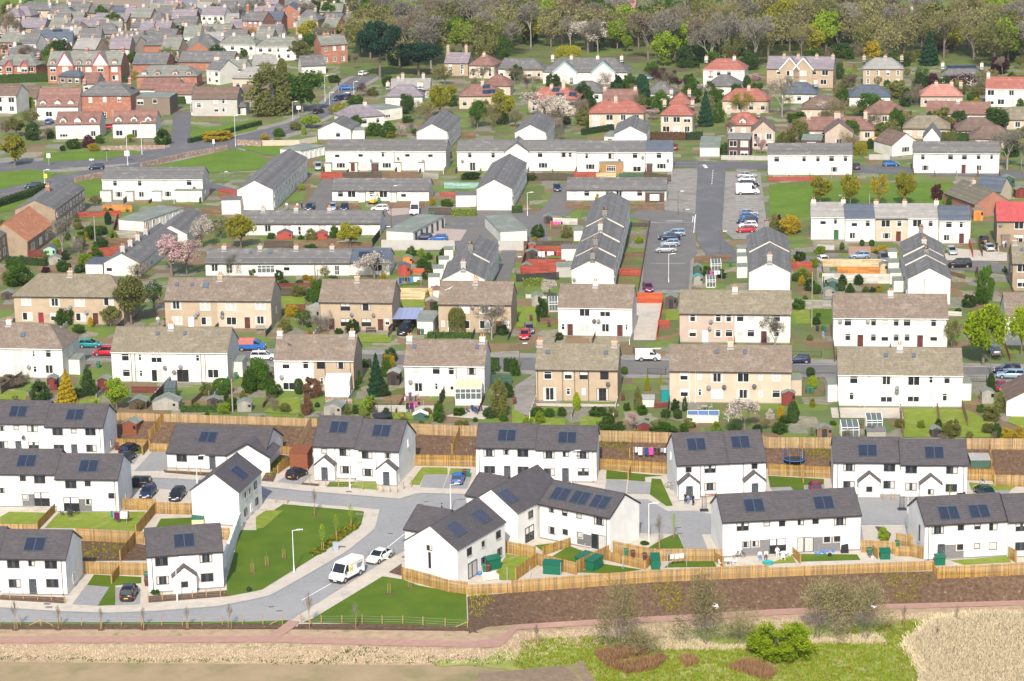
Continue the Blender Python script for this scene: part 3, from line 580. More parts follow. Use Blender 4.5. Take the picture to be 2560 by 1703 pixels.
 if lside:
  for fr,v,cde in lside:window(E,cde,-.11,fr*D,v,R(-90))
 for k,p in enumerate(chim):
  if kind=='y':
   d=ld(p); kk=(Wd/2-lc.x)/d.x if abs(d.x)>1e-3 else 0; v=lc+d*kk; cy,zt_=min(max(v.y,.5),D-.5),ap+1.3; cx_=Wd/2
  else:cx_,zt_=onp(p,D/2); cy=D/2; cx_=min(max(cx_,.3),Wd-.3); zt_=min(max(zt_,ap+.7),ap+2.4)
  q=MB(); w2=.45; dd=.36
  q.box(cx_-w2,cy-dd,ap-1.0,cx_+w2,cy+dd,zt_,0); q.box(cx_-w2-.07,cy-dd-.07,zt_-.22,cx_+w2+.07,cy+dd+.07,zt_-.08,1); q.box(cx_-w2-.08,cy-dd-.5,ap-.42,cx_+w2+.08,cy+dd,ap-.18,2)
  ch=q.obj('chimney',[chm or WALL[wall],m_sill,mL],E)
  for i in range(pots):
   pm=cc_('pot',lambda:MB().lathe([(.13,0),(.11,.4),(.14,.42),(.13,.48)],8).mesh('pot',[m_pot])); put('chimney_pot',pm,ch,(cx_+(i-(pots-1)/2)*.36,cy,zt_))
 nrm=Vector((Rr,0,Wd/2)).normalized()if kind=='y' else Vector((0,-Rr,D/2)).normalized()
 def on_roof(name_,me,p,extra=.14,sub=None,subn=None):
  v=onslope(p); up_=Vector((-Wd/2,0,Rr)).normalized()if kind=='y' else Vector((0,D/2,Rr)).normalized(); xx=up_.cross(nrm)
  o_=put(name_,me,E); Mx=Matrix((xx,up_,nrm)).transposed().to_4x4(); Mx.translation=v+nrm*extra; o_.matrix_local=Mx
  if sub:put(subn,sub,o_)
  return o_
 for p in pv:
  fr,gl_=cc_(('pv',pvs),lambda:pv_mesh(*pvs)); on_roof('solar_panel',fr,p,.17,gl_,'solar_glass')
 for p in sky_:
  wL=tuple(p[3:]if isinstance(p[0],str)else p[2:])or(.6,.8); on_roof('skylight',cc_(('rw',wL),lambda:rw_mesh(*wL)),p,.15)
 for p in dish:
  u,v=onp(p,0); put('satellite_dish',cc_('dish',dish_mesh),E,(u,-.38,min(v,he-.4)),RX.uniform(-.5,.3))
 for p in porch:
  u,_=onp(p,-1.4); w2=p[3]if len(p)>3 else 1.48; u=min(max(u,w2+.05),Wd-w2-.05); d_=1.4; eh,rs=2.4,1.25; q=MB()
  cde=p[2]; w,hh=WT[cde][:2]; v=hh/2+.1 if cde[0]=='D' else 1.35; q.M=Matrix.Translation((u-w2,-d_,0))
  face_grid(q,2*w2,eh,[(w2-w/2,w2+w/2,v-hh/2,v+hh/2)],[(-1,9,-1,.2,4)]); q.poly([(0,0,eh),(2*w2,0,eh),(w2,0,eh+rs)]); q.poly([(0,d_,0),(0,0,0),(0,0,eh),(0,d_,eh)]); q.poly([(2*w2,0,0),(2*w2,d_,0),(2*w2,d_,eh),(2*w2,0,eh)]); q.M=None
  po=q.obj('porch',[WALL[wall],WALL[wall],m_gbrk,mD,m_base],E); window(po,cde,u,-d_,v)
  q=MB(); k_=rs/w2*.14
  slp(q,(u+w2+.14,-d_-.12,eh-k_+.1),(u+w2+.14,0,eh-k_+.1),(u,0,eh+rs+.1),(u,-d_-.12,eh+rs+.1),0,.3); slp(q,(u-w2-.14,0,eh-k_+.1),(u-w2-.14,-d_-.12,eh-k_+.1),(u,-d_-.12,eh+rs+.1),(u,0,eh+rs+.1),0,.3); q.obj('porch_roof',rm,po)
 for e in ext:
  dpt=e[4]if len(e)>4 else 1.3; u0,v1=onp((e[0],e[2]),-dpt); u1,_=onp((e[1],e[2]),-dpt); v1=max(2.0,min(v1,he-.3)); q=MB(); q.box(u0,-dpt,0,u1,-.003,v1,0); q.box(u0-.08,-dpt-.1,v1,u1+.08,-.004,v1+.1,1)
  pe=q.obj('porch',[WALL[e[3]]if e[3]in WALL else MATS[e[3]],ROOF['felt']],E)
  if len(e)>5:window(pe,e[5],(u0+u1)/2,-dpt-.11,1.15 if e[5][0]=='D' else min(1.3,v1/2+.1))
 for p in dorm:
  u,v=onp(p,.4); wall_=WALL[p[2]if len(p)>2 else wall]; ys=.5; w2=.85; zb=he-.2; zt2=he+1.05; q=MB(); q.box(u-w2,ys,zb,u+w2,D/2-.3,zt2,0); q.poly([(u-w2,ys-.002,zt2),(u+w2,ys-.002,zt2),(u,ys-.002,zt2+.65)],0); do=q.obj('dormer',wall_,E)
  q=MB()
  slp(q,(u+w2+.15,ys-.15,zt2),(u+w2+.15,D/2-.2,zt2),(u,D/2-.2,zt2+.78),(u,ys-.15,zt2+.78),0,.4); slp(q,(u-w2-.15,D/2-.2,zt2),(u-w2-.15,ys-.15,zt2),(u,ys-.15,zt2+.78),(u,D/2-.2,zt2+.78),0,.4); q.obj('dormer_roof',rm,do); window(do,'f' if WT['f'][1]<1.3 else 's',u,ys-.1,zb+.62)
 for p in cg:
  u,_=onp(p,-.5); w2,rs=p[2]/2,p[3]; q=MB(); q.poly([(u-w2,-.5,0),(u+w2,-.5,0),(u+w2,-.5,he),(u-w2,-.5,he)],0); q.poly([(u-w2,-.5,he),(u+w2,-.5,he),(u,-.5,he+rs)],1); q.poly([(u-w2,0,0),(u-w2,-.5,0),(u-w2,-.5,he),(u-w2,0,he)],0); q.poly([(u+w2,-.5,0),(u+w2,0,0),(u+w2,0,he),(u+w2,-.5,he)],0)
  co=q.obj('front_gable',[WALL[wall],WALL[p[4]]if len(p)>4 else WALL[wall]],E); q=MB(); k_=rs/w2*.25
  slp(q,(u+w2+.25,-.75,he-k_+.1),(u+w2+.25,D/2,he-k_+.1),(u,D/2,he+rs+.1),(u,-.75,he+rs+.1),0,.4); slp(q,(u-w2-.25,D/2,he-k_+.1),(u-w2-.25,-.75,he-k_+.1),(u,-.75,he+rs+.1),(u,D/2,he+rs+.1),0,.4); q.obj('gable_roof',rm,co)
  q=MB(); bm=MATS.get(p[5])if len(p)>5 else m_fw
  for sx in(-1,1):q.bar((u+sx*(w2+.27),-.8,he-k_+.12),(u,-.8,he+rs+.12),.06,.3)
  q.obj('bargeboard',bm,co)
  if len(p)<7 or p[6]:
   window(co,'d',u,-.61,he-.5 if he<3.6 else he-1.2)
   if he>3.7:window(co,'d',u,-.61,1.4)
 if kind in 'xhhr' and group and he>4.5 and('tiled' in group or 'white terraces' in group):PLOTS.append((label,O,X,Y,Wd,'tiled' in group))
 return E
 # ================================================================ the new white estate in the foreground
NT=(.36,.30)
def nh(label,t,a,b,**k):
 k.setdefault('D',8.0); k.setdefault('Rr',2.35); k.setdefault('tile',NT)
 return house(label,t,a,b,wall='new',roof='new',z=0,group='white houses of the new estate',**k)
nh('left half of the rearmost white pair, cut by the left edge','02',(-62,760),(415,765),pv=[(170,655)],wins='b,15,808 b,150,800 a,298,808 a,28,958 Dg,170,960 a,310,965',dish=[(220,884)])
nh('white house with solar roof beside the small brown shed','02',(415,790),(945,795),pv=[(693,685)],wins='a,530,838 b,678,830 a,832,838 a,543,990 Dg,685,1003 a,842,990',pipes=[(920,850)],side=[(.55,1.3,'s')])
nh('left half of the middle white pair with grey brick panel','02',(-62,1224),(510,1228),pv=[(248,1110)],wins='b,210,1268 a,365,1278 b,15,1378 b,227,1437 c,387,1475',zones=[(200,1410,458,1540)])
nh('right half of the middle white pair above the clothes line','02',(510,1270),(1080,1275),pv=[(818,1157)],wins='a,652,1323 b,807,1315 b,1025,1427 c,658,1503 b,820,1482',zones=[(592,1455,850,1570)],pipes=[(1060,1400)],side=[(.5,1.3,'n')])
nh('sliver of white house at the lower left edge','03',(-560,408),(-5,412),pv=[],wins='')
nh('white corner house beside the young birches at lower left','03',(-5,437),(600,443),pv=[(325,312)],wins='a,122,490 b,291,485 a,468,495 a,137,669 Dg,303,700 a,482,668',pipes=[(572,600)],side=[(.42,1.3,'s')])
nh('detached white house with gabled front porch at lower left','03',(1355,425),(2045,375),pv=[(1695,278)],wins='a,1487,470 a,1895,439 a,1498,641 a,1907,615',porch=[(1692,510,'b')],pipes=[(1405,600)],ov=.15)
nh('single-storey white bungalow behind the brown shed car','02',(1537,1030),('12',75,1060),he=2.45,D=10.5,Rr=2.7,pv=[(1918,892)],wins='a,1672,1080 b,1846,1072 Dg,1955,1107',cg=[(2275,850,6.4,1.9,'new','dark_trim',False)])
nh('gable-ended white house at the head of the big lawn','02',(1765,1372),(2195,1397),kind='y',c=('12',45,1205),Rr=2.5,pv=[(2190,1220)],side=[(.25,3.75,'b'),(.45,3.75,'b'),(.72,3.75,'h'),(.25,1.3,'h'),(.5,1.2,'n'),(.75,1.3,'h')])
nh('left half of the white porch pair by the bungalow','12',(528,968),(920,980),D=9.5,Rr=3.1,pv=[(765,800)],wins='b,628,1015 a,817,1027 a,825,1187',porch=[(625,1062,'Dg')],pipes=[(730,1100)])
nh('right half of the white porch pair by the bungalow','12',(917,998),(1310,1017),D=9.5,Rr=3.1,pv=[(1158,832)],wins='a,1022,1052 b,1211,1057 a,1028,1212',porch=[(1212,1105,'Dg')],pipes=[(1108,1150)],side=[(.55,4.6,'n')])
nh('left half of the white pair behind the centre block','12',(2025,980),('22',222,988),pv=[('12',2310,876)],wins='a,2145,1033 b,2303,1026 a,2150,1187 Dg,2313,1218 a,22:100,1035 a,22:102,1193',pipes=[(2055,1100)])
nh('right half of the white pair with lamp post before it','22',(222,1002),('22',775,1007),pv=[(510,896)],wins='a,340,1050 b,494,1045 a,653,1052 a,345,1210 Dg,492,1238 a,656,1207',pipes=[(745,1100)])
nh('left half of the white porch pair with red bench','22',(1520,1143),(1990,1123),D=9.5,Rr=3.1,pv=[(1695,957)],wins='b,1625,1187 a,1823,1181 a,1822,1342',porch=[(1630,1235,'Dg')],pipes=[(1733,1200)],lside=[(.6,4.6,'n')])
nh('right half of the white porch pair with brown bench','22',(1992,1123),(2335,1108),D=9.5,Rr=3.1,pv=[(2100,937)],wins='a,2034,1168 b,2232,1155 a,2033,1330',porch=[(2238,1203,'Dg')],pipes=[(2128,1190)])
nh('left half of the wide white pair with plain porch','32',(605,1115),(1228,1120),pv=[(916,1015)],wins='a,747,1165 a,1118,1168 a,745,1327 a,1115,1325',porch=[(935,1208,'b')],pipes=[(640,1250)])
nh('right half of the wide white pair with wooden trellis porch','32',(1225,1138),(1835,1142),pv=[(1530,1034)],wins='a,1318,1185 a,1693,1190 a,1315,1343 a,1687,1355',porch=[(1503,1232,'b')],pipes=[(1800,1250)])
nh('long white pair above the bank where people sit outside','23',(1940,103),('33',852,38),pv=[('32',510,1495),('22',2225,1520)],wins='a,23:2123,147 b,23:2345,118 b,33:130,118 b,33:302,107 b,33:438,96 a,33:662,97 b,23:2148,310 b,23:2242,303 c,33:90,330 c,33:342,318 b,33:543,265 b,33:636,260',zones=[(2118,275,2376,425),(2766,245,3021,372)])
nh('white house with slit gable window at lower right','33',(1447,130),(2205,90),pv=[(1660,25),(1940,10)],wins='a,1562,177 b,1775,155 b,1928,146 h,2074,147 Dg,1592,385 b,1768,335 b,1924,326 h,2070,325',zones=[(1625,315,1800,455)],pipes=[(1476,300)],lside=[(.3,3.0,'e')])
nh('white house cut by the right edge at lower right','33',(2217,103),(2700,85),wins='a,2335,150 a,2330,328')
# centre block
nh('white gable house with slit window beside the white van','13',(1405,258),(1850,360),kind='y',c=(2290,105),Rr=2.6,pv=[(1835,175),(2065,60)],wins='b,1596,340 e,1598,455',side=[(.24,3.75,'h'),(.52,3.75,'b'),(.85,3.75,'h'),(.3,1.15,'c'),(.53,1.4,'h'),(.87,1.3,'h')])
nh('side wing of the white gable house beside the van','13',(1370,165),(1680,214),he=4.7,D=7.,Rr=2.1,name='house_wing')
nh('rear gable house of the centre block beneath the tall roof','n',(1165,1262),(1293,1283),kind='y',c=('n',1407,1222),Rr=2.7,pv=[('12',2310,1440)],side=[(.28,3.75,'h'),(.25,1.15,'c')])
nh('low rear wing of the centre block by the bollard','12',(1937,1418),(2200,1462),he=4.7,D=7.,Rr=2.1,name='house_wing')
nh('right wing of the centre block with three solar panels','n',(1349,1259),(1524.5,1294),D=7.2,Rr=2.2,pv=[('22',455,1415),('22',635,1450),('22',820,1487)],wins='b,22:363,1555 b,23:485,22 b,23:617,46 a,23:800,95 h,23:367,182 b,23:490,197 b,23:622,223 c,23:795,300',zones=[(1442.5,1331,1481.5,1368)],pipes=[('23',872,200)])
# ================================================================ tiled houses of the old estate (the two rows)
TT=(.30,.34)
def th(label,t,a,b,**k):
 k.setdefault('he',5.2); k.setdefault('D',9.0); k.setdefault('Rr',3.0); k.setdefault('tile',TT); k.setdefault('roof','brn')
 return house(label,t,a,b,group='tiled two-storey houses of the old estate',**k)
th('hipped olive-roofed tan house on the far left of the back row','01',(125,1157),(1130,1166),kind='h',wall='tan',roof='olv',chim=[(648,920)],wins='d,240,1207 d,503,1215 d,733,1215 d,1000,1210 d,252,1343 d,510,1350 d,743,1350 d,985,1330 Dr,378,1355 Db,880,1365',dish=[(650,1255),(797,1303),(605,1280)],zones=())
th('tan house with three roof windows in the back row','01',(1515,1195),('11',135,1202),wall='tan',wall2='crm',split=(2000,1250),chim=[(2027,955)],sky_=[(1630,1055),(1770,1055),(1895,1062,1.1,1.2)],wins='d,1620,1242 d,1887,1250 d,2122,1250 d,11:38,1245 d,1630,1380 Dw,1757,1392 d,1897,1387 d,2130,1387 Db,2277,1405 d,11:40,1378',dish=[(1820,1312),(1803,1338),(2048,1308),(2046,1340)],side=[(.5,2.6,'n')])
th('small tan house with brown windows in the back row','11',(580,1210),(1250,1218),wall='tan',chim=[(932,970)],wins='x,822,1257 x,1008,1257 x,825,1400 x,1015,1402 u,1208,1395 Db,698,1415 Db,1147,1420',dish=[(882,1322),(1082,1326)],pipes=[(590,1300)])
th('tan house with a bare tree in front and a gull on its roof','11',(1677,1230),('n',1277,762),wall='tan',chim=[(2022,990)],wins='d,1915,1277 d,2105,1280 n,1722,1410 d,1920,1420 d,2105,1420 u,2308,1415 Dw,1790,1430 Do,2235,1440',dish=[(1992,1255)])
th('white-walled tiled house beside the red gate','21',(425,1258),(1105,1268),wall='wht',chim=[(770,1020)],wins='d,668,1305 d,857,1307 n,470,1440 d,668,1452 d,860,1450 n,1058,1443 Db,535,1465 Db,993,1467',dish=[(757,1382),(798,1383)])
th('long house half pinkish and half white in the back row','21',(1543,1315),('31',207,1325),wall='pnk',wall2='wht',split=(2050,1350),roof='olv',chim=[(2053,1090)],chm=WALL['wht'],wins='s,1663,1360 s,1898,1362 s,1995,1362 s,2100,1357 s,2200,1357 s,31:80,1362 s,1663,1500 s,1897,1500 s,1997,1500 s,2100,1500 s,2198,1500 Dw,1778,1505 Db,2318,1510 s,31:78,1500',dish=[(1830,1387),(1818,1450)])
th('long white tiled house with red brick window panels','31',(603,1353),(1655,1360),wall='wht',chim=[(1127,1140)],wins='s,735,1400 s,972,1400 s,1077,1405 s,1180,1402 s,1280,1402 s,1525,1405 s,735,1535 s,970,1540 s,1075,1540 s,1180,1540 s,1280,1540 s,1525,1540 Db,850,1540 Db,1400,1540',dish=[(663,1384),(918,1385)])
th('tiled house behind the bright green tree at the right edge','31',(2185,1345),(2800,1350),wall='wht',wins='d,2300,1400')
th('brown house at the right edge with one chimney','31',(2255,858),(2800,862),wall='dtan',roof='olv',chim=[(2270,640)],wins='d,2340,900 d,2340,1040',sky_=[(2335,735)],lside=[(.3,3.6,'n')])
th('brown house with crimson tiled roof at the right edge','31',(2110,467),(2600,470),wall='dtan',roof='crd',wins='d,2310,508 d,2305,630 Db,2190,660',dish=[(2138,498)],ext=[(2150,2230,598,'drk',.8)])
th('hipped white house on the far left of the front row','02',(-190,58),(570,72),kind='hr',wall='wht',chim=[('01',85,1375)],sky_=[('01',215,1520,.7,1.1)],wins='d,165,127 n,313,122 s,443,120 p,178,290 n,322,262 d,452,262',dish=[(268,235)],side=[(.5,3.2,'n')])
th('long white house with olive roof in the front row','02',(1022,100),(2090,108),wall='wht',roof='olv',chim=[('01',1577,1415)],wins='s,1153,153 n,1287,155 d,1440,162 d,1670,165 n,1818,160 d,1955,158 s,1163,297 n,1297,300 p,1447,322 q,1683,322 n,1828,303 d,1962,303',dish=[(1520,243),(1663,235),(1605,283)],pipes=[(1208,200),(1243,200),(1850,200),(1888,200)],sky_=[('01',1455,1508,.55,.75),('01',1705,1508,.5,.75)])
th('house half white and half tan with white conservatory','12',(165,175),(895,180),wall='wht',wall2='tan',split=(530,250),chim=[('11',212,1490),('11',885,1480)],wins='s,275,225 s,457,225 k,597,225 k,780,225 p,302,400 n,605,370',dish=[(237,328)],pipes=[(405,250,m_fw),(508,250,m_fw),(635,250),(868,250)])
th('white house with cream conservatory in the front row','12',(1365,225),(2100,232),wall='wht',chim=[(1408,-15),(2085,-10)],wins='s,1475,278 s,1658,275 s,1797,280 k,1983,278 d,1495,428 n,1660,420 n,1803,425',dish=[(1423,373)],pipes=[(1605,300,m_fw),(1715,300,m_fw),(1842,300)],sky_=[(1460,60),(2035,65)])
th('tan-walled house with two end chimneys in the front row','22',(218,262),(970,270),wall='tan',roof='olv',chim=[(250,25),(943,30)],wins='s,330,320 s,517,320 k,660,320 k,850,322 p,347,493 n,518,467 n,661,467 q,833,500',dish=[(885,393)],pipes=[(237,400),(467,400),(578,400),(705,400)],sky_=[(330,110),(866,115)])
th('long cream house with tan upper corner in the front row','22',(1450,275),('32',213,288),wall='crm',chim=[(2012,0)],wins='s,1583,328 n,1727,328 d,1887,340 d,2128,340 n,2290,335 s,32:75,335 s,1585,480 n,1728,475 d,1888,490 d,2128,490 n,2290,487 s,32:75,490',dish=[(1810,425),(1953,420),(2230,413)],pipes=[(1635,350,m_fw),(1690,350,m_fw)],sky_=[(1888,108),(2145,110)],ext=())
th('long white house with olive roof on the right of the front row','32',(648,308),(1792,318),wall='wht',roof='olv',chim=[(1212,40)],wins='s,790,360 n,930,352 d,1090,365 d,1342,370 n,1500,360 s,1648,360 s,785,510 n,928,505 d,1090,525 d,1338,522 n,1500,515 s,1643,520',dish=[(1187,428),(1184,465)],pipes=[(842,400,m_fw),(895,400,m_fw),(1528,400,m_fw),(1590,400,m_fw)],sky_=[(1087,140),(1342,142)])
house('low white gabled house with brown roof at the right edge','32',(2185,520),(2760,560),kind='y',c=('32',2700,420),he=2.5,Rr=2.4,roof='dkb',tile=TT,wins='p,2300,595')
# ================================================================ white terraces
ST=(0,.42)
def tr(label,t,a,b,**k):
 k.setdefault('D',7.6); k.setdefault('Rr',2.0); k.setdefault('tile',ST); k.setdefault('group','white terraces of the old estate'); k.setdefault('cat','terrace'); k.setdefault('name','terrace')
 return house(label,t,a,b,**k)
tr('white terrace with glazed porch behind the green carport','01',(938,83),(1862,80),wins='s,1058,120 s,1285,120 s,1513,117 s,1740,115 w,1093,222 w,1320,222 w,1545,218',ext=[(920,1020,192,'wht',1.6),(1155,1222,200,'wht',1.4),(1395,1480,198,'white_frame',1.3,'Dw'),(1605,1858,190,'wht',2.4,'t')],dish=[(1790,160)],side=[(.3,1.3,'n'),(.6,3.6,'n')])
tr('long white terrace running away beside the red gardens','n',(597,471),(682,475),kind='y',c=('n',767,395),Rr=2.1,side=[(i/12+.04,v,'s')for i in range(12)for v in(1.4,3.7)],ext=())
tr('four-bay white terrace with small porches beside the garages','10',(637,1387),(1745,1390),wins='s,747,1427 s,962,1423 s,1177,1422 s,1393,1422 s,1605,1425 w,780,1523 p,990,1530 w,1203,1523 w,1420,1520 w,1633,1518',ext=[(850,930,1500,'wht',1.4,'Db'),(1060,1117,1505,'dwd',1.4),(1270,1330,1500,'wht',1.4),(1490,1545,1500,'wht',1.4),(630,690,1508,'wht',1.6)],dish=[(1310,1455),(1062,1475),(1540,1478)],pipes=[(1275,1450)])
tr('west section of the long white terrace by the cross street','10',(1850,1393),('20',594,1393),wins='s,1967,1428 s,2182,1430 s,20:258,1425 k,20:475,1422 u,20:535,1425 p,1993,1540 w,20:285,1523',dish=[(1900,1480)])
tr('middle section of the long white terrace with brown sunroom','20',(598,1402),(1228,1399),wins='s,697,1437 k,913,1437 s,1132,1433 w,720,1535 p,1150,1545',ext=[(803,1020,1500,'wood',2.,'g')],dish=[(988,1470),(1203,1445)])
tr('end section of the long white terrace under newer blue slates','20',(1232,1398),(1478,1398),roof='blu',wins='s,1352,1433 w,1375,1530',ext=[(1240,1290,1510,'dwd',.9)],dish=[(1435,1474)])
tr('narrow gabled cross wing of the long white terrace','n',('10',2290,1410),('20',150,1396),kind='y',c=('20',165,1330),wins='')
tr('gabled white terrace beside the turquoise fence','n',(1190,475.5),(1280,473),kind='y',c=('n',1316,408),Rr=2.1,side=[(i/11+.05,v,'s')for i in range(11)for v in(1.4,3.7)])
tr('single-storey white terrace with the digger in its garden','11',(700,185),(1590,187),he=2.5,wins='s,777,220 d,880,220 s,1067,215 d,1172,220 s,1358,222 d,1462,222',ext=[(943,1000,200,'wht',1.),(1233,1290,200,'wht',1.)])
tr('single-storey white terrace with a dark glazed sunroom','21',(505,180),(1420,182),he=2.5,wins='s,577,213 s,688,213 s,880,205 d,985,213 s,1175,210',ext=[(1225,1398,190,'dwd',1.8,'g')])
tr('single-storey terrace with three chimneys and forsythia','n',(600,559.5),(950,559),he=2.6,chim=[('11',67,390),('11',372,385),('11',678,385)],chm=WALL['gry'],wins='d,11:108,535 d,11:285,530 t,11:413,555 d,11:608,535 d,11:720,530 s,11:910,530 t,11:1028,545')
tr('single-storey terrace with four chimneys and dark solar end','01',(1890,855),('11',860,855),he=2.6,chim=[(2065,730),('11',40,735),('11',372,735),('11',702,735)],chm=WALL['gry'],wins='d,1975,897 t,2110,900 s,11:282,897 t,11:415,915 t,11:745,920',sky_=[('11',133,762,.9,.7),(2308,762,.7,.6)],dish=[])
tr('dark-slated terrace end with a blossoming tree before it','11',(862,850),(1225,850),he=2.6,roof='blu',wins='d,905,892 d,1120,895',pv=[(1050,780)],pvs=(4.6,1.9))
tr('white terrace running away beside the pink blossom trees','01',(945,860),(1285,855),kind='y',c=(1635,575),he=2.7,Rr=1.9,wins='s,1005,903',chim=[(1130,700),(1200,650),(1268,595),(1340,530)],chm=WALL['gry'],side=[(i/9+.06,1.35,'d')for i in range(9)],lside=())
house('white flat-roofed annex with red edging at a terrace end','01',(785,862),(943,864),kind='f',he=2.4,D=6,roof='blu',cat='annex',name='annex')
tr('small white gabled house beside the blossom trees','01',(1500,520),(1722,588),kind='y',c=(1905,420),he=2.6,Rr=1.8)
tr('nearest block of the stepped white terrace','21',(550,912),(935,915),kind='y',c=(957,795),z=ZUP,side=[(.2,1.4,'s'),(.2,3.7,'s'),(.6,1.4,'s'),(.6,3.7,'s')],chim=[(668,830),(690,745)],chm=WALL['gry'],dish=[(572,1000)])
tr('second block of the stepped white terrace','21',(590,768),(957,787),kind='y',c=(990,660),z=ZUP+.45,side=[(.2,1.4,'s'),(.2,3.7,'s'),(.6,1.4,'s'),(.6,3.7,'s')],chim=[(712,690),(733,640)],chm=WALL['gry'])
tr('third block of the stepped white terrace','21',(635,650),(992,650),kind='y',c=(1028,520),z=ZUP+.9,side=[(.2,1.4,'s'),(.2,3.7,'s'),(.6,1.4,'s'),(.6,3.7,'s')],chim=[(765,495)],chm=WALL['gry'])
tr('farthest block of the stepped white terrace','21',(682,505),(1028,512),kind='y',c=(1081,287),z=ZUP+1.35,side=[(i/5+.1,v,'s')for i in range(5)for v in(1.4,3.7)],chim=[(790,400),(812,345),(840,300)],chm=WALL['gry'])
tr('near block of the small stepped terrace with lichened roof','11',(1715,1003),(2105,1003),kind='y',c=(2150,845),roof='slt',chim=[(1820,890)],chm=WALL['gry'],side=[(.3,1.4,'s'),(.3,3.7,'s'),(.7,1.4,'s'),(.7,3.7,'s')])
tr('far block of the small stepped terrace','11',(1795,850),(2150,838),kind='y',c=(2232,692),z=ZUP+.4,chim=[(1865,800),(1900,710),(1947,640)],chm=WALL['gry'],side=[(.2,1.4,'s'),(.2,3.7,'s'),(.5,1.4,'s'),(.5,3.7,'s'),(.8,3.7,'s')])
tr('near block of the white terrace by the parking street','21',(2180,942),('31',205,940),kind='y',c=('31',198,748),chim=[(2303,860)],chm=WALL['gry'],side=[(.3,3.7,'s'),(.7,3.7,'s')])
tr('far block of the white terrace by the parking street','21',(2183,748),('31',197,742),kind='y',c=('31',167,607),z=ZUP+.45,chim=[(2303,690),(2303,590)],chm=WALL['gry'],side=[(.3,3.7,'s'),(.7,3.7,'s')])
tr('near block of the white terrace with a black gable pipe','31',(1290,1003),(1680,1000),kind='y',c=(1642,872),chim=[(1425,890),(1403,825)],chm=WALL['gry'],pipes=[(1437,1060)],lside=[(.3,1.4,'s'),(.3,3.7,'s')])
tr('middle block of the white terrace behind the orange fence','31',(1262,868),(1640,868),kind='y',c=(1618,787),z=ZUP+.45,chim=[(1386,745)],chm=WALL['gry'])
tr('far block of the white terrace behind the orange fence','31',(1243,778),(1617,783),kind='y',c=(1587,667),z=ZUP+.9,chim=[(1365,660),(1347,600)],chm=WALL['gry'])
for lab,a,b,rf,wn,ch,wl in(('first unit of the five-part terrace with a green door',(398,428),(712,428),'lgt','s,507,472 s,633,468 w,508,595 Dn,627,610',[(418,300),(708,315)],'wht'),('second unit of the five-part terrace with dark new slates',(715,445),(988,443),'blu','s,795,490 s,918,490 w,798,600 Dw,910,605',[],'wht'),('third unit of the five-part terrace with yellow curtains',(991,443),(1283,442),'lgt','d,1083,490 s,1210,490 w,1090,603 Db,1200,625',[(993,318),(1280,320)],'crm'),('fourth unit of the five-part terrace behind the stepped roofs',(1286,441),(1577,440),'lgt','d,1373,487 s,1497,490 w,1350,590 Dw,1485,610',[(1571,333)],'wht'),('end unit of the five-part terrace with dark new slates',(1580,460),(1865,460),'blu','s,1665,500 s,1790,500 w,1665,620 Db,1780,650',[],'wht')):
 tr(lab,'31',a,b,roof=rf,wins=wn,chim=ch,wall=wl,Rr=2.2,group='units of the five-part terrace')
tr('white terrace with a red fence above the park','30',(0,1425),(775,1425),wins='s,80,1467 s,207,1467 s,332,1465 s,460,1465 s,585,1463 s,713,1463 w,103,1560 w,355,1560 w,610,1560 Dw,195,1550 Dw,450,1560')
tr('white terrace behind the bare tree at the right','30',(1340,1408),(2130,1412),wins='s,1425,1447 s,1553,1447 s,1680,1447 s,1808,1447 s,1938,1445 s,2068,1445 w,1447,1545 w,1705,1545 w,1960,1545 Dw,1545,1550 Db,1800,1550')
tr('gabled white bungalow beside the main road bend','10',(560,1200),(870,1196),kind='y',c=('n',899,309),he=2.7,Rr=2.0,wins='s,655,1240 s,755,1240',group=None,cat='bungalow',name='bungalow')
tr('white gabled row in the upper middle behind the terrace','10',(1480,1212),(1760,1215),kind='y',c=(1880,1087),side=[(i/7+.06,v,'s')for i in range(7)for v in(1.4,3.7)])
tr('white gabled row behind the pale blossom tree','20',(30,1216),(310,1222),kind='y',c=(395,1102),side=[(i/5+.08,v,'s')for i in range(5)for v in(1.4,3.7)])
tr('white gabled row left of the brown hedge','20',(945,1230),(1236,1235),kind='y',c=(1262,1137),side=[(i/5+.08,v,'s')for i in range(5)for v in(1.4,3.7)])
# brown terrace and orange-roofed block on the left
tr('brown harled terrace running away at the left','01',(182,332),(507,362),kind='y',c=(775,165),wall='dtan',chim=[(440,150)],chm=WALL['brk'],side=[(i/9+.06,v,'s')for i in range(9)for v in(1.4,3.7)],group=None)
tr('orange-roofed low brown block at the left','01',(-150,640),(250,652),kind='y',c=(480,492),he=3.2,Rr=3.6,roof='org',tile=(.34,.36),wall='dtan',side=[(.2,1.4,'d'),(.5,1.4,'d'),(.75,1.4,'s')],group=None)
tr('grey-roofed brown block cut by the left edge','01',(-330,590),(-40,645),kind='y',c=(75,555),wall='dtan',side=[(.2,1.4,'d'),(.2,3.6,'s'),(.6,1.4,'d'),(.6,3.6,'s')],group=None)
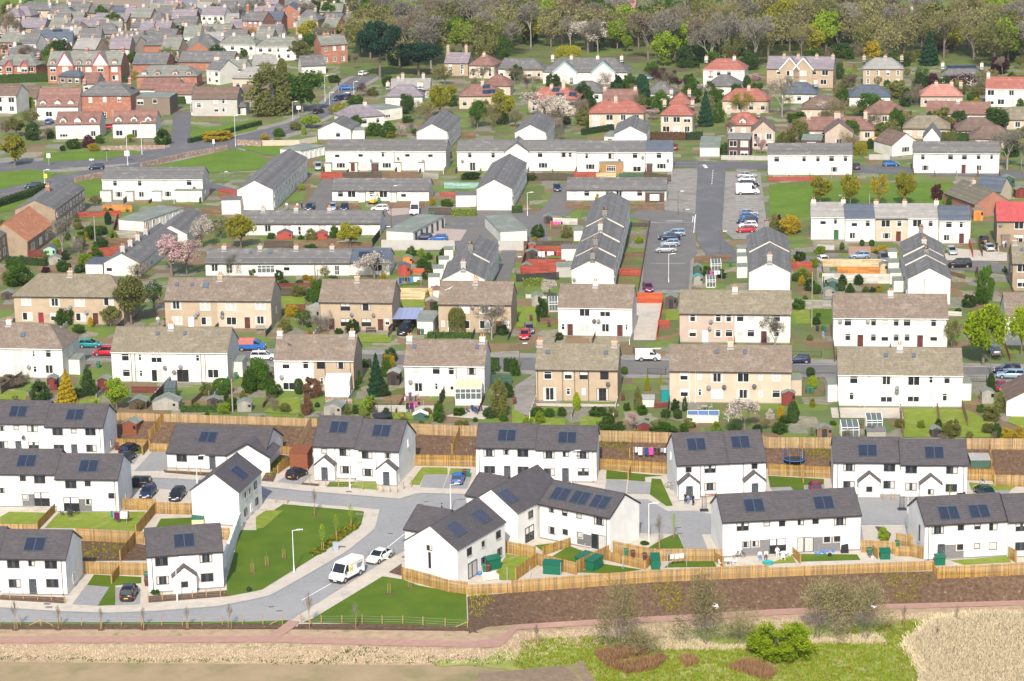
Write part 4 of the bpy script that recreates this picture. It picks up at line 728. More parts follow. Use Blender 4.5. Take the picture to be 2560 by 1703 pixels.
# garages, carports
def flat(label,t,a,b,c,he=2.4,wall='wht',cat='garage',**k):return house(label,t,a,b,kind='f',he=he,wall=wall,roof=k.pop('roof','felt'),D=k.pop('D',12),cat=cat,name=cat.replace(' ','_'),gut=False,**k)
flat('flat green-roofed garage block beside the parking yard','11',(1200,556),(1446,570),None,D=18,side=[((i+.5)/6,1.05,'Dg')for i in range(6)])
flat('flat pale-roofed garage block right of the parking yard','11',(2250,566),('21',138,552),None,D=17)
flat('flat green-roofed carport with glazed side','01',(1090,452),(1322,470),None,D=16,side=[((i+.5)/6,1.2,'t')for i in range(6)],cat='carport')
flat('low white garage with grey flat roof by the brown hedge','20',(1730,1357),(1910,1357),None,D=16,roof='felt')
flat('row of white lock-up garages beside the daisy field','n',(753,378),(812,365),None,D=7,aw=(5,'Dw',1))
flat('flat-roofed brown garage with cars by the green roof','11',(1490,1388),(1628,1390),None,D=6,roof='felt',aw=(1,'Dw',1))
# ================================================================ houses beyond the old estate
FTI=(0,.45)
def fh(label,t,a,b,wall='wht',roof='slt',**k):
 k.setdefault('tile',FTI); k.setdefault('D',8.5); k.setdefault('Rr',2.6); k.setdefault('base',False)
 k.setdefault('group','older houses of the town beyond'); return house(label,t,a,b,wall=wall,roof=roof,**k)
m_bpink=mat('maroon_bargeboard',(.32,.06,.13)); mat('turquoise_bargeboard',(.22,.42,.45))
fh('brown-roofed white cottage row with three dormers, nearest left','00',(510,1145),(915,1140),roof='ros',he=4.0,dorm=[(580,1130),(712,1130),(850,1125)],wins='w,587,1240 p,718,1255 d,858,1230')
fh('brown-roofed white cottage row with three dormers, to its right','00',(1035,1135),(1430,1130),roof='ros',he=4.0,dorm=[(1090,1110),(1232,1105),(1362,1100)],wins='d,1098,1225 p,1240,1240 w,1368,1213')
fh('brown-roofed white house with dormers behind the cottages','00',(338,980),(715,978),roof='ros',he=3.8,Rr=4.2,D=10,dorm=[(390,890),(525,900),(645,895)],wins='d,450,1050')
fh('red sandstone villa with hipped slate roof and white sashes','00',(730,880),(1200,880),'red','slt',kind='h',he=6.2,Rr=3.0,D=10,hip=.95,chim=[(740,730),(1195,715)],wins='f,832,920 f,963,915 f,1098,915 f,963,1060',sky_=[(950,798,.8,.8)])
fh('dark-walled house with green flat roof','00',(1205,897),(1560,897),'drk','felt',kind='f',he=5,D=9,wins='d,1290,940 d,1335,940 s,1425,930')
fh('white modern house with glass lean-to and dark tiled roof','00',(1765,908),(2180,908),'gry','dkb',wins='s,1985,925 s,2063,925 s,1990,1010 s,2065,1010 g,1830,970')
fh('dark brown-roofed bungalow at the left beside the olive trees','00',(2185,910),(2450,914),'gry','dkb',he=3,Rr=3.2,D=11)
fh('green timber garage beside the white modern house','00',(2165,985),(2262,985),'wht','slt',he=2.3,Rr=1.0,D=5,aw=(1,'p',1),cat='garage',name='garage',group=None)
fh('brown-roofed bungalow behind the green flat roof','00',(1285,822),(1620,828),roof='ros',he=2.7,aw=(2,'d'))
fh('brown-roofed bungalow with white gable','00',(1420,865),(1760,868),roof='ros',he=2.7,aw=(2,'d'))
fh('white mono-pitch house cut by the left edge','00',(-120,880),(145,885),'wht','dkb',he=5,aw=(3,'d'))
fh('long red sandstone house with maroon half-timbered gables','00',(435,602),(1110,600),'red','slg',he=5.6,Rr=3.6,D=10,cg=[(595,545,5.2,4.0,'wht','maroon_bargeboard'),(920,555,5.2,4.0,'wht','maroon_bargeboard')],dorm=[(480,545),(720,545),(810,545),(1050,545)],wins='d,487,640 s,558,640 d,725,640 d,815,640 s,885,640 s,967,640 d,1053,640 d,490,720 s,640,720 d,1060,715',chim=[(480,455),(800,440),(1190,430)],chm=WALL['red'])
fh('red sandstone villa with maroon gables at the left edge','00',(-60,600),(330,606),'red','slg',kind='h',he=4.6,D=10,Rr=2.6,cg=[(78,560,2.6,1.6,'red','maroon_bargeboard'),(220,568,2.6,1.6,'red','maroon_bargeboard')],chim=[(65,490),(355,490)],aw=(4,'d'))
fh('small slate pavilion in front of the red gabled house','00',(540,700),(740,706),'drk','blu',kind='h',he=2.6,D=5,Rr=1.4,aw=(3,'s',1))
fh('red sandstone house with pale slates and four small dormers','00',(1255,705),(1810,700),'red','slg',kind='h',he=3.6,D=9,dorm=[(1325,695),(1447,695),(1610,690),(1735,690)],wins='s,1405,720 s,1655,730')
fh('long red-walled hall under weathered slates','00',(1645,570),(2140,574),'red','slt',he=2.8,D=9,Rr=2.8)
fh('slate-roofed hall with white roof lights','00',(1220,590),(1530,592),'red','slt',he=2.8,D=9,Rr=3.,sky_=[(1262,570,1.3,1.2),(1340,570,1.3,1.2),(1415,565,1.3,1.2)])
fh('red brick school hall with tall white windows','00',(1210,420),(1660,414),'brk','slt',he=4.6,D=9,wins='f,1535,460 f,1580,462 f,1630,465')
fh('red brick gable wing beside the school hall','00',(1690,480),(1960,478),'brk','slg',kind='y',c=(1990,380),he=3.5,Rr=3.4)
fh('white villa with hipped slates behind the school','00',(2010,410),(2350,412),'wht','slg',kind='h',he=4.8,chim=[(2030,310),(2155,310),(2330,310)],aw=(4,'s'))
fh('white house with blue slates and three gabled dormers','00',(362,396),(660,388),'wht','blu',he=4.4,Rr=3.6,D=10,dorm=[(415,355),(505,352),(590,350)],wins='d,420,440 d,520,440',pv=[(530,285)],pvs=(3.4,1.2),chim=[(695,245)])
fh('slate-roofed house with hipped roof above the red villa','00',(20,510),(310,512),'wht','slt',kind='h',he=3,chim=[(138,390)])
TOWN='''cream villa with hipped slates by the links|145,92,500,95|crm|slt|h|5|4,f|175:25,455:25,595:20
green-roofed house with turquoise gables|505,190,760,188|stn|slg|x|3.4|3,s|520:100,760:95
lilac-slated stone terrace behind the turquoise gables|590,245,960,248|stn|pur|x|3|4,s|820:170
brown-gabled house at the left beyond the hedge|190,250,330,255|stn|pur|x|3|2,s|
white gabled cottage by the dark hedge|255,340,350,345|wht|slt|x|2.6|2,s|
stone gabled hall near the shore|790,120,980,125|stn|slt|x|4|3,s|790:10
blue-slated stone house near the shore|975,130,1200,135|stn|blu|x|3.5|4,s|1030:30,1160:50
lilac-roofed house with stone front gable|850,200,1160,205|stn|pur|x|3.2|4,s|1030:110
stone house under wide green slates|1350,100,1600,105|stn|slg|x|4.4|4,s|1370:30,1590:30
grey hipped roof behind the stone gable|1290,190,1500,195|gry|slt|h|4|3,s|1310:100
stone house with two gabled dormers|1600,235,1800,235|stn|slt|x|3.6|3,s|1640:160
tall white harled house near the shore|1850,140,2060,142|wht|pur|x|6|4,s|1860:60,2070:60
grey slated house behind the tall white one|2080,130,2230,135|gry|slt|h|4|3,s|2200:60
green-slated house with turquoise dormers|1835,305,2110,308|stn|slg|x|2.8|4,s|1900:260
stone house with lilac gable|2100,260,2260,262|stn|pur|x|3.8|3,s|2110:190,2270:190
pink stone tenement at the top|2230,190,2420,195|brk|slt|x|7|4,f|2250:30
low grey roof behind the school|1060,370,1290,372|wht|slt|x|3|3,s|1080:260
white gabled cottage beside the school|1100,380,1220,382|wht|slt|x|3.8|2,s|
small grey roofed block behind the school|1300,330,1480,330|gry|slt|h|3|3,s|
lilac-roofed stone villa with dark barge boards|1280,280,1400,280|stn|pur|x|4|2,s|1290:190,1400:190
purple-roofed stone terrace with tall chimneys|1390,275,1560,275|stn|pur|x|4|3,s|1540:110,1505:270
orange-roofed house by the beach|1480,90,1640,92|crm|pink|x|3|3,s|1630:30
slate house by the beach|1660,120,1800,120|gry|slt|h|3|3,s|1760:60
slate roofed cottage in the town centre|1660,325,1900,330|gry|slt|x|2.8|4,s|1845:280
grey town house at the far shore|1990,90,2160,90|gry|slt|x|5|4,s|2000:40
stone corner house by the shore|2160,60,2380,62|stn|slt|x|5|4,f|2180:0
white bungalow among the cottages|880,265,1000,265|wht|slt|x|3|2,s|
slate roofed row with skylights|1200,250,1290,255|wht|slt|x|4|2,s|
white house tucked behind the halls|1900,640,2020,650|wht|slt|x|4.4|2,s|1885:540,2010:550
pale slated house with timber gable|2140,720,2420,722|crm|lgt|h|3.6|3,s|2250:590
green shed roofed house by the lane|2090,640,2240,642|wht|slg|x|3|2,s|2190:580
brown roofed bungalow left of the red villa|210,905,335,905|gry|dkb|x|2.6|2,s|
low brown roofed bungalow behind the cottages|760,770,890,770|gry|ros|x|2.6|2,s|'''
for ln in TOWN.split('\n'):
 lab,q,wl,rf,kd,he_,aw_,ch=ln.split('|'); q=[float(v)for v in q.split(',')]; n_,cd_=aw_.split(',')
 fh(lab,'00',q[:2],q[2:],wl,rf,kind=kd,he=float(he_),aw=(int(n_),cd_),chim=[tuple(float(v)for v in p.split(':'))for p in ch.split(',')if p])
TOWN1='''red villa with corner chimneys below the pines|600,420,840,405|red|slg|x|6|3,f|628:320,660:310,885:320,925:310
white hipped house with three brick chimneys|0,430,420,428|wht|slg|h|4.5|5,s|115:320,255:310,410:325
white gabled bungalow at the tree edge|420,610,640,600|wht|slt|x|2.6|2,d|
grey dormered house beside the yellow tree|1190,890,1530,887|wht|pur|h|3|3,d|1195:850,1215:760,1500:760,1525:800
grey house with a solar panel behind the dormer|1240,830,1600,825|gry|lgt|x|2.4|0,s|1350:680,1540:680,1310:715
lilac hipped bungalow by the glass porch|820,1090,1180,1060|wht|pur|h|2.7|3,s|1000:940
white sunroom end of the lilac bungalow|1160,1010,1345,985|wht|felt|f|3.2|2,g|
cream house with red roof and six solar panels|1870,885,2260,882|crm|ros|h|3.6|4,s|2085:745
maroon hipped roof behind the solar house|2090,790,2340,790|crm|ros|h|3|2,s|
stone church hall with lilac slates|1735,580,1950,582|stn|pur|x|4|2,f|1740:420,1935:420
maroon-roofed cream house in the trees|1960,600,2190,605|crm|ros|h|4|3,s|2100:490
low grey flat roofed hall beside the villa|2230,630,2400,640|wht|slt|x|3|3,s|
blue mansard tenement at the top|30,190,235,190|brk|blu|x|6|4,f|60:80
pink gabled church with blue slates at the top|215,110,400,110|brk|blu|y|6|2,f|
white harled house in the trees at the top|840,120,960,122|wht|slg|h|3|2,s|980:120
blue-roofed lodge behind the big pine|950,200,1180,200|brk|blu|h|2.6|3,s|990:120
pink tenement at the far end of the town|880,70,1150,60|brk|slt|x|4|5,f|
long pale roofed block at the top edge|1150,55,1500,40|stn|lgt|x|6|8,s|
cottage roof left of the big pine|600,200,760,205|gry|slt|x|3|2,s|
grey cottage by the road junction|0,600,200,590|wht|lgt|x|3|3,s|215:480'''
TOWN2='''grey low-roofed hall left of the white villa|-60,640,290,640|crm|slt|h|3|4,s|
red hipped house with solar panels behind blossom|150,910,590,916|crm|red|h|4|4,s|365:780,475:750
long red-roofed cream house left of the cypress|710,1042,1210,1042|crm|red|h|4.4|4,d|955:890
upper red roof block behind the cream house|835,930,1150,930|crm|ros|x|3|2,s|850:850,1135:850
cream house with red hips and stone chimneys|1370,1060,1660,1062|crm|red|h|5|3,d|1405:940,1683:950
red roof half hidden behind the cream house|1450,960,1640,960|crm|red|h|4|2,s|1430:850,1632:880
white house with red roof beside the park|1760,640,2140,645|wht|red|h|5.2|4,s|1775:530,2047:520
grey hipped bungalow below the red-roofed white house|1790,790,2080,795|wht|slt|h|2.6|3,s|1770:690,1837:690
wide red hipped roof behind the yellow shrub|1938,925,2360,928|crm|red|h|3.4|4,s|2180:790
red bungalow with white dormer and tall chimneys|1975,1150,2285,1152|pnk|red|h|2.7|3,s|1992:1030,2268:1020
dark slated bungalow behind the cypress|520,850,830,852|wht|slt|h|2.7|3,s|470:760,537:750
grey roof behind the purple trees|1230,860,1480,862|wht|slt|h|2.7|3,s|
brown flat-topped extension with two windows|1985,1280,2190,1282|dwd|slg|f|5|2,d|
pinkish gabled house with open carport|2205,1215,2420,1215|pnk|dkb|y|4.4|2,d|
white garden house by the green hedge|850,1255,950,1257|wht|felt|f|2.6|1,s|
orange-roofed town block at the top|885,80,1130,80|crm|pink|x|5|4,f|
red shop block at the top edge|380,40,620,42|brk|red|x|5|4,f|
stone tenement with sash windows at the top edge|620,60,870,62|stn|slt|x|7|4,f|
white parapet block at the top edge|1130,55,1300,57|wht|slt|f|5|3,f|
pink sandstone block in the bare trees|700,140,990,142|brk|pink|x|3|4,s|
white low block behind the blossom tree|870,235,1000,237|wht|slt|f|4|3,s|
grey slate block in the trees at the top|1460,60,1600,62|gry|slt|x|5|3,s|'''
TOWN3='''stone villa with grey hips beside the conifer|875,635,1242,635|stn|lgt|h|5|4,f|885:540,1078:525,1240:535
white-fronted slate bungalow behind the bare tree|130,862,445,866|wht|blu|h|2.7|3,s|170:730,440:800
black-slated house with flat top and dormers|750,890,1125,890|wht|blu|h|2.8|3,s|
pale red bungalow with two chimneys|1405,885,1790,885|pnk|pink|h|3|4,s|1548:755,1688:800,1785:770
white house with red roof at the right edge|2005,815,2480,822|wht|red|x|5|5,d|2030:670
long brown-roofed white bungalow|1455,1045,2035,1055|wht|ros|x|2.8|6,d|1750:945
grey-green hipped bungalow by the red car|1245,1182,1670,1187|crm|olv|h|2.6|4,s|
dark brown hipped bungalow right of the red car|1740,1202,2120,1202|crm|dkb|h|2.6|4,s|
wide red-roofed bungalow with blue dormer|200,1200,980,1195|crm|ros|h|2.8|6,d|373:1040,625:1040,897:1030
brown bungalow with a wide white dormer|900,1045,1250,1048|crm|ros|h|2.8|3,d|
brown hipped roof behind the bare shrubs|310,1000,700,1003|crm|dkb|h|2.8|3,s|
flat dormered dark house with pink tree|310,1290,490,1292|dwd|felt|f|4.6|1,g|
gabled pinkish house with brown barge boards|525,1228,785,1228|pnk|dkb|y|3.6|1,d|600:1110
white gabled house with brown apex by the lawn|1145,1338,1390,1315|wht|dkb|y|2.8|1,w|
small white gable with pale grey roof|1430,1270,1585,1272|wht|slt|y|2.4|0,s|
bungalow with solar panels along its ridge|1590,700,1970,705|wht|slt|h|2.7|3,s|1570:640,1975:640
grey-brown hipped bungalow at the right edge|2120,1100,2480,1105|crm|olv|h|2.6|3,d|
low farmhouse with dark roofs at the top right|1300,180,1650,185|wht|slt|x|2.6|5,s|1150:60
white farm barn gable at the top right|1600,200,1780,205|wht|slt|y|5|1,s|
white farm cottage beside the bare trees|1110,220,1320,225|wht|slt|x|3|3,s|1150:65
white end wall block of the farm|1800,160,1880,165|wht|slt|f|5|0,s|
pink tower block at the top right|1715,70,1860,72|brk|lgt|f|8|2,f|
orange-roofed block at the top edge|360,40,600,42|brk|pink|x|4|4,f|
red roofs of the town at the top right|2020,20,2400,22|brk|red|x|4|5,f|
brown bungalow roof below the bare tree|1855,1275,2250,1280|crm|dkb|h|2.4|3,s|'''
for T_i,tile_ in((TOWN1,'10'),(TOWN2,'20'),(TOWN3,'30')):
 for ln in T_i.split('\n'):
  lab,q,wl,rf,kd,he_,aw_,ch=ln.split('|'); q=[float(v)for v in q.split(',')]; n_,cd_=aw_.split(','); kw={}
  if 'six solar' in lab:kw=dict(pv=[(2120,800),(2120,850),(2170,845)],pvs=(2.2,1.8))
  if 'solar panels behind' in lab:kw=dict(pv=[(405,830),(440,880),(560,872)],pvs=(2.2,1.8))
  if 'along its ridge' in lab:kw=dict(pv=[(1690,620),(1780,620),(1870,618)],pvs=(3.2,1.4))
  if 'white dormer and tall' in lab:kw=dict(dorm=[(2122,1095,'wht')])
  fh(lab,tile_,q[:2],q[2:],wl,rf,kind=kd,he=float(he_),aw=(int(n_),cd_)if int(n_)else None,chim=[tuple(float(v)for v in p.split(':'))for p in ch.split(',')if p],**kw)
fh('long white villa with turquoise gables and red arch','20',(285,660),(1060,665),'wht','slt',kind='h',he=3.6,D=11,Rr=3.4,cg=[(485,590,7,3.,'wht','turquoise_bargeboard'),(840,595,7,3.,'wht','turquoise_bargeboard')],chim=[(375,510),(548,545),(790,545),(1010,525)],wins='d,378,700 s,577,700 d,735,705 d,945,705 s,300,700')
fh('stone semi villa with twin gables at the park edge','30',(-10,632),(600,640),'stn','pur',he=5.4,D=9,Rr=3.,cg=[(200,560,5.5,3.2),(325,560,5.5,3.2)],chim=[(150,525),(280,505),(450,510),(598,560)],chm=WALL['stn'],wins='d,20,665 s,100,665 s,425,670 d,525,672 d,510,755')
fh('red stone cottage with mossy slates at the right','31',(1625,210),(1905,315),'brk','mos',kind='x',he=2.8,Rr=2.6,D=8.5,chim=[(1890,90)],chm=WALL['crm'])
fh('grey-slated rear wing of the red stone cottage','31',(1905,180),(2140,200),'crm','blu',he=2.6,D=7)
def town(n,seed,box,clear):
 rr=random.Random(seed); k=0; t_=0
 while k<n and t_<3000:
  t_+=1; x,y=rr.uniform(box[0],box[2]),rr.uniform(box[1],box[3]); p=on_z(x,y,ZUP+4)
  if any((p.x-q.x)**2+(p.y-q.y)**2*.8<clear**2 for _,q in HL)or(x>690 and y>75):continue
  w=rr.uniform(34,62); wl,wn=rr.choice((('stn','stone'),('stn','sandstone'),('stn','buff stone'),('red','red sandstone'),('wht','white'),('crm','cream'),('red','red stone'))); rf,rn=rr.choice((('slt','weathered slate'),('slg','green-grey slate'),('pur','lilac slate'),('slt','dark slate'),('lgt','pale slate'))); c=min(HL,key=lambda q:(q[1].x-p.x)**2+(q[1].y-p.y)**2)
  lb_=' '.join((wn+' house under '+rn+(' left of' if p.x<c[1].x else ' right of')+' the '+c[0]).split()[:16]); yr=y+rr.uniform(-1,1.5)
  fh(lb_,'n',(x-w/2,y),(x+w/2,yr),wl,rf,kind=rr.choice('xxh'),he=rr.choice((3.2,4.4,5.2)),aw=(3,'s'),chim=[(x-w*.4,y-22)]+([(x+w*.4,y-22)]if rr.random()<.6 else[]),D=rr.uniform(7,9.5),Rr=rr.uniform(2.4,3.4)); k+=1
town(44,5,(15,30,850,130),9.5); town(9,6,(640,8,890,60),9)
# ================================================================ vegetation
def rs(seed):return np.random.RandomState(seed)
def unit(v):return v/np.maximum(1e-6,np.linalg.norm(v,axis=-1,keepdims=True))
def lvs(rg,P,size,asp=.7,up=.0):
 n=len(P); a=unit(rg.normal(size=(n,3))); b=unit(np.cross(a,rg.normal(size=(n,3)))); s=size*rg.uniform(.6,1.3,(n,1))
 return P,a*s,b*s*asp
def branch(mb,rr,p,d,L,r,depth,tips,spread=.55,n=3,rise=.12):
 q=p+d*L; mb.tube(p,q,r,r*.62,4 if depth<2 else 5,caps=False)
 if depth==0:tips.append((q,d)); return
 for i in range(n):
  e=Vector((rr.gauss(0,1),rr.gauss(0,1),rr.gauss(0,.7))); e-=d*e.dot(d); e.normalize()
  nd=(d+e*rr.uniform(spread*.6,spread*1.4)+Vector((0,0,rise))).normalized()
  branch(mb,rr,p.lerp(q,rr.uniform(.55,1))if i else q,nd,L*rr.uniform(.6,.85),r*.6,depth-1,tips,spread,n,rise)
def fit(tips,mb,z0=.0):
 v=np.array(mb.v); z=v[:,2].max(); rx=max(np.abs(v[:,:2]).max(),.01); s=np.array([.47/rx,.47/rx,.97/z]); mb.v=[tuple(q)for q in v*s]
 return np.array([tuple(p)for p,d in tips])*s,np.array([tuple(d)for p,d in tips])
BARK=mat('tree_bark',(.13,.10,.075),(.19,.16,.13),6.)
BIRCH=mat('pale_bark',(.27,.245,.21),(.19,.17,.145),6.)
LF=dict(yel=leaf('yellow_green_leaves',(.34,.31,.03),(.22,.22,.02)),lime=leaf('lime_leaves',(.27,.36,.03),(.18,.27,.02)),green=leaf('green_leaves',(.085,.16,.02),(.05,.11,.015)),olive=leaf('olive_leaves',(.21,.21,.06),(.13,.14,.04)),
dark=leaf('dark_leaves',(.06,.105,.025),(.035,.07,.018),.25),pine=leaf('pine_needles',(.018,.05,.028),(.012,.034,.02),.1),con=leaf('conifer_needles',(.03,.075,.035),(.018,.05,.022),.1),purple=leaf('purple_leaves',(.10,.035,.045),(.06,.022,.03)),brown=leaf('brown_twigs',(.27,.215,.15),(.18,.145,.10),.3),grey=leaf('grey_twigs',(.29,.265,.21),(.2,.18,.145),.3),
mixed=leaf('budding_twigs',(.29,.275,.09),(.21,.18,.10),.35),white=leaf('white_blossom',(.66,.60,.55),(.40,.33,.25),.3),pink=leaf('pink_blossom',(.56,.40,.39),(.40,.25,.24),.3),gold=leaf('golden_leaves',(.46,.33,.02),(.32,.24,.02)),bright=leaf('bright_spring_leaves',(.35,.43,.02),(.2,.30,.012),.4),beech=leaf('brown_hedge_leaves',(.19,.10,.055),(.13,.07,.04),.15),rush=leaf('brown_rushes',(.42,.25,.13),(.28,.165,.085),.3),reed=leaf('pale_reeds',(.80,.69,.49),(.60,.50,.33),.3),willow=leaf('willow_twigs',(.30,.265,.13),(.20,.18,.085),.25))
PROTO={}
def proto(kind,v):
 k=(kind,v)
 if k in PROTO:return PROTO[k]
 seed=sum(map(ord,kind))*7+v; rg=rs(seed); rr=random.Random(seed); mb=MB(); tips=[]; m0=[LF['green']]
 def blobs(nc,nl,size,cz,rz,rxy,cr,hollow=.35,flat=1.):
  c=unit(rg.normal(size=(nc,3)))*rg.uniform(hollow,1,(nc,1))**.5; c=c*[rxy-cr*.8,rxy-cr*.8,rz-cr*.7]+[0,0,cz]
  P=np.repeat(c,nl,0)+unit(rg.normal(size=(nc*nl,3)))*rg.uniform(.2,1,(nc*nl,1))**.6*cr*np.repeat(rg.uniform(.7,1.3,(nc,1)),nl,0)*[1,1,flat]
  rn=np.clip(np.repeat(rg.uniform(.1,.9,nc),nl)+rg.uniform(-.2,.2,nc*nl),.01,.99); return c,P,rn
 if kind=='birch':
  mb.tube((0,0,0),(.02,.01,.98),.012,.004,5,caps=False); n=420
  for i in range(30):
   z=rr.uniform(.35,.9); a=rr.uniform(0,6.3); l=(1.02-z)*.55+.08; q=Vector((l*math.cos(a)*.75,l*math.sin(a)*.75,z+l*.75)); mb.tube((0,0,z),q,.006,.002,4,caps=False); tips.append((q,(q-Vector((0,0,z))).normalized()))
  T=np.array([tuple(p)for p,d in tips]); Dn=np.array([tuple(d)for p,d in tips]); P=np.repeat(T,14,0)-np.repeat(Dn,14,0)*rg.uniform(0,.25,(n,1))+rg.normal(size=(n,3))*.02; d=unit(np.repeat(Dn,14,0)+rg.normal(size=(n,3))*.5); w=unit(np.cross(d,rg.normal(size=(n,3)))); cr=cards(kind,P,d*.03,w*.0035,rg.uniform(.01,.99,n),m0)
 elif kind in('leafy','airy'):
  c,P,rn=blobs(46 if kind=='leafy' else 60,95 if kind=='leafy' else 24,0,.62,.38,.5,.13 if kind=='leafy' else.12)
  mb.tube((0,0,0),(0.01,0,.42),.03,.02,7,caps=False)
  for q in c[:26]:mb.tube((0,0,rr.uniform(.22,.45)),tuple(q),.011,.003,4,caps=False)
  cr=cards(kind,*lvs(rg,P,.021 if kind=='leafy' else.018),rn,m0)
 elif kind in('bare','twig'):
  for i in range(1 if kind=='bare' else 9):
   d0=Vector((0,0,1))if kind=='bare' else Vector((rr.gauss(0,.5),rr.gauss(0,.5),1)).normalized()
   branch(mb,rr,Vector((rr.gauss(0,.06),rr.gauss(0,.06),0))if kind=='twig' else Vector((0,0,0)),d0,.3 if kind=='bare' else rr.uniform(.22,.42),.023 if kind=='bare' else.006,4 if kind=='bare' else 3,tips,.6 if kind=='bare' else.5,3,.12)
  T,Dn=fit(tips,mb); nt_=24 if kind=='bare' else 10; n=len(T)*nt_
  d=unit(np.repeat(Dn,nt_,0)+rg.normal(size=(n,3))*.75); P=np.repeat(T,nt_,0)+rg.normal(size=(n,3))*(.045 if kind=='bare' else.06)+d*.02; P[:,2]=np.clip(P[:,2],.03 if kind=='twig' else.25,1.02)
  s=rg.uniform(.6,1.4,(n,1)); w=unit(np.cross(d,rg.normal(size=(n,3)))); cr=cards(kind,P,d*.026*s,w*(.0042 if kind=='bare' else.003)*s,rg.uniform(.01,.99,n),m0)
 elif kind=='bloss':
  branch(mb,rr,Vector((0,0,0)),Vector((0,0,1)),.3,.035,4,tips,.75,3,.05); T,Dn=fit(tips,mb); n=len(T)*34
  P=np.repeat(T,34,0)+rg.normal(size=(n,3))*.05; P[:,2]=np.clip(P[:,2],.25,1); cr=cards(kind,*lvs(rg,P,.013,.9),rg.uniform(.01,.99,n),m0)
 elif kind=='bush':
  c,P,rn=blobs(44,150,0,.45,.58,.52,.16,.5); c_=np.repeat(rg.uniform(.75,1.25,44),150)[:,None]; P[:,2]=np.abs(P[:,2])*c_[:,0]; mb=None; cr=cards(kind,*lvs(rg,P,.023),rn,m0)
 elif kind=='bigbush':
  c,P,rn=blobs(110,130,0,.42,.6,.55,.1,.45); P[:,2]=np.abs(P[:,2]); mb=None; cr=cards(kind,*lvs(rg,P,.0115),rn,m0)
 elif kind=='topiary':
  u=unit(rg.normal(size=(4200,3)))*rg.uniform(.9,1.02,(4200,1)); P=np.sign(u)*np.abs(u)**.8*[.5,.5,.5]+[0,0,.5]; mb=None; cr=cards(kind,*lvs(rg,P,.03),np.clip(.3+.5*P[:,2]+rg.uniform(-.25,.25,4200),.01,.99),m0)
 elif kind=='cone':
  n=5200; t=rg.uniform(0,1,n)**.75; a=rg.uniform(0,2*np.pi,n); lay=.82+.18*np.sin(t*46+a*2); r=.5*t**.85*lay*rg.uniform(.75,1.02,n); P=np.stack([r*np.cos(a),r*np.sin(a),1-t*.97],1)
  mb.tube((0,0,0),(0,0,.5),.03,.015,6,caps=False); cr=cards(kind,*lvs(rg,P,.028),np.clip(lay-.3+rg.uniform(-.25,.25,n),.01,.99),m0)
 elif kind=='col':
  n=3000; t=rg.uniform(0,1,n); a=rg.uniform(0,2*np.pi,n); r=.5*np.sin(np.pi*np.clip(t*.85+.12,0,1))**.6*rg.uniform(.8,1.02,n)*(.9+.1*np.sin(a*3+t*9)); P=np.stack([r*np.cos(a),r*np.sin(a),t],1); mb=None; cr=cards(kind,*lvs(rg,P,.04),np.clip(.2+.6*t+rg.uniform(-.25,.25,n),.01,.99),m0)
 elif kind=='pine':
  c,P,rn=blobs(60,110,0,.66,.34,.5,.13,.3,.55); mb.tube((0,0,0),(.03,.02,.6),.026,.018,7,caps=False)
  for q in c[:22]:mb.tube((.02,.01,rr.uniform(.35,.6)),tuple(q),.012,.004,4,caps=False)
  cr=cards(kind,*lvs(rg,P,.02,.5),rn,m0)
 elif kind=='weep':
  n=4200; a=rg.uniform(0,2*np.pi,n); r=.5*rg.uniform(.2,1,n)**.5; top=.95-1.0*(r-.1)**2*1.6; z=top-rg.uniform(0,1,n)**1.3*.75*(r/.5); P=np.stack([r*np.cos(a),r*np.sin(a),np.clip(z,.06,1)],1); d=np.tile([0,0,1.],(n,1))+rg.normal(size=(n,3))*.15
  mb.tube((0,0,0),(0,0,.6),.035,.02,6,caps=False); w=unit(np.cross(d,rg.normal(size=(n,3)))); cr=cards(kind,P,d*.035,w*.008,rg.uniform(.01,.99,n),m0)
 elif kind=='sapling':
  mb.tube((0,0,0),(0,0,.9),.014,.005,5,caps=False)
  for i in range(16):z=rr.uniform(.42,.9); a=rr.uniform(0,6.3); mb.tube((0,0,z),(.3*math.cos(a)*(1.1-z),.3*math.sin(a)*(1.1-z),z+.14),.005,.002,4,caps=False)
  n=260; t=rg.uniform(.42,1,n); a=rg.uniform(0,6.3,n); r=.42*np.sin(np.pi*np.clip((t-.38)/.66,0,1))*rg.uniform(.2,1,n); P=np.stack([r*np.cos(a),r*np.sin(a),t],1); cr=cards(kind,*lvs(rg,P,.024),rg.uniform(.01,.99,n),m0)
 tm=mb.mesh(kind+'_trunk',[BARK],True)if mb else None
 PROTO[k]=(tm,cr); return PROTO[k]
VN={}
def near(p):
 return min(HL,key=lambda q:(q[1].x-p.x)**2+(q[1].y-p.y)**2)[0]
CW=dict(yel='yellow-green',lime='lime green',green='green',olive='olive green',dark='dark green',pine='dark pine',con='dark conifer',purple='purple',brown='brown',grey='grey twiggy',mixed='budding brown-green',white='white-flowering',pink='pink-flowering',gold='golden',bright='bright green',beech='brown',willow='grey-brown willow',rush='brown')
KW=dict(bigbush='big shrub',leafy='tree',airy='half-bare tree',bare='bare tree',twig='many-stemmed bare shrub',bloss='blossom tree',bush='bushy shrub',topiary='clipped shrub',cone='conical conifer',col='columnar shrub',pine='pine tree',weep='weeping tree',sapling='young tree',birch='birch')
USED=set()
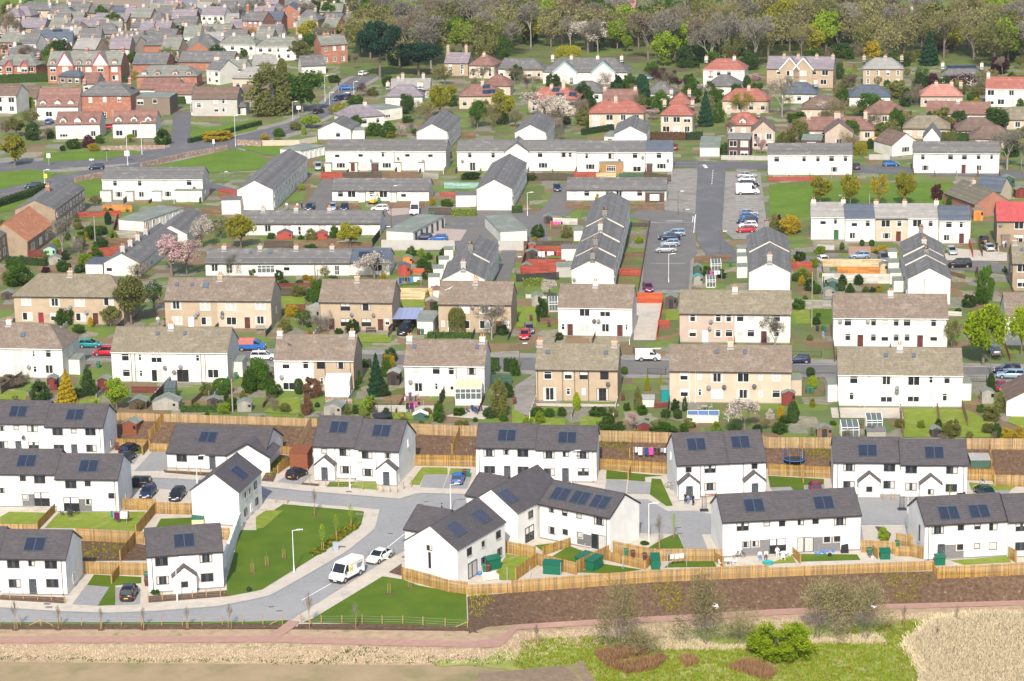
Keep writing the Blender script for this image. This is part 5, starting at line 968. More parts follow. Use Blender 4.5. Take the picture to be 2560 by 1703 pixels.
def auto_label(base,p,w=2.,hh=2.):
 for nb,c in sorted(HL,key=lambda q:(q[1].x-p.x)**2+(q[1].y-p.y)**2)[:5]:
  dx,dy=p.x-c.x,p.y-c.y; d=('left of' if dx<0 else 'right of')if abs(dx)>abs(dy)else('behind' if dy>0 else 'in front of')
  for s in((('low ' if hh<1 else 'tall ' if hh>3 else 'middling '),('broad ' if w>hh*1.1 else 'slim '),'pale-lit ')[:2]if 1 else()):
   q=(s+base+' '+d+' the '+nb).split(); l=' '.join(q[:16]).rstrip(',')
   while l.split()[-1]in('the','of','with','a','and','at','by','in','to','its','on','beside','behind','from','two','under','one','cut'):l=' '.join(l.split()[:-1])
   if l not in USED:USED.add(l); return l
 return l
def pl_(kind,col,loc,w,hh,label=None,group=None):
 v=RX.randrange(3 if kind in('leafy','airy','bare','bush','bloss','twig')else 1); tm,cr=proto(kind,v); sh=(kind in('bush','bigbush','topiary','col')or hh<2.2)and 'tree' not in(label or '')
 if label is None:label=auto_label(CW[col]+' '+KW[kind],loc,w,hh)
 rz=RX.uniform(0,6.28); cat='shrub' if sh else 'tree'; nm={'bigbush':'shrub','leafy':'leafy_tree','airy':'budding_tree','bush':'shrub','topiary':'clipped_shrub','col':'columnar_shrub','pine':'pine_tree','cone':'conifer','bare':'bare_tree','twig':'bare_shrub','bloss':'blossom_tree','weep':'willow_tree','sapling':'young_tree','birch':'birch_tree'}.get(kind,'tree')
 if tm is None:
  o=put(nm if sh or kind!='bush' else 'tree',cr,None,loc,rz,(w*RX.uniform(.8,1.25),w*RX.uniform(.75,1.15),hh),[LF[col]]); return tag(o,label,cat,group)
 E=mt(nm,loc,rz,label,cat,group); E.scale=(w,w,hh)
 put('trunk',tm,E,mats=[BIRCH if col in('grey','yel')and kind!='leafy' else BARK]); put('crown',cr,E,mats=[LF[col]]); return E
def tp(t,kind,col,x,yb,yt,w,label=None,group=None):
 p=g(t,x,yb); s=scale_at(p)*3.68; pl_(kind,col,p,w/s,(yb-yt)/s/.965,label,group)
 # --- park woodland: scattered by ground position, each tree its own object
def woods():
 rr=random.Random(21); pts=[]
 for _ in range(9000):
  px,py=rr.uniform(890,2620),rr.uniform(8,172)
  if(1270<px<1620 and py>128)or(1370<px<1650 and py<82)or(2180<px<2450 and py<96)or(px<1140 and py<66)or(1880<px<2110 and py<60):continue
  if px>1900 and py>150 and px<2480:continue
  if px<960 and py>150:continue
  if 2270<px<2440 and 35<py<75:continue
  if px>2420 and py<66:continue
  if px<1150 and py>120 and px>1080:continue
  p=G(px,py)
  if any((p.x-q.x)**2+(p.y-q.y)**2<6.3**2 for q,_,_ in pts):continue
  pts.append((p,px,py))
  if len(pts)>=330:break
 for p,px,py in pts:
  c=rr.random(); hh=rr.uniform(10,16.5); w=hh*rr.uniform(.8,1.1)
  if c<.36:pl_('bare',rr.choice(('brown','grey','grey','mixed')),p,w,hh,None if py>95 else 'bare brown twiggy tree standing in the wooded park beyond the bungalows','bare trees of the wooded park')
  elif c<.70:pl_('airy',rr.choice(('olive','mixed','mixed','olive')),p,w,hh,None if py>95 else 'olive tree just coming into leaf in the wooded park','budding trees of the wooded park')
  elif c<.93:pl_('leafy',rr.choice(('green','olive','lime','green','lime','yel')),p,w*.85,hh*.9,None if py>95 else 'leafy green tree among the bare trees of the wooded park','leafy trees of the wooded park')
  else:pl_('bush','dark',p,w*.6,hh*.45,'dark evergreen bush under the trees of the wooded park','evergreen bushes of the wooded park')
woods()
def scatter(t,pts,n,seed,kinds,hmin,hmax,clear,sep,grp=None,lab=None):
 rr=random.Random(seed); Q=[]; tries=0; pg=[N(t,*p)for p in pts]; xs=[q[0]for q in pg]; ys=[q[1]for q in pg]
 while len(Q)<n and tries<n*30:
  tries+=1; x,y=rr.uniform(min(xs),max(xs)),rr.uniform(min(ys),max(ys)); c=False
  for(x0,y0),(x1,y1)in zip(pg,pg[1:]+pg[:1]):
   if(y0>y)!=(y1>y)and x<(x1-x0)*(y-y0)/(y1-y0)+x0:c=not c
  if not c:continue
  p=G(x,y)
  if any((p.x-q.x)**2/2.2+(p.y-q.y)**2<clear**2 for _,q in HL)or any((p.x-q.x)**2+(p.y-q.y)**2<sep**2 for q in Q):continue
  Q.append(p); k,cl,wr=rr.choice(kinds); hh=rr.uniform(hmin,hmax); pl_(k,cl,p,hh*wr*rr.uniform(.8,1.2),hh,lab,grp)
scatter('n',[(900,30),(2600,30),(2600,165),(1640,165),(1620,120),(1260,120),(1240,165),(1100,165),(900,120)],120,3,[('twig','mixed',1.3),('bush','olive',1.2),('twig','brown',1.3),('bush','green',1.2)],2.5,5,6,5,'undergrowth of the wooded park','low undergrowth shrub beneath the trees of the wooded park')
scatter('n',[(0,40),(560,40),(860,20),(880,110),(760,160),(0,200)],70,4,[('airy','olive',.8),('bare','brown',.9),('bush','dark',1.),('bare','grey',.9),('leafy','green',.8),('bush','olive',1.)],3,8,5.5,5)
scatter('n',[(1240,190),(1700,185),(1700,165),(2560,165),(2560,395),(2060,395),(1900,400),(1780,330),(1700,345),(1240,350),(1000,350),(1010,270)],150,5,[('airy','olive',.9),('bare','brown',.95),('bush','dark',1.1),('bush','green',1.2),('twig','brown',1.1),('bush','olive',1.2),('leafy','green',.85),('twig','mixed',1.2),('airy','mixed',.9)],2,6.5,5.2,3.6)
scatter('n',[(0,1000),(250,1015),(640,1025),(1000,1030),(1500,1060),(2000,1060),(2560,1070),(2560,1112),(1900,1112),(1450,1092),(1040,1078),(640,1055),(290,1040),(0,1035)],70,6,[('bush','green',1.3),('bush','dark',1.2),('bush','olive',1.3),('twig','brown',1.2),('airy','olive',1.1),('bush','lime',1.2)],.6,1.8,4,2.2)
scatter('n',[(0,560),(250,520),(330,560),(300,640),(120,690),(0,720)],26,8,[('bush','green',1.2),('bush','dark',1.2),('airy','olive',.9),('bush','olive',1.3),('bush','lime',1.2)],.8,3,5,2.5)
scatter('n',[(690,690),(960,700),(1230,720),(1330,720),(1330,850),(1180,840),(960,830),(700,850)],34,9,[('bush','green',1.2),('bush','dark',1.2),('twig','brown',1.2),('bush','olive',1.3),('bush','gold',1.2)],.7,2.4,5,2.2)
scatter('n',[(1840,640),(2060,620),(2080,680),(2060,860),(2020,860),(1990,700),(1900,700)],20,10,[('bush','green',1.2),('bush','dark',1.2),('bush','olive',1.3),('bush','lime',1.2)],.7,2.,5,2)
TREES='''00
leafy yel 140 1530 1235 280|yellow-green round tree beside the left road end
bare brown 70 480 130 230|tall bare brown tree at the far left beside the slates
bare brown 150 420 190 170|bare reddish-brown tree left of the white dormered house
bush dark 215 385 260 110|dark evergreen bush left of the blue-slated dormered house
bare brown 690 470 320 210|spreading bare tree before the blue-slated dormered house
airy olive 600 460 360 150|budding tree in front of the blue-slated dormered house
col dark 935 400 280 85|dark evergreen column before the school hall
bare purple 990 400 290 80|plum-coloured bare tree beside the dark evergreen column
airy olive 840 420 320 160|
bush green 460 265 180 160|dark bush between the slate roofs at the left
airy olive 290 1180 1000 210|rounded olive tree left of the brown-roofed white house
bush dark 300 1290 1145 150|dark clipped tree beside the narrow drive
leafy olive 150 1260 1080 200|
airy brown 60 1260 1100 140|
bush bright 270 990 890 120|bright shrub beside the dormered house
bush gold 860 1390 1320 100|golden shrub in the cottage front garden
bush purple 820 1360 1260 130|plum-coloured shrub in the cottage front garden
bush green 680 1370 1280 160|
bush green 920 1320 1240 100|
leafy lime 1200 1310 1235 110|
bush green 1500 1330 1205 150|big green shrub at the corner of the drive
bush dark 580 1390 1340 60|
bush gold 1250 730 655 80|golden bush beside the red gabled house
bush gold 2320 330 250 90|
bush gold 2000 1290 1210 300|low golden hedge plants beside the lawn fence
bush dark 460 1280 1190 90|
bare brown 430 1290 1180 110|
bush white 180 870 800 90|white-flowering shrub behind the left bungalow
bush dark 1650 320 290 60|
10
pine pine 1140 720 175 470|huge dark pine tree beside the road
pine pine 1500 700 370 480|broad dark pine right of the huge one
leafy bright 1430 400 215 200|bright green tree behind the two dark pines
leafy yel 490 420 190 220|large yellow-green tree behind the white hipped house
leafy yel 730 330 225 220|yellow-green tree behind the red villa
leafy yel 960 350 240 120|
col dark 840 340 235 100|dark evergreen beside the yellow tree and red villa
bare brown 470 240 30 260|tall bare tree before the blue mansard tenement
leafy green 670 240 20 150|green tree in the town centre at the top
airy olive 870 240 60 140|
leafy olive 400 580 370 210|olive tree before the white hipped house
airy olive 90 700 560 170|
col olive 240 700 545 110|tall olive evergreen above the dark tree group
bush olive 150 1060 680 440|massive dark olive tree group beside the main road
leafy green 430 1040 660 430|right half of the dark olive tree group by the road
airy green 590 830 640 130|
bush dark 520 680 630 60|
bush dark 720 760 690 120|
bare brown 910 640 500 110|bare tree before the pine and garden wall
twig purple 970 890 770 170|purple bare shrub beside the road junction
bush green 920 970 880 160|
bush yel 780 1070 950 170|yellow-green shrub at the road bend
airy mixed 700 1060 960 110|
bush olive 1080 880 800 110|
bush dark 1220 800 700 130|dark evergreen hedge tree left of the dormered house
leafy yel 1690 1080 780 240|big yellow-green tree right of the dormered house
airy yel 1560 1060 930 160|
leafy yel 1800 900 790 130|
leafy green 2040 1180 920 180|
leafy yel 2270 1150 830 230|
airy olive 2180 1150 950 140|
bush dark 2320 640 560 100|
airy olive 1740 780 610 180|
bare brown 2080 780 620 200|
airy mixed 1660 740 600 120|
leafy green 2290 620 330 170|dark green tree at the wood edge above the maroon roof
leafy green 930 1200 1060 130|
bush green 1090 1250 1130 200|
bush green 1220 1260 1140 160|
bush yel 1240 1270 1210 90|
bloss white 1330 1270 1130 100|small white blossom tree behind the garden
bush dark 1400 1130 1070 120|
leafy lime 500 1180 1060 220|
bush olive 360 1200 1120 110|
bush gold 80 1300 1240 110|
bush green 210 1260 1190 130|
bush lime 200 1320 1270 120|
col lime 440 1240 1160 60|
twig grey 1430 1230 1130 130|
20
weep yel 520 560 415 240|golden weeping willow behind the white villa
bloss white 700 490 215 330|tall white-flowering tree before the bare woodland
bare grey 790 500 200 330|
leafy bright 1810 250 -20 230|tall lime green tree at the top of the park
leafy lime 1060 480 320 130|lime green tree in the park behind the villa
leafy yel 1060 200 80 160|yellow-green tree before the town block
leafy bright 1415 610 530 110|small lime tree beside the park wall
bush dark 2180 640 470 200|large dark evergreen right of the red-roofed white house
col dark 2160 810 700 90|dark clipped cypress below the red-roofed white house
cone con 980 840 700 210|squat dark conifer below the white villa
col con 1195 960 700 160|tall dark cypress beside the red-roofed house
cone con 1780 1160 850 180|dark conifer between the red-roofed houses
bare brown 150 900 690 230|bare purple-brown tree left of the solar roof
bloss white 300 1080 850 400|wide pale blossom tree before the solar-roofed house
bloss white 460 1200 900 260|
bare brown 640 1150 920 160|
leafy green 780 930 835 130|
bush green 730 980 900 130|
bare brown 1050 1110 920 230|bare brown tree before the long red-roofed house
bloss pink 1280 1110 1000 150|
leafy green 1290 1010 890 190|
bare purple 1350 880 640 200|
bare brown 1440 850 660 240|
bare purple 1540 880 720 180|
bush dark 1620 890 790 130|
bloss white 1760 900 780 170|
airy green 1880 930 800 150|
leafy olive 1600 1190 1040 230|olive tree before the cream red-hipped house
bloss pink 1610 960 880 150|
airy yel 2110 1040 840 260|flat-topped budding tree before the wide red roof
bare brown 2300 960 840 140|
bush green 1900 1130 950 120|
bush dark 40 740 600 120|
bush brown 270 640 570 90|
bush green 650 760 710 150|
bush yel 1230 660 620 60|
col green 2150 1370 1290 90|
bush green 1960 1420 1330 120|
bush green 2080 1410 1360 180|
bloss pink 2290 1420 1260 120|pink cherry tree before the pinkish gabled house
bush green 720 1180 1110 140|
twig grey 450 1290 1180 140|
bush dark 960 1170 1100 110|
bush pink 2240 740 690 130|
30
leafy yel 130 420 -10 360|great yellow tree at the top of the park
cone con 1480 600 295 215|tall dark conifer at the edge of the park
leafy gold 960 600 375 200|golden yellow tree in the park clearing
leafy yel 1770 210 100 180|yellow conifer before the white farm
bare grey 1520 310 -20 170|slender bare tree before the white farm
bare grey 640 480 210 190|pale-limbed bare tree in the park clearing
bare grey 880 400 200 200|
airy brown 1620 480 290 160|bare plum tree beside the tall dark conifer
bare brown 1830 470 220 270|
bare brown 2010 270 20 160|
bare brown 2130 260 10 150|
bush olive 730 800 690 200|round olive bush beside the stone semi villa
leafy yel 1380 790 715 90|
airy green 1410 760 610 170|
airy purple 1780 840 680 380|wide purple plum hedge before the solar-ridged bungalow
bush purple 1510 800 680 130|
bush purple 2120 680 530 220|
bush brown 1950 870 760 120|
topiary green 1885 925 855 100|round clipped bush beside the white red-roofed house
bush gold 1915 965 905 70|
airy green 1260 900 820 90|
bush dark 1260 980 900 110|
bush green 1360 940 900 120|
bare grey 130 1080 720 280|dark bare tree left of the slate bungalow
bush dark 670 890 800 160|
leafy green 1180 1240 990 160|dark green tree before the brown dormered bungalow
airy olive 800 1070 960 200|
bloss white 480 1080 930 230|
bare brown 520 1160 1020 180|
bush green 1060 1240 1130 140|
bush green 280 1130 1030 240|
twig purple 600 1320 1220 330|dark purple bare shrubs behind the red-fenced terrace
bloss pink 790 1350 1240 120|pink cherry tree right of the purple shrubs
bloss pink 310 1330 1260 180|pink blossom shrub behind the red-fenced terrace
weep yel 855 1430 1300 120|yellow weeping tree beside the small lawn
col dark 940 1370 1280 70|
bush green 820 1250 1190 70|
bush lime 1610 1300 1240 80|
bare grey 2200 1560 1210 380|large bare tree before the right white terrace
bare grey 2330 1560 1330 180|
bush gold 2310 1360 1290 110|
bush dark 660 730 580 100|
airy lime 760 700 630 110|
01
airy olive 875 330 230 140|
bush gold 965 385 345 55|
bush green 1020 385 350 60|
col con 995 500 385 80|dark evergreen beside the garden fence
leafy green 860 650 500 190|leafy garden tree beside the tall pole
bush olive 720 540 480 130|
bush gold 830 630 530 110|
bare grey 580 820 440 330|large bare tree beside the mint-green hut
bare grey 730 860 640 190|dark bare tree before the red fence
bloss white 1850 720 430 300|white blossom tree behind the pink ones
bloss pink 1580 970 620 480|wide pale pink blossom tree beside the long terrace
bloss pink 1720 960 650 280|
airy olive 2030 630 430 230|
leafy yel 2220 720 400 280|bright yellow-green tree before the single-storey terrace
twig grey 2150 970 770 190|
bush green 2330 970 890 100|
airy brown 1270 1010 840 200|
leafy olive 1210 1420 950 340|large olive tree right of the hipped tan house
leafy olive 1020 1440 1240 200|
airy dark 1420 1300 1000 200|
bush green 600 1420 1260 190|
col gold 835 1440 1355 65|golden clipped conifer before the hipped tan house
bush green 720 1500 1420 160|
airy brown 440 1410 1290 80|
col dark 320 1390 1265 60|
leafy green 110 950 830 120|
bush green 190 1060 900 260|
bush purple 420 940 890 90|
bush green 580 930 830 120|
bush dark 740 940 870 120|
bush green 120 1000 900 150|
bush lime 1180 380 340 60|
bush dark 310 720 650 100|
11
leafy yel 870 720 480 270|bushy yellow forsythia before the single-storey terrace
bush green 720 620 520 100|
bush green 140 630 575 80|
bush olive 510 640 550 100|
bush green 415 635 600 70|
bush green 505 720 680 110|
bloss white 1090 1000 770 330|sparse white blossom tree before the dark solar slates
airy olive 640 1020 870 130|
bush green 570 1250 1000 140|dark evergreen mass between the tiled houses
bush gold 455 1010 965 60|
topiary dark 400 1050 1010 70|
bush green 260 1050 1010 100|
bush green 520 1200 1090 160|
airy green 430 1430 1270 200|
twig grey 560 1490 1330 200|
bush dark 890 1495 1375 150|dark round bush before the small tan house
bush green 760 1500 1455 90|
bush green 1430 790 710 110|
bush green 1590 820 765 80|
bush lime 1520 800 720 90|
bush dark 1720 800 725 100|
bush green 1540 890 820 180|
bush dark 1590 1000 890 120|
bush green 1680 860 780 60|
bush gold 1620 320 250 80|
bush green 1760 330 265 140|
bush dark 1980 80 20 190|
topiary lime 420 180 125 60|
bare grey 2170 1560 1230 360|bare tree before the tan house with a gull
weep olive 1850 1510 1250 160|drooping olive tree before the tan house with a gull
bush green 1660 1290 1210 90|
bush green 1660 1110 1060 70|
bush gold 1580 1240 1120 80|
bush purple 1250 1480 1420 70|
twig grey 650 1490 1280 160|
21
bush green 190 90 30 120|
bush gold 790 280 220 70|
bush lime 1170 670 610 80|
bush dark 240 620 500 120|
bush olive 500 620 510 140|
bush dark 260 755 720 80|
bush gold 210 650 615 60|
bloss white 350 1180 1010 190|white blossom tree beside the white tiled house
bush dark 275 1390 1170 120|tall dark hedge bush left of the white tiled house
bush dark 440 1560 1490 90|
bush dark 1930 990 910 120|
bush green 1790 970 880 90|
bush olive 1900 880 840 70|
bush green 1950 830 790 60|
bush green 2080 1560 1530 80|
31
leafy yel 480 310 55 220|first of four young park trees, from the left
leafy yel 755 330 30 220|second of four young park trees, from the left
airy gold 1020 325 30 210|third of four young park trees, brownest of them
leafy yel 1255 325 5 215|fourth of four young park trees, from the left
bush purple 1555 270 130 130|dark plum shrub at the park edge
col green 1670 345 235 75|clipped cypress beside the red stone cottage
topiary gold 1755 340 285 65|golden ball shrub beside the red stone cottage
bush purple 100 470 405 55|
bush gold 200 580 420 200|feathery golden grass bed at the park corner
bush olive 60 560 420 120|
topiary dark 865 695 640 45|left of two round shrubs before the terrace
topiary dark 955 695 640 45|right of two round shrubs before the terrace
bush green 680 740 670 60|
bush gold 1080 765 705 230|yellow flower bed before the third terrace unit
bush dark 685 1050 970 90|
topiary dark 670 1110 1030 65|
bush dark 835 1050 970 85|
cone dark 755 1120 1035 110|
bush olive 895 1120 1070 80|
bush dark 960 1120 1075 70|
bush gold 1020 1110 1060 70|
topiary green 270 1020 945 80|
bush gold 375 980 930 60|
bush olive 320 990 920 90|
bush gold 310 1060 980 80|
bush green 280 1280 1180 120|
bush green 2000 1190 880 150|
bush dark 1850 1260 1140 130|
bush green 1970 1230 1080 140|
leafy bright 1980 1790 1230 480|big bright green street tree at the right
leafy bright 2330 1700 1260 260|bright green tree cut by the right edge
twig purple 1915 1050 890 60|
airy olive 1690 1640 1360 180|
bare grey 1190 1600 1370 260|bare tree before the red brick window panels
bare grey 60 1690 1350 270|bare tree before the half white long house
bare grey 1560 1600 1410 170|
bush dark 1750 1310 1270 60|
bush green 2180 940 890 60|
02
cone gold 615 570 265 220|golden conifer below the hipped white house
bush dark 815 500 275 150|dark spreading bush beside the golden conifer
leafy lime 1075 635 345 270|fresh green tree before the long white house
bush dark 370 550 385 230|dark low tree in the left garden
bush olive 1900 500 385 140|
topiary green 2045 490 350 150|rounded green shrub behind the rotary drier
bush dark 2085 555 490 60|
bush green 2140 620 530 150|
twig brown 240 360 310 80|
bush green 2300 480 260 160|
bush dark 730 520 430 120|
twig brown 280 340 280 80|
bush brown 100 400 330 350|brown clipped hedge mass below the hipped white house
bush lime 1810 600 570 70|
bush olive 2240 560 470 80|
12
cone con 1110 500 120 200|dark spruce between the front row houses
bush gold 1220 260 120 130|golden tree behind the dark spruce
bush dark 1235 190 80 140|
bush green 1200 330 180 100|
bush dark 1180 505 400 130|
topiary dark 395 490 350 85|dark rounded shrub between the patio doors
bush green 145 525 370 130|
twig brown 165 650 480 170|
bush beech 520 520 335 190|brown-leaved tree before the white conservatory
bush beech 470 680 510 110|
bush green 200 490 410 90|
bush dark 565 610 570 60|
bush dark 920 670 590 90|
bush green 940 400 270 80|
bush dark 920 450 360 70|
bush green 1680 750 580 140|
bush olive 2240 700 400 160|
bush olive 1900 800 730 140|
bush dark 2310 520 400 130|
bush green 2200 270 180 90|
bush green 20 450 160 200|
bush olive 840 680 600 80|
22
col bright 595 640 480 90|upright green hedge shrub behind the tan house
cone yel 1245 455 300 70|left of two golden cypresses by the gate
cone yel 1370 430 300 45|right of two golden cypresses by the gate
bush green 230 700 620 130|
bush green 350 700 620 120|
bush green 460 690 620 110|
bush green 790 690 605 150|
bush olive 920 700 610 130|
bush green 880 820 710 160|
bush green 1000 820 740 110|
bloss pink 1105 830 665 110|small pinkish blossom tree behind the timber fence
bush olive 1160 640 450 110|
bush green 1060 640 570 90|
bush green 1200 680 590 110|
bush dark 1410 710 630 90|
topiary dark 1525 715 630 80|
bush dark 1500 640 540 120|
bush dark 1590 650 530 60|
bush green 1400 850 770 300|
bush olive 1630 800 710 110|
bloss white 2140 830 520 400|large white blossom tree behind the timber fence
bush dark 2050 850 770 120|
topiary green 1035 310 240 65|
bush green 30 320 180 140|
32
col dark 230 755 560 140|dark egg-shaped clipped bush in the right garden
bush gold 120 740 600 80|orange-gold shrub beside the egg-shaped bush
bush dark 150 760 690 120|
topiary yel 243 355 278 55|
topiary dark 392 330 248 80|
topiary bright 410 445 325 85|
bush yel 410 610 525 65|
bush green 600 775 735 70|
bush gold 2200 895 800 120|left golden shrub at the right edge fence
bush gold 2310 895 795 110|right golden shrub at the right edge fence
bush dark 2100 895 760 100|
bush olive 2050 740 600 180|
col dark 2050 470 300 80|
bush olive 1690 890 730 180|
bush green 1960 660 580 90|
bush olive 2140 660 490 150|
bush white 20 720 640 80|
03
bush green 1435 770 725 90|
23
bush green 1220 310 280 110|
twig willow 970 1330 650 560|tall grey-brown willow thicket before the bank
twig willow 1200 1300 1010 480|low bare thicket right of the willow
twig willow 1800 1245 580 620|tall bare willow with a gull flying past it
twig willow 2080 1240 900 460|low bare thicket beside the bright green bush
33
twig willow 440 1190 620 640|bare willow shrub right of the bright green bush
twig willow 880 1200 640 640|broad bare willow shrub farthest right on the bank
twig willow 640 1120 600 560|
bigbush bright 130 1320 1050 600|dense bright green bush in the wet hollow
bush lime 1060 270 160 110|yellow-green plants in the lane corner bed'''
def trees():
 t=None
 for ln in TREES.split('\n'):
  if len(ln)==2:t=ln; continue
  q,lab=ln.split('|'); k,c,x,yb,yt,w=q.split(); tp(t,k,c,float(x),float(yb),float(yt),float(w),lab or None)
trees()
# --- hedges
def hedge(label,t,pts,hh,wd,col):
 W=[g(*((p if isinstance(p[0],str)else(t,*p))))for p in pts]; rg=rs(len(label)+int(abs(W[0].x))); Ps=[]; b=MB(); z=W[0].z
 for p,q in zip(W,W[1:]):
  d=(q-p); L=d.length; d.normalize(); nn=Vector((-d.y,d.x,0)); n=int(min(4000,L*(2*hh+wd)*16)); u=rg.uniform(0,L,n); s=rg.uniform(0,2*hh+wd,n)
  off=np.where(s<hh,-wd/2,np.where(s<hh+wd,s-hh-wd/2,wd/2)); zz=np.where(s<hh,s,np.where(s<hh+wd,hh,2*hh+wd-s))
  P=np.array(p)[None]+u[:,None]*np.array(d)[None]+off[:,None]*np.array(nn)[None]; P[:,2]+=zz; P+=rg.normal(size=(n,3))*.07; Ps.append(P)
  a=wd/2-.06
  b.loft([[tuple(c+nn*-a),tuple(c+nn*a),tuple(c+nn*a+Vector((0,0,hh-.06))),tuple(c-nn*a+Vector((0,0,hh-.06)))]for c in(p,q)])
 P=np.concatenate(Ps)-np.array(W[0]); E=mt('hedge',W[0],0,label,'hedge',None)
 b.v=[(x-W[0].x,y-W[0].y,z_-W[0].z)for x,y,z_ in b.v]; b.obj('hedge_core',mat('hedge_core_'+col,{'green':(.03,.055,.012),'dark':(.02,.035,.012),'beech':(.08,.045,.025),'lime':(.08,.10,.02)}[col]),E); put('foliage',cards('hedge',*lvs(rg,P,.13),rg.uniform(.01,.99,len(P)),[LF[col]]),E)
for a in(('brown beech hedge beside the low white garage','20',[(1275,1285),(1600,1290)],2.0,1.,'beech'),('dark green hedge beside the brown beech hedge','20',[(1605,1290),(1755,1285)],2.0,1.,'dark'),('dark clipped hedge above the purple trees','20',[(645,1245),(930,1200)],1.6,1.,'dark'),('low green hedge below the pinkish house','20',[(1930,1440),(2200,1440)],.9,.8,'green'),('long dark green hedge above the brown terrace','01',[(-60,350),(270,245),(410,180)],1.6,1.6,'dark'),('green hedge at the edge of the orange-roofed block garden','01',[(60,855),(430,880)],1.4,1.,'dark'),
('tall green hedge on the left above the brown cottages','00',[(-60,770),(470,750)],2.6,1.4,'green'),('dark green hedge behind the pavilion','00',[(780,760),(1180,760)],2.0,1.,'dark'),('dark hedge beside the bungalow gable','00',[(1570,955),(1700,960)],2.2,1.,'green'),('dark clipped hedge along the sloping lawn','00',[(1740,1320),(2100,1230),(2400,1150)],1.2,1.,'dark'),('dark hedge left of the blue-slated dormered house','00',[(190,430),(370,425)],2.4,1.,'dark'),
('clipped green hedge beside the egg-shaped bush house','21',[(0,395),(95,390)],1.6,1.,'green'),('yellow-green hedge behind the blue toys','21',[(100,1065),(300,1060)],1.4,.8,'lime'),('green hedge under ivy beside the dark fence','11',[(1800,420),(2030,420)],1.5,1.,'lime'),('clipped green hedge on the tiled house front','11',[(1580,1540),(2000,1545)],1.,.8,'green'),('long clipped hedge with yellow end by the timber fence','02',[(1665,655),(2100,650)],.9,1.,'green'),('clipped hedge leading up to the dark spruce','12',[(985,715),(1060,600)],1.8,1.2,'lime'),('dark green hedge on the street corner','12',[(2160,280),(2240,280)],2.2,1.,'green'),('dark green hedge right of the gap on the street','12',[(2290,280),(2380,290)],2.2,1.,'dark'),('clipped hedge under the far bungalow lawn','30',[(1580,1300),(1850,1305)],2.2,1.2,'green'),('small clipped hedge beside the red bungalow','30',[(1680,955),(1890,960)],1.,.8,'lime'),('green hedge at the tile house corner','12',[(980,245),(1060,245)],1.3,1.,'green'),('hedge under the left street trees','31',[(-10,1000),(-5,1100)],1.,.6,'green')):hedge(*a)
# --- uncountable plants
def inpoly(t,pts,n,rr):
 Q=[N(*((p if isinstance(p[0],str)else(t,*p))))for p in pts]; xs=[q[0]for q in Q]; ys=[q[1]for q in Q]; out=[]
 while len(out)<n:
  x,y=rr.uniform(min(xs),max(xs)),rr.uniform(min(ys),max(ys)); c=False
  for(x0,y0),(x1,y1)in zip(Q,Q[1:]+Q[:1]):
   if(y0>y)!=(y1>y)and x<(x1-x0)*(y-y0)/(y1-y0)+x0:c=not c
  if c:out.append(tuple(G(x,y)))
 return np.array(out)
def tufts(name,label,t,pts,n,hh,w,col,seed,per=5,lean=.25,spread=.12):
 rr=random.Random(seed); rg=rs(seed); P=np.repeat(inpoly(t,pts,n,rr),per,0); k=len(P); P[:,:2]+=rg.normal(size=(k,2))*spread
 d=unit(np.stack([rg.normal(size=k)*lean+.1,rg.normal(size=k)*lean,np.ones(k)],1)); s=rg.uniform(.5,1.2,(k,1))*hh/2; wv=unit(np.cross(d,rg.normal(size=(k,3))))*w
 tag(put(name,cards(name,P+d*s,d*s,wv,rg.uniform(.01,.99,k),[LF[col]])),label,kind='stuff')
tufts('reeds','bed of dry pale reeds in the bottom right corner','33',[(1330,1240),(1560,1060),(1800,1030),(2000,1000),(2500,1010),(2500,1680),(1450,1680),(1480,1480),(1400,1350)],9000,1.25,.028,'reed',5,7,.55,.35)
tufts('reeds','thin outer fringe of dry pale reeds','33',[(1250,1240),(1500,1020),(1800,980),(2356,1000),(1800,1060),(1600,1100),(1360,1270),(1500,1500),(1500,1640),(1380,1640),(1420,1500)],900,.9,.028,'reed',51,7,.55,.35)
tufts('rushes','clumps of brown rushes in the wet grass','23',[(770,1330),(900,1290),(1230,1300),(1240,1340),(1020,1380),(860,1440)],420,.95,.022,'rush',6,6)
tufts('rushes','crescent of brown rushes in the wet grass','23',[(860,1450),(1200,1410),(1380,1350),(1410,1390),(1330,1470),(1050,1510)],420,.95,.022,'rush',7,6)
tufts('rushes','small brown rush clump in the wet grass','23',[(1540,1370),(1680,1370),(1700,1420),(1600,1450)],130,.9,.022,'rush',8,6)
tufts('rushes','brown rushes near the bottom edge','23',[(2000,1460),(2150,1400),(2356,1460),('33',60,1500),('33',0,1570),(2250,1540)],420,.95,.022,'rush',9,6)
tufts('dead_grass','straw-coloured dead grass under the willows','23',[(750,1310),(1300,1240),(1500,1130),(1900,1260),(2300,1250),('33',500,1170),('33',1000,1150),('33',1100,1230),('33',500,1230),(2000,1290),(1300,1290)],2600,.5,.018,'reed',10,5)
tufts('meadow_grass','long rough green grass of the wet hollow','23',[(100,1200),(800,1160),(1300,1210),(2356,1260),('33',1300,1000),('33',1480,1050),('33',1320,1240),('33',1450,1640),(800,1640),(640,1390),(450,1430),(0,1470)],4200,.32,.03,'lime',11,5)
tufts('meadow_straw','straw stalks among the rough green grass','23',[(100,1200),(800,1160),(1300,1210),(2356,1260),('33',1300,1000),('33',1480,1050),('33',1320,1240),('33',1450,1640),(800,1640),(640,1390),(450,1430),(0,1470)],2600,.35,.03,'yel',12,5)
tufts('verge_weeds','patches of green weeds along the field edge','13',[(0,1365),(700,1330),(960,1240),(1120,1260),(1250,1350),(2200,1340),(2356,1380),(2200,1420),(1100,1410),(0,1410)],170,.22,.045,'green',12,5,.6,.25)
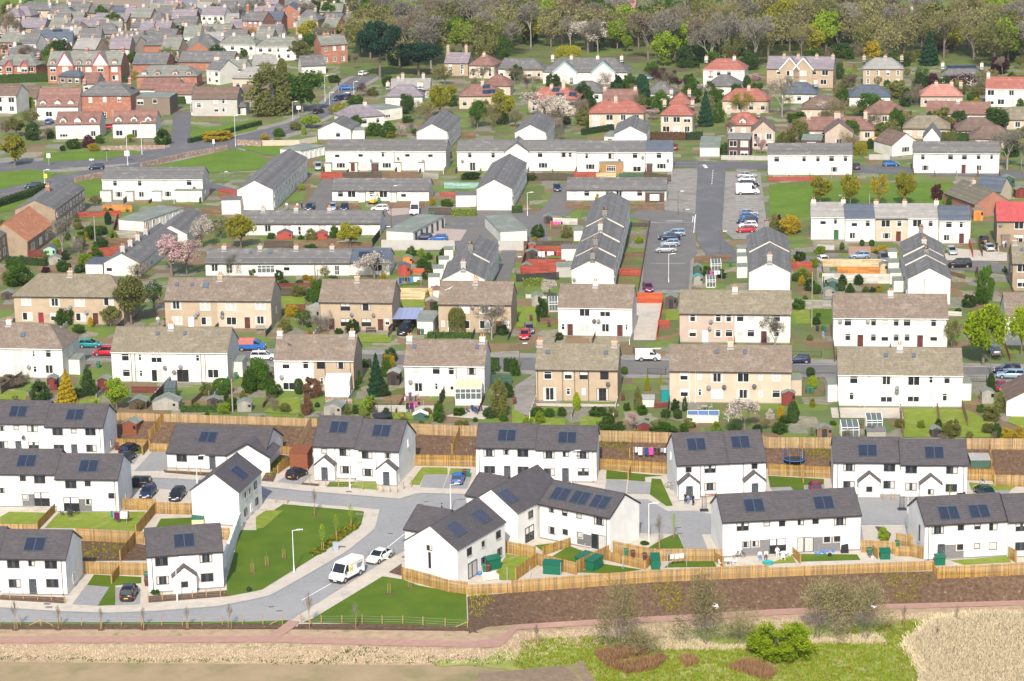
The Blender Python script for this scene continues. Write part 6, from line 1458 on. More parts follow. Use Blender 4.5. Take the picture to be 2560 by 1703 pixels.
tufts('verge_weeds','line of green weeds across the bare field','03',[(0,1340),(600,1350),(1400,1370),(2300,1365),(2300,1400),(1300,1395),(0,1370)],110,.2,.045,'green',13,5,.6,.25)
tufts('verge_grass','dry grass blades on the path verge','n',[(0,1615),(690,1613),(1000,1622),(1240,1626),(1300,1582),(1742,1558),(2560,1522),(2560,1534),(1700,1590),(1200,1662),(0,1652)],5000,.2,.02,'reed',14,4,.5,.2)
tufts('daffodils','yellow daffodils planted along the lawn edge','13',[(505,390),(700,250),(850,130),(950,120),(940,160),(700,320),(590,400),(520,415)],230,.35,.045,'gold',15,3,.4,.1)
tufts('daffodil_leaves','green leaves of the daffodils along the lawn edge','13',[(505,390),(700,250),(850,130),(950,120),(940,160),(700,320),(590,400),(520,415)],700,.3,.03,'green',16,4,.5,.15)
for k_,(t_,p_)in enumerate((('23',[(1280,680),(1500,660),(1620,760),(1500,920),(1380,920),(1300,760)]),('33',[(1050,580),(1500,560),(1540,640),(1420,700),(1420,810),(1180,850)]),('13',[(1960,780),(2200,770),(2150,860),(2050,990),(1970,950)]),('22',[(810,930),(1080,930),(1060,1070),(950,1000),(820,980)]),('32',[(330,1000),(580,1000),(560,1080),(380,1100)]),('12',[(60,1200),(180,1080),(280,1080),(150,1260)]),('03',[(760,300),(1200,310),(1150,450),(760,460)]))):
 tufts('ground_cover',('yellow-green ground cover sprigs on the dark bark bank','ground cover sprigs below the fence corner','sprigs at the left end of the bark bank','mossy sprigs on the soil bank behind the lower fence','sprigs on the soil bank by the wide white pair','low sprigs in the bed beside the bungalow','sprigs on the soil slope between the white rows')[k_],t_,p_,130 if k_<2 else 80,.3,.045,'yel',30+k_,7,.8,.2)
def chips(name,label,t,pts,n,size,m,seed):
 rr=random.Random(seed); rg=rs(seed); P=inpoly(t,pts,n,rr); P[:,2]+=.03; a,A,B=lvs(rg,P,size); A[:,2]*=.3; tag(put(name,cards(name,a,A,B,rg.uniform(.01,.99,n),[m])),label,kind='stuff')
m_chip=leaf('bark_chips',(.13,.08,.05),(.045,.027,.016),.0)
for lab,t_,p_,n_ in(('loose bark chips on the long front bank','n',[(1172,1495),(1624,1460),(2148,1437),(2340,1432),(2560,1440),(2560,1500),(1920,1524),(1495,1548),(1180,1570)],14000),('loose bark chips on the rear bank','n',[(290,1055),(640,1066),(1034,1090),(1667,1112),(2560,1127),(2560,1186),(1920,1170),(1034,1146),(640,1120),(290,1100)],9000)):chips('bark_chips',lab,t_,p_,n_,.09,m_chip,41)
# ================================================================ fences and walls
m_pale=mat('new_timber',(.36,.215,.055),(.27,.155,.038),1.5,rnd=.38,rough=.8); m_pale2=mat('weathering_timber',(.42,.28,.15),(.34,.225,.12),1.5,rnd=.3); m_post=mat('timber_post',(.40,.24,.09),(.32,.19,.075),2.)
WOODC=dict(dark=(.085,.06,.048),brown=(.17,.105,.065),red=(.33,.062,.045),maroon=(.16,.035,.03),orange=(.52,.20,.05),cream=(.58,.45,.27),white=(.55,.53,.48),green=(.05,.10,.07),turq=(.25,.42,.36),black=(.03,.03,.033),grey=(.30,.28,.245),orred=(.48,.085,.035),yellow=(.52,.36,.13))
WM={k:mat(k+'_stained_timber',v,tuple(c*.8 for c in v),1.2,rnd=.22)for k,v in WOODC.items()}
def world(t,pts):return pts if t=='w' else[g(*((p if isinstance(p[0],str)else(t,*p))))for p in pts]
def pale_fence(label,t,pts,hh=1.75,single=False,m=None,group='timber pale fences of the new estate',step=.155,post=2.4):
 m=m or m_pale; W=world(t,pts); E=mt('timber_fence',W[0],0,label,'fence',group); O=W[0]; pale=cc_(('pale',hh,m.name),lambda:MB().box(-.055,-.011,.05,.055,.011,hh).mesh('pale',[m])); pm=cc_(('post',hh),lambda:MB().box(-.06,-.06,-.3,.06,.06,hh-.08).mesh('post',[m_post]))
 cnt=0; rest=MB()
 for p,q in zip(W,W[1:]):
  d=q-p; L=Vector((d.x,d.y,0)).length; rz=math.atan2(d.y,d.x); n=max(1,int(L/step)); nn=Vector((d.y,-d.x,0)).normalized()
  if nn.y>0:nn=-nn
  for i in range(n):
   c=p+d*((i+.5)/n)+nn*.045; c.z=h(c.x,c.y)if 1 else c.z
   rr_=RX.uniform(-.02,.02)
   if single and cnt<300:put('pale',pale,E,tuple(c-O+Vector((0,0,rr_))),rz)
   else:
    rest.M=Matrix.Translation(c-O+Vector((0,0,rr_)))@Matrix.Rotation(rz,4,'Z'); rest.rv=RX.uniform(.01,.99); rest.box(-.055,-.011,.05,.055,.011,hh)
   cnt+=1
  k=max(1,round(L/post))
  for i in range(k+1):
   c=p+d*(i/k)-nn*.06; c.z=h(c.x,c.y); put('post',pm,E,tuple(c-O),rz)
  for z in(.35,hh*.55,hh-.3):
   b=MB()
   for i in range(k):
    a,e=p+d*(i/k),p+d*((i+1)/k); a=a.copy(); e=e.copy(); a.z=h(a.x,a.y)+z; e.z=h(e.x,e.y)+z; b.bar(a-O+nn*.005,e-O+nn*.005,.04,.09)
   ro=b.obj('rail',m_post,E)
 rest.M=None
 if rest.v:tag(rest.obj('pales',m,E),kind='stuff')
 return E
PF=[('13',[(1345,632),(1440,655),(1600,700),(1760,748),(1942,772)],'timber fence from the gable house down to the lawn corner',1),
('13',[(1942,772),('23',0,757)],'short end of the front timber fence above the bank corner',1),('23',[(0,757),(530,717),(1270,662)],'long timber fence on the bank before the green boxes',1),('23',[(1270,662),(1920,632),('33',0,613)],'long timber fence on the bank before the washing line',1),('33',[(0,613),(840,577),(1510,552)],'long timber fence on the bank below the sitting people',1),('33',[(1562,628),(2400,590)],'timber fence on the bank at the right edge',1),('33',[(1510,552),(1560,626)],'short stepped return of the bank fence',1),
('02',[(1060,735),(1500,748),(2356,775),('12',560,792)],'high rear timber fence behind the bungalow',0),('12',[(1405,862),(1850,880),(2040,880)],'high rear timber fence with ivy',0),('22',[(805,925),(1425,945),(1470,946)],'high rear timber fence above the coloured washing',0),('22',[(2300,973),('32',0,990),('32',598,992)],'high rear timber fence above the trampoline',0),('32',[(1828,1000),(2420,1003)],'high rear timber fence above the green-walled shed',0),
('02',[(1072,975),(1378,985)],'low garden fence before the small brown shed',0),('02',[(1378,1020),(1543,1024)],'garden fence between shed and bungalow',0),('02',[(1380,918),(1502,752)],'garden divider running up the bank by the brown shed',0),('02',[(1315,1055),(1378,965)],'short fence beside the black car bay',0),
('12',[(182,1040),(358,1058)],'garden fence right of the bungalow',0),('12',[(362,1040),(508,792)],'garden divider running up to the rear fence',0),('12',[(203,1225),(312,1145)],'short fence edging the planted bed',0),('12',[(1452,1150),(2028,1160)],'garden fence above the blue car lawn',0),('12',[(1808,1050),(1876,882)],'garden divider above the blue car',0),
('22',[(808,1186),(1428,1228)],'garden fence above the two grey bays',0),('22',[(1088,1090),(1108,945)],'divider beside the coloured washing',0),('22',[(1072,1280),(1092,1212)],'short divider between the two front lawns',0),('32',[(0,1236),(582,1266)],'garden fence before the trampoline',0),('32',[(318,1132),(308,992)],'divider beside the trampoline',0),('32',[(1838,1285),(2075,1292)],'garden fence before the green-walled shed',0),('32',[(2085,1336),(2400,1347)],'garden fence at the right edge above the lawn',0),('32',[(2082,1300),(2036,1003)],'divider beside the green-walled shed',0),('32',[(328,1310),(322,1240)],'stub divider behind the maroon car',0),
('02',[(1132,1556),(1432,1562)],'fence behind the parked bicycles',0),('02',[(1440,1592),(1780,1602)],'fence in front of the black front-facing car',0),('02',[(1432,1590),('03',1258,240)],'divider between the clothes drier and the toy lawn',0),('03',[(0,205),(345,208)],'fence behind the lower left white roof',0),('03',[(345,185),(508,15)],'divider at the lower left back lawn',0),('03',[(700,272),(1190,300),(1350,306)],'fence above the planted slope',1),('03',[(1250,300),(1112,470)],'divider down the planted slope',0),('03',[(778,582),(1364,596)],'fence at the foot of the planted slope',1),('03',[(2040,268),(2112,268)],'fence end beside the white stepped wall',0),('03',[(1032,672),(1100,590)],'short divider beside the black hatchback',0),
('23',[(-60,388),(212,442)],'inner fence of the sofa garden',1),('23',[(225,500),(590,592)],'inner fence behind the left green box',1),('23',[(290,415),(538,330)],'sloping inner fence below the white wing',0),('23',[(600,572),(895,425)],'inner fence beside the middle green boxes',0),('23',[(848,452),(1228,545)],'low inner fence below the bins',0),('23',[(932,392),(1210,446),(1330,466),(1860,466),(1935,466)],'fence between the bins and the young tree lawn',1),('23',[(1868,470),(1942,518)],'short divider beside the white plastic table',0),('23',[(40,640),(222,510)],'inner fence left of the green box',0),('23',[(1225,545),(1290,480)],'short return fence by the narrow green box',0),
('33',[(858,382),(1172,402)],'fence between the two right-hand gardens',1),('33',[(1178,322),(1325,332)],'gate-side fence at the lane corner',0),('33',[(1172,418),(1308,422)],'low fence above the teal lid',0),('33',[(225,415),(295,486)],'short divider between the sitting people and the black ball',0),('33',[(965,400),(1010,448)],'short divider beside the green bin',0),('33',[(1308,420),(1440,450)],'fence along the side path of the slit-window house',0),('33',[(2212,440),(2280,478)],'divider at the right edge lawn',0)]
for t,pts,lab,sg in PF:pale_fence(lab,t,pts,1.75 if 'low' not in lab and 'short' not in lab else 1.35,bool(sg),m_pale2 if 'rear' in lab else None)
def slat_fence(label,t,pts,hh,col,n=6,group='slatted fences of the old gardens'):
 W=world(t,pts); O=W[0]; E=mt('slat_fence',O,0,label,'fence',group); b=MB(); pm=cc_(('spost',col,hh),lambda:MB().box(-.05,-.05,0,.05,.05,hh+.05).mesh('fence_post',[WM[col]]))
 for p,q in zip(W,W[1:]):
  d=q-p; L=d.length; k=max(1,round(L/2.)); nn=Vector((d.y,-d.x,0)).normalized()
  if nn.y>0:nn=-nn
  for i in range(k):
   a,e=p+d*(i/k)-O,p+d*((i+1)/k)-O
   for j in range(n):
    z=hh*(j+.5)/n; b.rv=RX.uniform(.01,.99); b.bar(a+nn*.06+Vector((0,0,z)),e+nn*.06+Vector((0,0,z)),.03,hh/n*.86)
  for i in range(k+1):put('fence_post',pm,E,tuple(p+d*(i/k)-O),math.atan2(d.y,d.x))
 tag(b.obj('slats',WM[col],E),kind='stuff')
SF='''11|75,712 345,713|1.5|dark|dark slatted fence below the forsythia terrace
11|345,713 740,717|1.5|brown|brown slatted fence beside the forsythia
11|740,717 1070,715|1.3|brown|brown fence behind the forsythia bush
11|650,358 960,362|1.5|brown|brown slatted fence before the dark blue cars
11|1195,352 1545,348|1.4|brown|brown slatted fence behind the white van
11|600,80 798,80|1.8|red|red fence below the four-bay terrace
11|800,80 1160,78|1.7|dark|dark fence below the four-bay terrace
11|1160,78 1510,76|1.7|brown|brown fence below the four-bay terrace
11|1540,78 1680,80|1.7|grey|pale grey fence at the terrace end
11|1320,1187 1625,1187|2.2|cream|new pale timber fence beside the washing line garden
11|1590,415 1790,415|1.7|dark|dark fence under the ivy hedge
11|1690,243 2000,243|1.0|red|red rail fence behind the white annex
11|1735,166 2050,166|1.4|turq|turquoise fence beside the gabled terrace
11|1070,705 1140,612|1.7|black|black fence at the terrace end
11|210,1075 500,1070|.8|maroon|maroon rail fence behind the tiled house
11|280,1310 455,1310|1.6|maroon|maroon slatted screen on the side lawn
11|230,1155 490,1155|1.5|dark|patchwork dark fence behind the side lawn
11|1440,945 1660,945|.9|orred|low red rail fence in the washing garden
21|135,93 565,97|1.8|dark|long dark fence behind the dark sunroom terrace
21|565,77 770,75|1.6|red|red fence panel behind the dark sunroom terrace
21|770,72 955,70|1.3|cream|cream fence panel behind the dark sunroom terrace
21|990,78 1215,82|1.4|green|green fence panel behind the dark sunroom terrace
21|1215,82 1460,106|1.7|dark|dark fence end behind the dark sunroom terrace
21|485,356 745,361|1.6|brown|brown fence in front of the dark sunroom terrace
21|1090,362 1400,367|1.5|brown|brown fence below the dark glazed sunroom
21|215,780 490,790|2.0|red|tall red fence at the back of the red garden
21|150,884 490,888|1.5|red|middle red fence of the red garden
21|85,950 430,955|1.6|red|front red fence of the red garden
21|78,960 150,705|1.7|red|red side fence along the lane
21|40,1025 430,1005|1.5|black|black fence below the red garden
21|380,495 600,502|1.4|white|white slatted fence beside the brown hut garden
21|110,692 550,692|1.0|dark|dark fence above the red garden
21|1132,1224 1235,1226|2.1|orred|solid bright red gate below the purple car
21|1237,1226 1385,1226|2.1|orred|bright red slatted fence below the purple car
21|1388,1226 1330,1560|1.2|orred|bright red side fence of the drive
21|1345,1440 1450,1440|1.3|red|red panel fence beside the drive
21|990,974 1185,978|1.6|red|red slatted fence beside the parking court
21|1000,787 1215,792|.8|brown|brown rail fence in the terrace garden
21|1110,522 1265,522|1.0|dark|dark rail fence in the terrace garden
21|1268,484 1165,1110|.8|dark|long dark rail along the parking court
21|130,1178 320,1178|.8|white|white slats beside the blossom tree
21|260,1415 420,1415|1.2|brown|brown picket fence beside the white tiled house
21|1675,850 2020,835|1.4|brown|brick-topped garden fence at the street end
31|640,952 1025,957|1.5|orange|orange slatted fence before the stepped roofs
31|490,886 1040,887|1.6|cream|pale new timber fence before the stepped roofs
31|500,1036 1115,1042|1.9|white|weathered white fence before the stepped roofs
31|220,906 405,908|1.5|red|red fence at the terrace corner
31|215,1272 600,1276|1.7|grey|grey slatted fence above the bright lawn
31|492,872 522,1172|1.3|dark|dark side fence of the path
31|1850,685 1885,805|1.3|red|red side fence by the silver car
31|1938,692 1972,797|1.3|dark|dark side fence between two drives
31|420,758 735,760|.6|dark|low dark rail fence of the pale front garden
31|1675,960 1815,1000|.8|brown|brown rail by the stepped terrace end
31|1640,1330 1780,1340|.8|white|pale slatted fence under the green tree
01|925,702 1185,702|1.8|brown|dark brown fence behind the long gabled terrace
01|1050,622 1260,622|1.6|grey|silvery fence behind the red sheds
01|830,800 1100,785|1.9|red|bright red fence behind the terrace annex
01|258,800 570,800|1.6|maroon|maroon fence behind the mint hut
01|720,432 1110,418|1.2|red|red fence below the round garden canopy
01|950,378 1215,382|1.6|orange|orange fence in the brown terrace garden
01|1420,392 1770,384|1.8|brown|brown fence behind the white small van
01|1855,402 2040,404|1.6|brown|brown fence beside the long gabled terrace
01|2010,205 2190,218|1.0|red|red fence of the allotment plots
01|2030,260 2190,262|1.0|red|second red fence of the allotment plots
01|1010,700 1090,440|1.2|maroon|maroon side fence of the flowering garden
30|0,108 60,107|1.0|red|stub of red fence above the park
31|0,100 490,92|1.0|red|red fence along the top of the park
30|925,1332 1130,1334|2.0|yellow|new yellow timber fence behind the small lawn
02|1215,478 1490,482|1.1|maroon|maroon fence across the white house garden
02|1385,590 1575,412|1.3|dark|dark diagonal fence beside the greenhouse
02|1760,600 1860,510|.9|brown|brown fence beside the rotary drier
12|2160,395 2356,397|1.6|green|dark green fence beside the cream conservatory house
12|1690,590 1732,520|1.8|green|tall dark green screen by the patio
22|1310,620 1430,612|.8|maroon|maroon rails by the gazebo
32|1240,890 1218,640|1.0|brown|grey-brown divider between plot and lawn
32|1585,800 1555,620|.9|brown|brown divider between the two lawns
10|1885,1270 2020,1272|1.8|brown|brown slatted screen behind the gabled row
30|1110,1380 1140,1300|1.2|white|white picket fence beside the gabled bungalow'''
for ln in SF.split('\n'):
 t,q,hh,c,lab=ln.split('|'); slat_fence(lab,t,[tuple(float(v)for v in p.split(','))for p in q.split()],float(hh),c,max(4,int(float(hh)/.24)))
for lb_,O,X,Y,Wd,tl in PLOTS:
 f=O.y<415; L=(10.5 if f else 5.5)if tl else 4.5; k=3 if tl else max(2,round(Wd/5.6)+1)
 for i in range(k):
  q=O+X*(Wd*i/(k-1)); a=q-Y*.4; e=q-Y*L; hh=RX.choice((.8,1.,1.3)); n_=('left end','right end','middle','second','third','fourth','fifth')[0 if i==0 else 1 if i==k-1 else 2 if k==3 else 2+i]
  slat_fence(' '.join((n_+' garden divider before the '+lb_).split()[:15]),'w',[Vector((a.x,a.y,ZUP)),Vector((e.x,e.y,ZUP))],hh,RX.choice(('dark','brown','grey','maroon','green','white')),4,'plot dividers of the old gardens')
def wall(label,t,pts,hh,th,m,name='garden_wall',cop=True):
 W=world(t,pts); O=W[0]; E=mt(name,O,0,label,'wall'); b=MB(); c_=MB()
 for p,q in zip(W,W[1:]):
  b.bar(p-O+Vector((0,0,hh/2)),q-O+Vector((0,0,hh/2)),th,hh); c_.bar(p-O+Vector((0,0,hh+.04)),q-O+Vector((0,0,hh+.04)),th+.08,.075)
 b.obj('wall_face',m,E)
 if cop:c_.obj('coping',m_sill,E)
m_rub=mat('rubble_stone',(.30,.20,.155),(.19,.135,.115),2.2,c3=(.42,.33,.27),s3=1.6,bump=1.,bscale=6)
wall('long rubble stone wall beside the main road','00',[(1300,1545),(1700,1450),(2092,1378)],1.2,.6,m_rub,cop=False)
wall('lower piece of the rubble stone wall by the blue car','01',[(690,108),(950,58)],1.2,.6,m_rub,cop=False)
wall('rubble wall at the far side of the grass','00',[(2180,1335),(2356,1345),('10',50,1350)],1.5,.5,m_rub,cop=False)
wall('grey boundary wall below the flat garages','11',[(1155,727),(1500,730),(1830,735)],1.9,.25,WALL['gry']); wall('grey wall end beside the pale garage','11',[(2232,737),('21',108,737)],1.9,.25,WALL['gry'])
wall('pale rendered wall beside the lock-up garages','10',[(55,1345),(400,1340),(560,1310)],1.4,.3,WALL['crm']); wall('brick-topped retaining wall by the cottages','00',[(930,1380),(1520,1370)],1.,.3,m_rub,cop=False)
wall('low grey wall below the garden bungalow','30',[(930,1470),(1120,1470)],1.2,.3,WALL['gry']); wall('low grey wall before the pinkish house','20',[(1925,1470),(2185,1472),(2240,1475),(2356,1475)],1.,.3,WALL['gry'])
wall('pale retaining wall below the iron-railed patio','12',[(1100,650),(1650,655)],.9,.25,WALL['gry']); wall('white retaining wall below the blue screen','22',[(1610,750),(1900,755)],1.1,.25,WALL['wht']); wall('stone garden wall below the rockery','12',[(640,560),(890,580)],.8,.3,m_rub,cop=False)
wall('white wall along the farm at the top right','30',[(1110,240),(1880,262),(2400,262)],1.6,.3,m_rub,cop=False)
def stepped(label,t,p,q,n,h0,h1):
 A,B=world(t,[p,q]); E=mt('stepped_wall',A,0,label,'wall'); b=MB(); d=(B-A)
 for i in range(n):
  a,e=d*(i/n),d*((i+1)/n); z=h0+(h1-h0)*i/max(1,n-1); b.bar(a+Vector((0,0,z/2)),e+Vector((0,0,z/2)),.28,z);
 b.obj('wall_face',WALL['new'],E); c=MB()
 for i in range(n):a,e=d*(i/n),d*((i+1)/n); z=h0+(h1-h0)*i/max(1,n-1); c.bar(a+Vector((0,0,z+.05)),e+Vector((0,0,z+.05)),.36,.09)
 c.obj('coping',WALL['new'],E)
stepped('white stepped wall along the left side of the big lawn','03',(2066,525),(2212,172),7,1.7,2.4)
def railing(label,t,pts,hh=1.0,m=None):
 W=world(t,pts); O=W[0]; E=mt('railing',O,0,label,'railing','iron railings along the old street'); bars=MB(); m=m or mD
 for p,q in zip(W,W[1:]):
  d=q-p; n=int(d.length/.22)
  for i in range(n):c=p+d*(i/n)-O; bars.box(c.x-.012,c.y-.012,c.z,c.x+.012,c.y+.012,c.z+hh)
  for z in(.12,hh):r_=MB(); r_.bar(p-O+Vector((0,0,z)),q-O+Vector((0,0,z)),.04,.04); r_.obj('rail',m,E)
  for c in(p,q):put('post',cc_(('rpost',hh,m.name),lambda:MB().box(-.05,-.05,0,.05,.05,hh+.15).mesh('post',[m])),E,tuple(c-O))
 tag(bars.obj('bars',m,E),kind='stuff')
railing('black iron gate and railings between two brick piers','22',[(1250,310),(1415,316)]); railing('black iron railings before the right white house','32',[(275,345),(400,347),(640,350)]); railing('black iron railings at the right edge of the street','32',[(1795,380),(2010,382)]); railing('black iron railings on the far pavement at the right','32',[(215,150),(490,155)]); railing('black iron railings of the pale front drive','22',[(1115,115),(1300,118)])
mat('brown_rail',(.14,.05,.035)); railing('brown railings on the patio wall, left part','12',[(1100,608),(1250,612)],1.,MATS['brown_rail']); railing('brown railings on the patio wall, right part','12',[(1305,610),(1680,615)],1.,MATS['brown_rail'])
def wire_fence(label,t,pts,braces=()):
 W=world(t,pts); O=W[0]; E=mt('wire_fence',O,0,label,'fence'); pm=cc_('wpost',lambda:MB().tube((0,0,-.2),(0,0,1.15),.06,.06,7).mesh('post',[m_post]))
 for p in W:put('post',pm,E,tuple(p-O))
 for z in(.35,.65,1.0):
  b=MB()
  for p,q in zip(W,W[1:]):b.bar(p-O+Vector((0,-.06,z)),q-O+Vector((0,-.06,z)),.012,.012)
  b.obj('wire',mL,E)
 for i,s in braces:b=MB(); d=(W[min(len(W)-1,i+1)]-W[max(0,i-1)]).normalized()*s; b.bar(W[i]-O+Vector((0,0,.85)),W[i]-O+d*1.5+Vector((0,0,.05)),.08,.08); b.obj('brace',m_post,E)
wire_fence('post and wire fence beside the lane at lower left','03',[(-60,1058),(0,1058),(190,1060),(378,1060),(568,1060),(752,1060),(935,1062),(1120,1060),(1305,1060),(1490,1060),(1680,1060),(1862,1060),(2048,1050),(2233,1046),('13',65,1048),('13',245,1046)],[(3,1),(3,-1),(15,-1)])
wire_fence('post and wire fence below the triangular lawn','13',[(415,1030),(602,1040),(792,1040),(978,1038),(1163,1045),(1352,1045),(1538,1055),(1742,1068),(1948,1080)],[(0,1),(8,-1)])
for lab,t,pts in(('low post fence before the corner house','03',[(0,815),(92,815),(216,818),(348,825),(475,830),(596,852)]),('low post fence before the porch house','03',[(1366,845),(1496,830),(1630,822),(1772,805),(1900,795),(2030,792)]),('low post fence before the bungalow','02',[(1505,1200),(1625,1210),(1737,1218),(1845,1228)]),('low post fence before the porch pair','12',[(418,1325),(497,1328),(578,1335),(643,1340),(762,1350),(858,1360),(985,1375),(1115,1382)]),('low post fence round the right porch garden','12',[(1168,1390),(1235,1395),(1302,1398),(1360,1368),(1430,1348)]),('low post fence before the wide white pair','32',[(1055,1465),(1135,1470),(1165,1470),(1290,1475),(1380,1475)]),('low post fence at the head of the lawn','12',[(180,1495),(288,1500)])):wire_fence(lab,t,pts)
# ================================================================ vehicles
m_tyre=mat('tyre_rubber',(.02,.02,.021),rough=.9); m_rim=mat('alloy_rim',(.42,.42,.43),rough=.35,metal=.6); m_cg=mat('car_glass',(.012,.016,.02),rough=.06,spec=.6); m_plate=mat('yellow_plate',(.62,.45,.04)); m_plw=mat('white_plate',(.7,.7,.68)); m_tl=mat('tail_lamp',(.35,.015,.015),rough=.3); m_hl=mat('head_lamp',(.55,.57,.6),rough=.15); mT=mat('black_bumper',(.03,.03,.033),rough=.6)
def paint(n,c,metal=0.):return mat(n+'_paint',c,rough=.28,spec=.5,metal=metal)
PT=dict(black=paint('black',(.012,.012,.015)),white=paint('white',(.76,.76,.75)),silver=paint('silver',(.40,.42,.44),.3),navy=paint('navy',(.015,.025,.07)),blue=paint('blue',(.02,.12,.38)),red=paint('red',(.45,.012,.03)),maroon=paint('maroon',(.20,.012,.05)),teal=paint('teal',(.01,.22,.22)),grey=paint('grey',(.16,.17,.18),.3),green=paint('green',(.012,.05,.035)),lblue=paint('pale_blue',(.26,.36,.48),.2),purple=paint('purple',(.16,.02,.09)))
#        length, halfwidth, roof z, belt profile (x, z, hw), glasshouse (rear base, rear top, front top, front base)
CARS=dict(hatch=(3.95,.85,1.45,[(-1.97,.62,.76),(-1.93,.92,.8),(-1.2,.96,.85),(0,.93,.86),(.85,.92,.85),(1.5,.80,.80),(1.85,.62,.72),(1.97,.45,.66)],(-1.86,-1.5,.15,.95),(-1.25,1.22)),
saloon=(4.7,.9,1.43,[(-2.35,.62,.78),(-2.3,.95,.84),(-1.5,1.0,.89),(0,.93,.9),(.9,.92,.89),(1.75,.80,.84),(2.2,.62,.74),(2.35,.45,.66)],(-2.0,-1.05,.25,1.15),(-1.42,1.45)),
estate=(4.5,.88,1.5,[(-2.25,.62,.78),(-2.2,.96,.83),(-1.3,.97,.87),(0,.95,.88),(.95,.94,.87),(1.7,.82,.82),(2.1,.62,.73),(2.25,.45,.66)],(-2.15,-1.95,.3,1.1),(-1.35,1.38)),
mpv=(4.3,.88,1.66,[(-2.15,.65,.8),(-2.1,1.0,.84),(-1.3,1.02,.87),(0,1.0,.88),(1.0,1.0,.86),(1.6,.88,.82),(2.0,.68,.74),(2.15,.5,.66)],(-2.05,-1.85,.45,1.3),(-1.3,1.35)),
suv=(4.7,.94,1.78,[(-2.35,.7,.84),(-2.3,1.08,.9),(-1.3,1.1,.93),(0,1.08,.94),(1.1,1.06,.93),(1.95,1.0,.88),(2.25,.75,.8),(2.35,.5,.72)],(-2.25,-2.05,.4,1.15),(-1.42,1.48)))
def car_meshes(kind):
 L,W,H,prof,(rb,rt,ft,fb),(wr,wf)=CARS[kind]; b=MB()
 def ring(x,zb,hw):return[(x,-hw*.9,.2),(x,-hw,.42),(x,-hw,zb-.12),(x,-hw*.93,zb),(x,hw*.93,zb),(x,hw,zb-.12),(x,hw,.42),(x,hw*.9,.2)]
 b.loft([ring(*p)for p in prof],0)
 zr=H; wt=W*.76; zb=lambda x:np.interp(x,[p[0]for p in prof],[p[1]for p in prof])-.02
 zb_=lambda x:float(zb(x)); w0=W*.9
 b.loft([[(rt-.05,-wt,zr-.07),(rt,wt*-.8,zr),(ft,wt*-.8,zr),(ft+.08,-wt,zr-.08)],[(rt-.05,wt,zr-.07),(rt,wt*.8,zr),(ft,wt*.8,zr),(ft+.08,wt,zr-.08)]],0)
 for sy in(-1,1):
  for(x0,x1)in((rb,rt-.04),(fb,ft+.07),((rb+fb)/2-.15,(rt+ft)/2-.1)):b.bar((x0,sy*w0*.985,zb_(x0)),(x1,sy*wt*1.0,zr-.06),.09,.05,0)
  b.box(fb-.32,sy*(W+.02)-.09,zb_(fb)-.02,fb-.17,sy*(W+.02)+.09,zb_(fb)+.13,1)
  for wx in(wr,wf):b.tube((wx,sy*(W-.12),.31),(wx,sy*(W+.004),.31),.37,n=14,m=1)
 b.box(-L/2-.02,-W*.72,.24,-L/2+.12,W*.72,.44,1); b.box(L/2-.14,-W*.66,.22,L/2+.02,W*.66,.36,1)
 g_=MB()
 for sy in(-1,1):q=[(rb+.04,sy*w0*.96,zb_(rb)),(fb-.04,sy*w0*.96,zb_(fb)),(ft+.05,sy*wt*.98,zr-.08),(rt-.02,sy*wt*.98,zr-.08)]; g_.poly(q if sy<0 else q[::-1])
 g_.poly([(fb,-w0*.93,zb_(fb)),(fb,w0*.93,zb_(fb)),(ft+.05,wt*.96,zr-.05),(ft+.05,-wt*.96,zr-.05)]); g_.poly([(rb,w0*.93,zb_(rb)),(rb,-w0*.93,zb_(rb)),(rt-.02,-wt*.96,zr-.05),(rt-.02,wt*.96,zr-.05)])
 l=MB().box(-.06,-.16,-.08,.06,.16,.08).mesh('lamp',[m_hl]); tl=MB().box(-.05,-.1,-.16,.05,.1,.16).mesh('tail',[m_tl]); pl=MB().box(-.015,-.26,-.055,.015,.26,.055).mesh('plate',[m_plate])
 body=b.mesh(kind+'_body',[PT['white'],mT],False); body.polygons.foreach_set('use_smooth',[p.material_index==0 and len(p.vertices)==4 for p in body.polygons])
 return body,g_.mesh(kind+'_glass',[m_cg]),l,tl,pl
def wheel_mesh(r=.31,w=.2):
 t=MB(); t.tube((0,-w/2,0),(0,w/2,0),r,n=14); return t.mesh('tyre',[m_tyre]),(lambda q:(q.tube((0,-w/2-.012,0),(0,w/2+.012,0),r*.66,n=10),q.mesh('rim',[m_rim]))[1])(MB())
def add_wheels(E,xs,W,r=.31):
 ty,ri=cc_(('wheel',r),lambda:wheel_mesh(r))
 for x in xs:
  for sy in(-1,1):w=put('wheel',ty,E,(x,sy*(W-.09),r)); put('rim',ri,w)
def car(label,t,x,y,hd,kind,col,group=None,off=.07):
 p=g(t,x,y); p.z+=off; E=mt('parked_car',p,R(hd),label,'car',group); bm,gm,lm,tm,pm=cc_(('car',kind),lambda:car_meshes(kind)); L,W,H=CARS[kind][:3]
 put('body',bm,E,mats=[PT[col]]); put('windows',gm,E); add_wheels(E,CARS[kind][5],W)
 for sy in(-1,1):put('headlight',lm,E,(L/2-.17,sy*W*.66,.62)); put('tail_light',tm,E,(-L/2+.03,sy*W*.8,.78))
 put('number_plate',pm,E,(-L/2-.03,0,.52)); q=put('number_plate',cc_('plw',lambda:MB().box(-.015,-.26,-.055,.015,.26,.055).mesh('plate',[m_plw])),E,(L/2+.03,0,.42)); return E
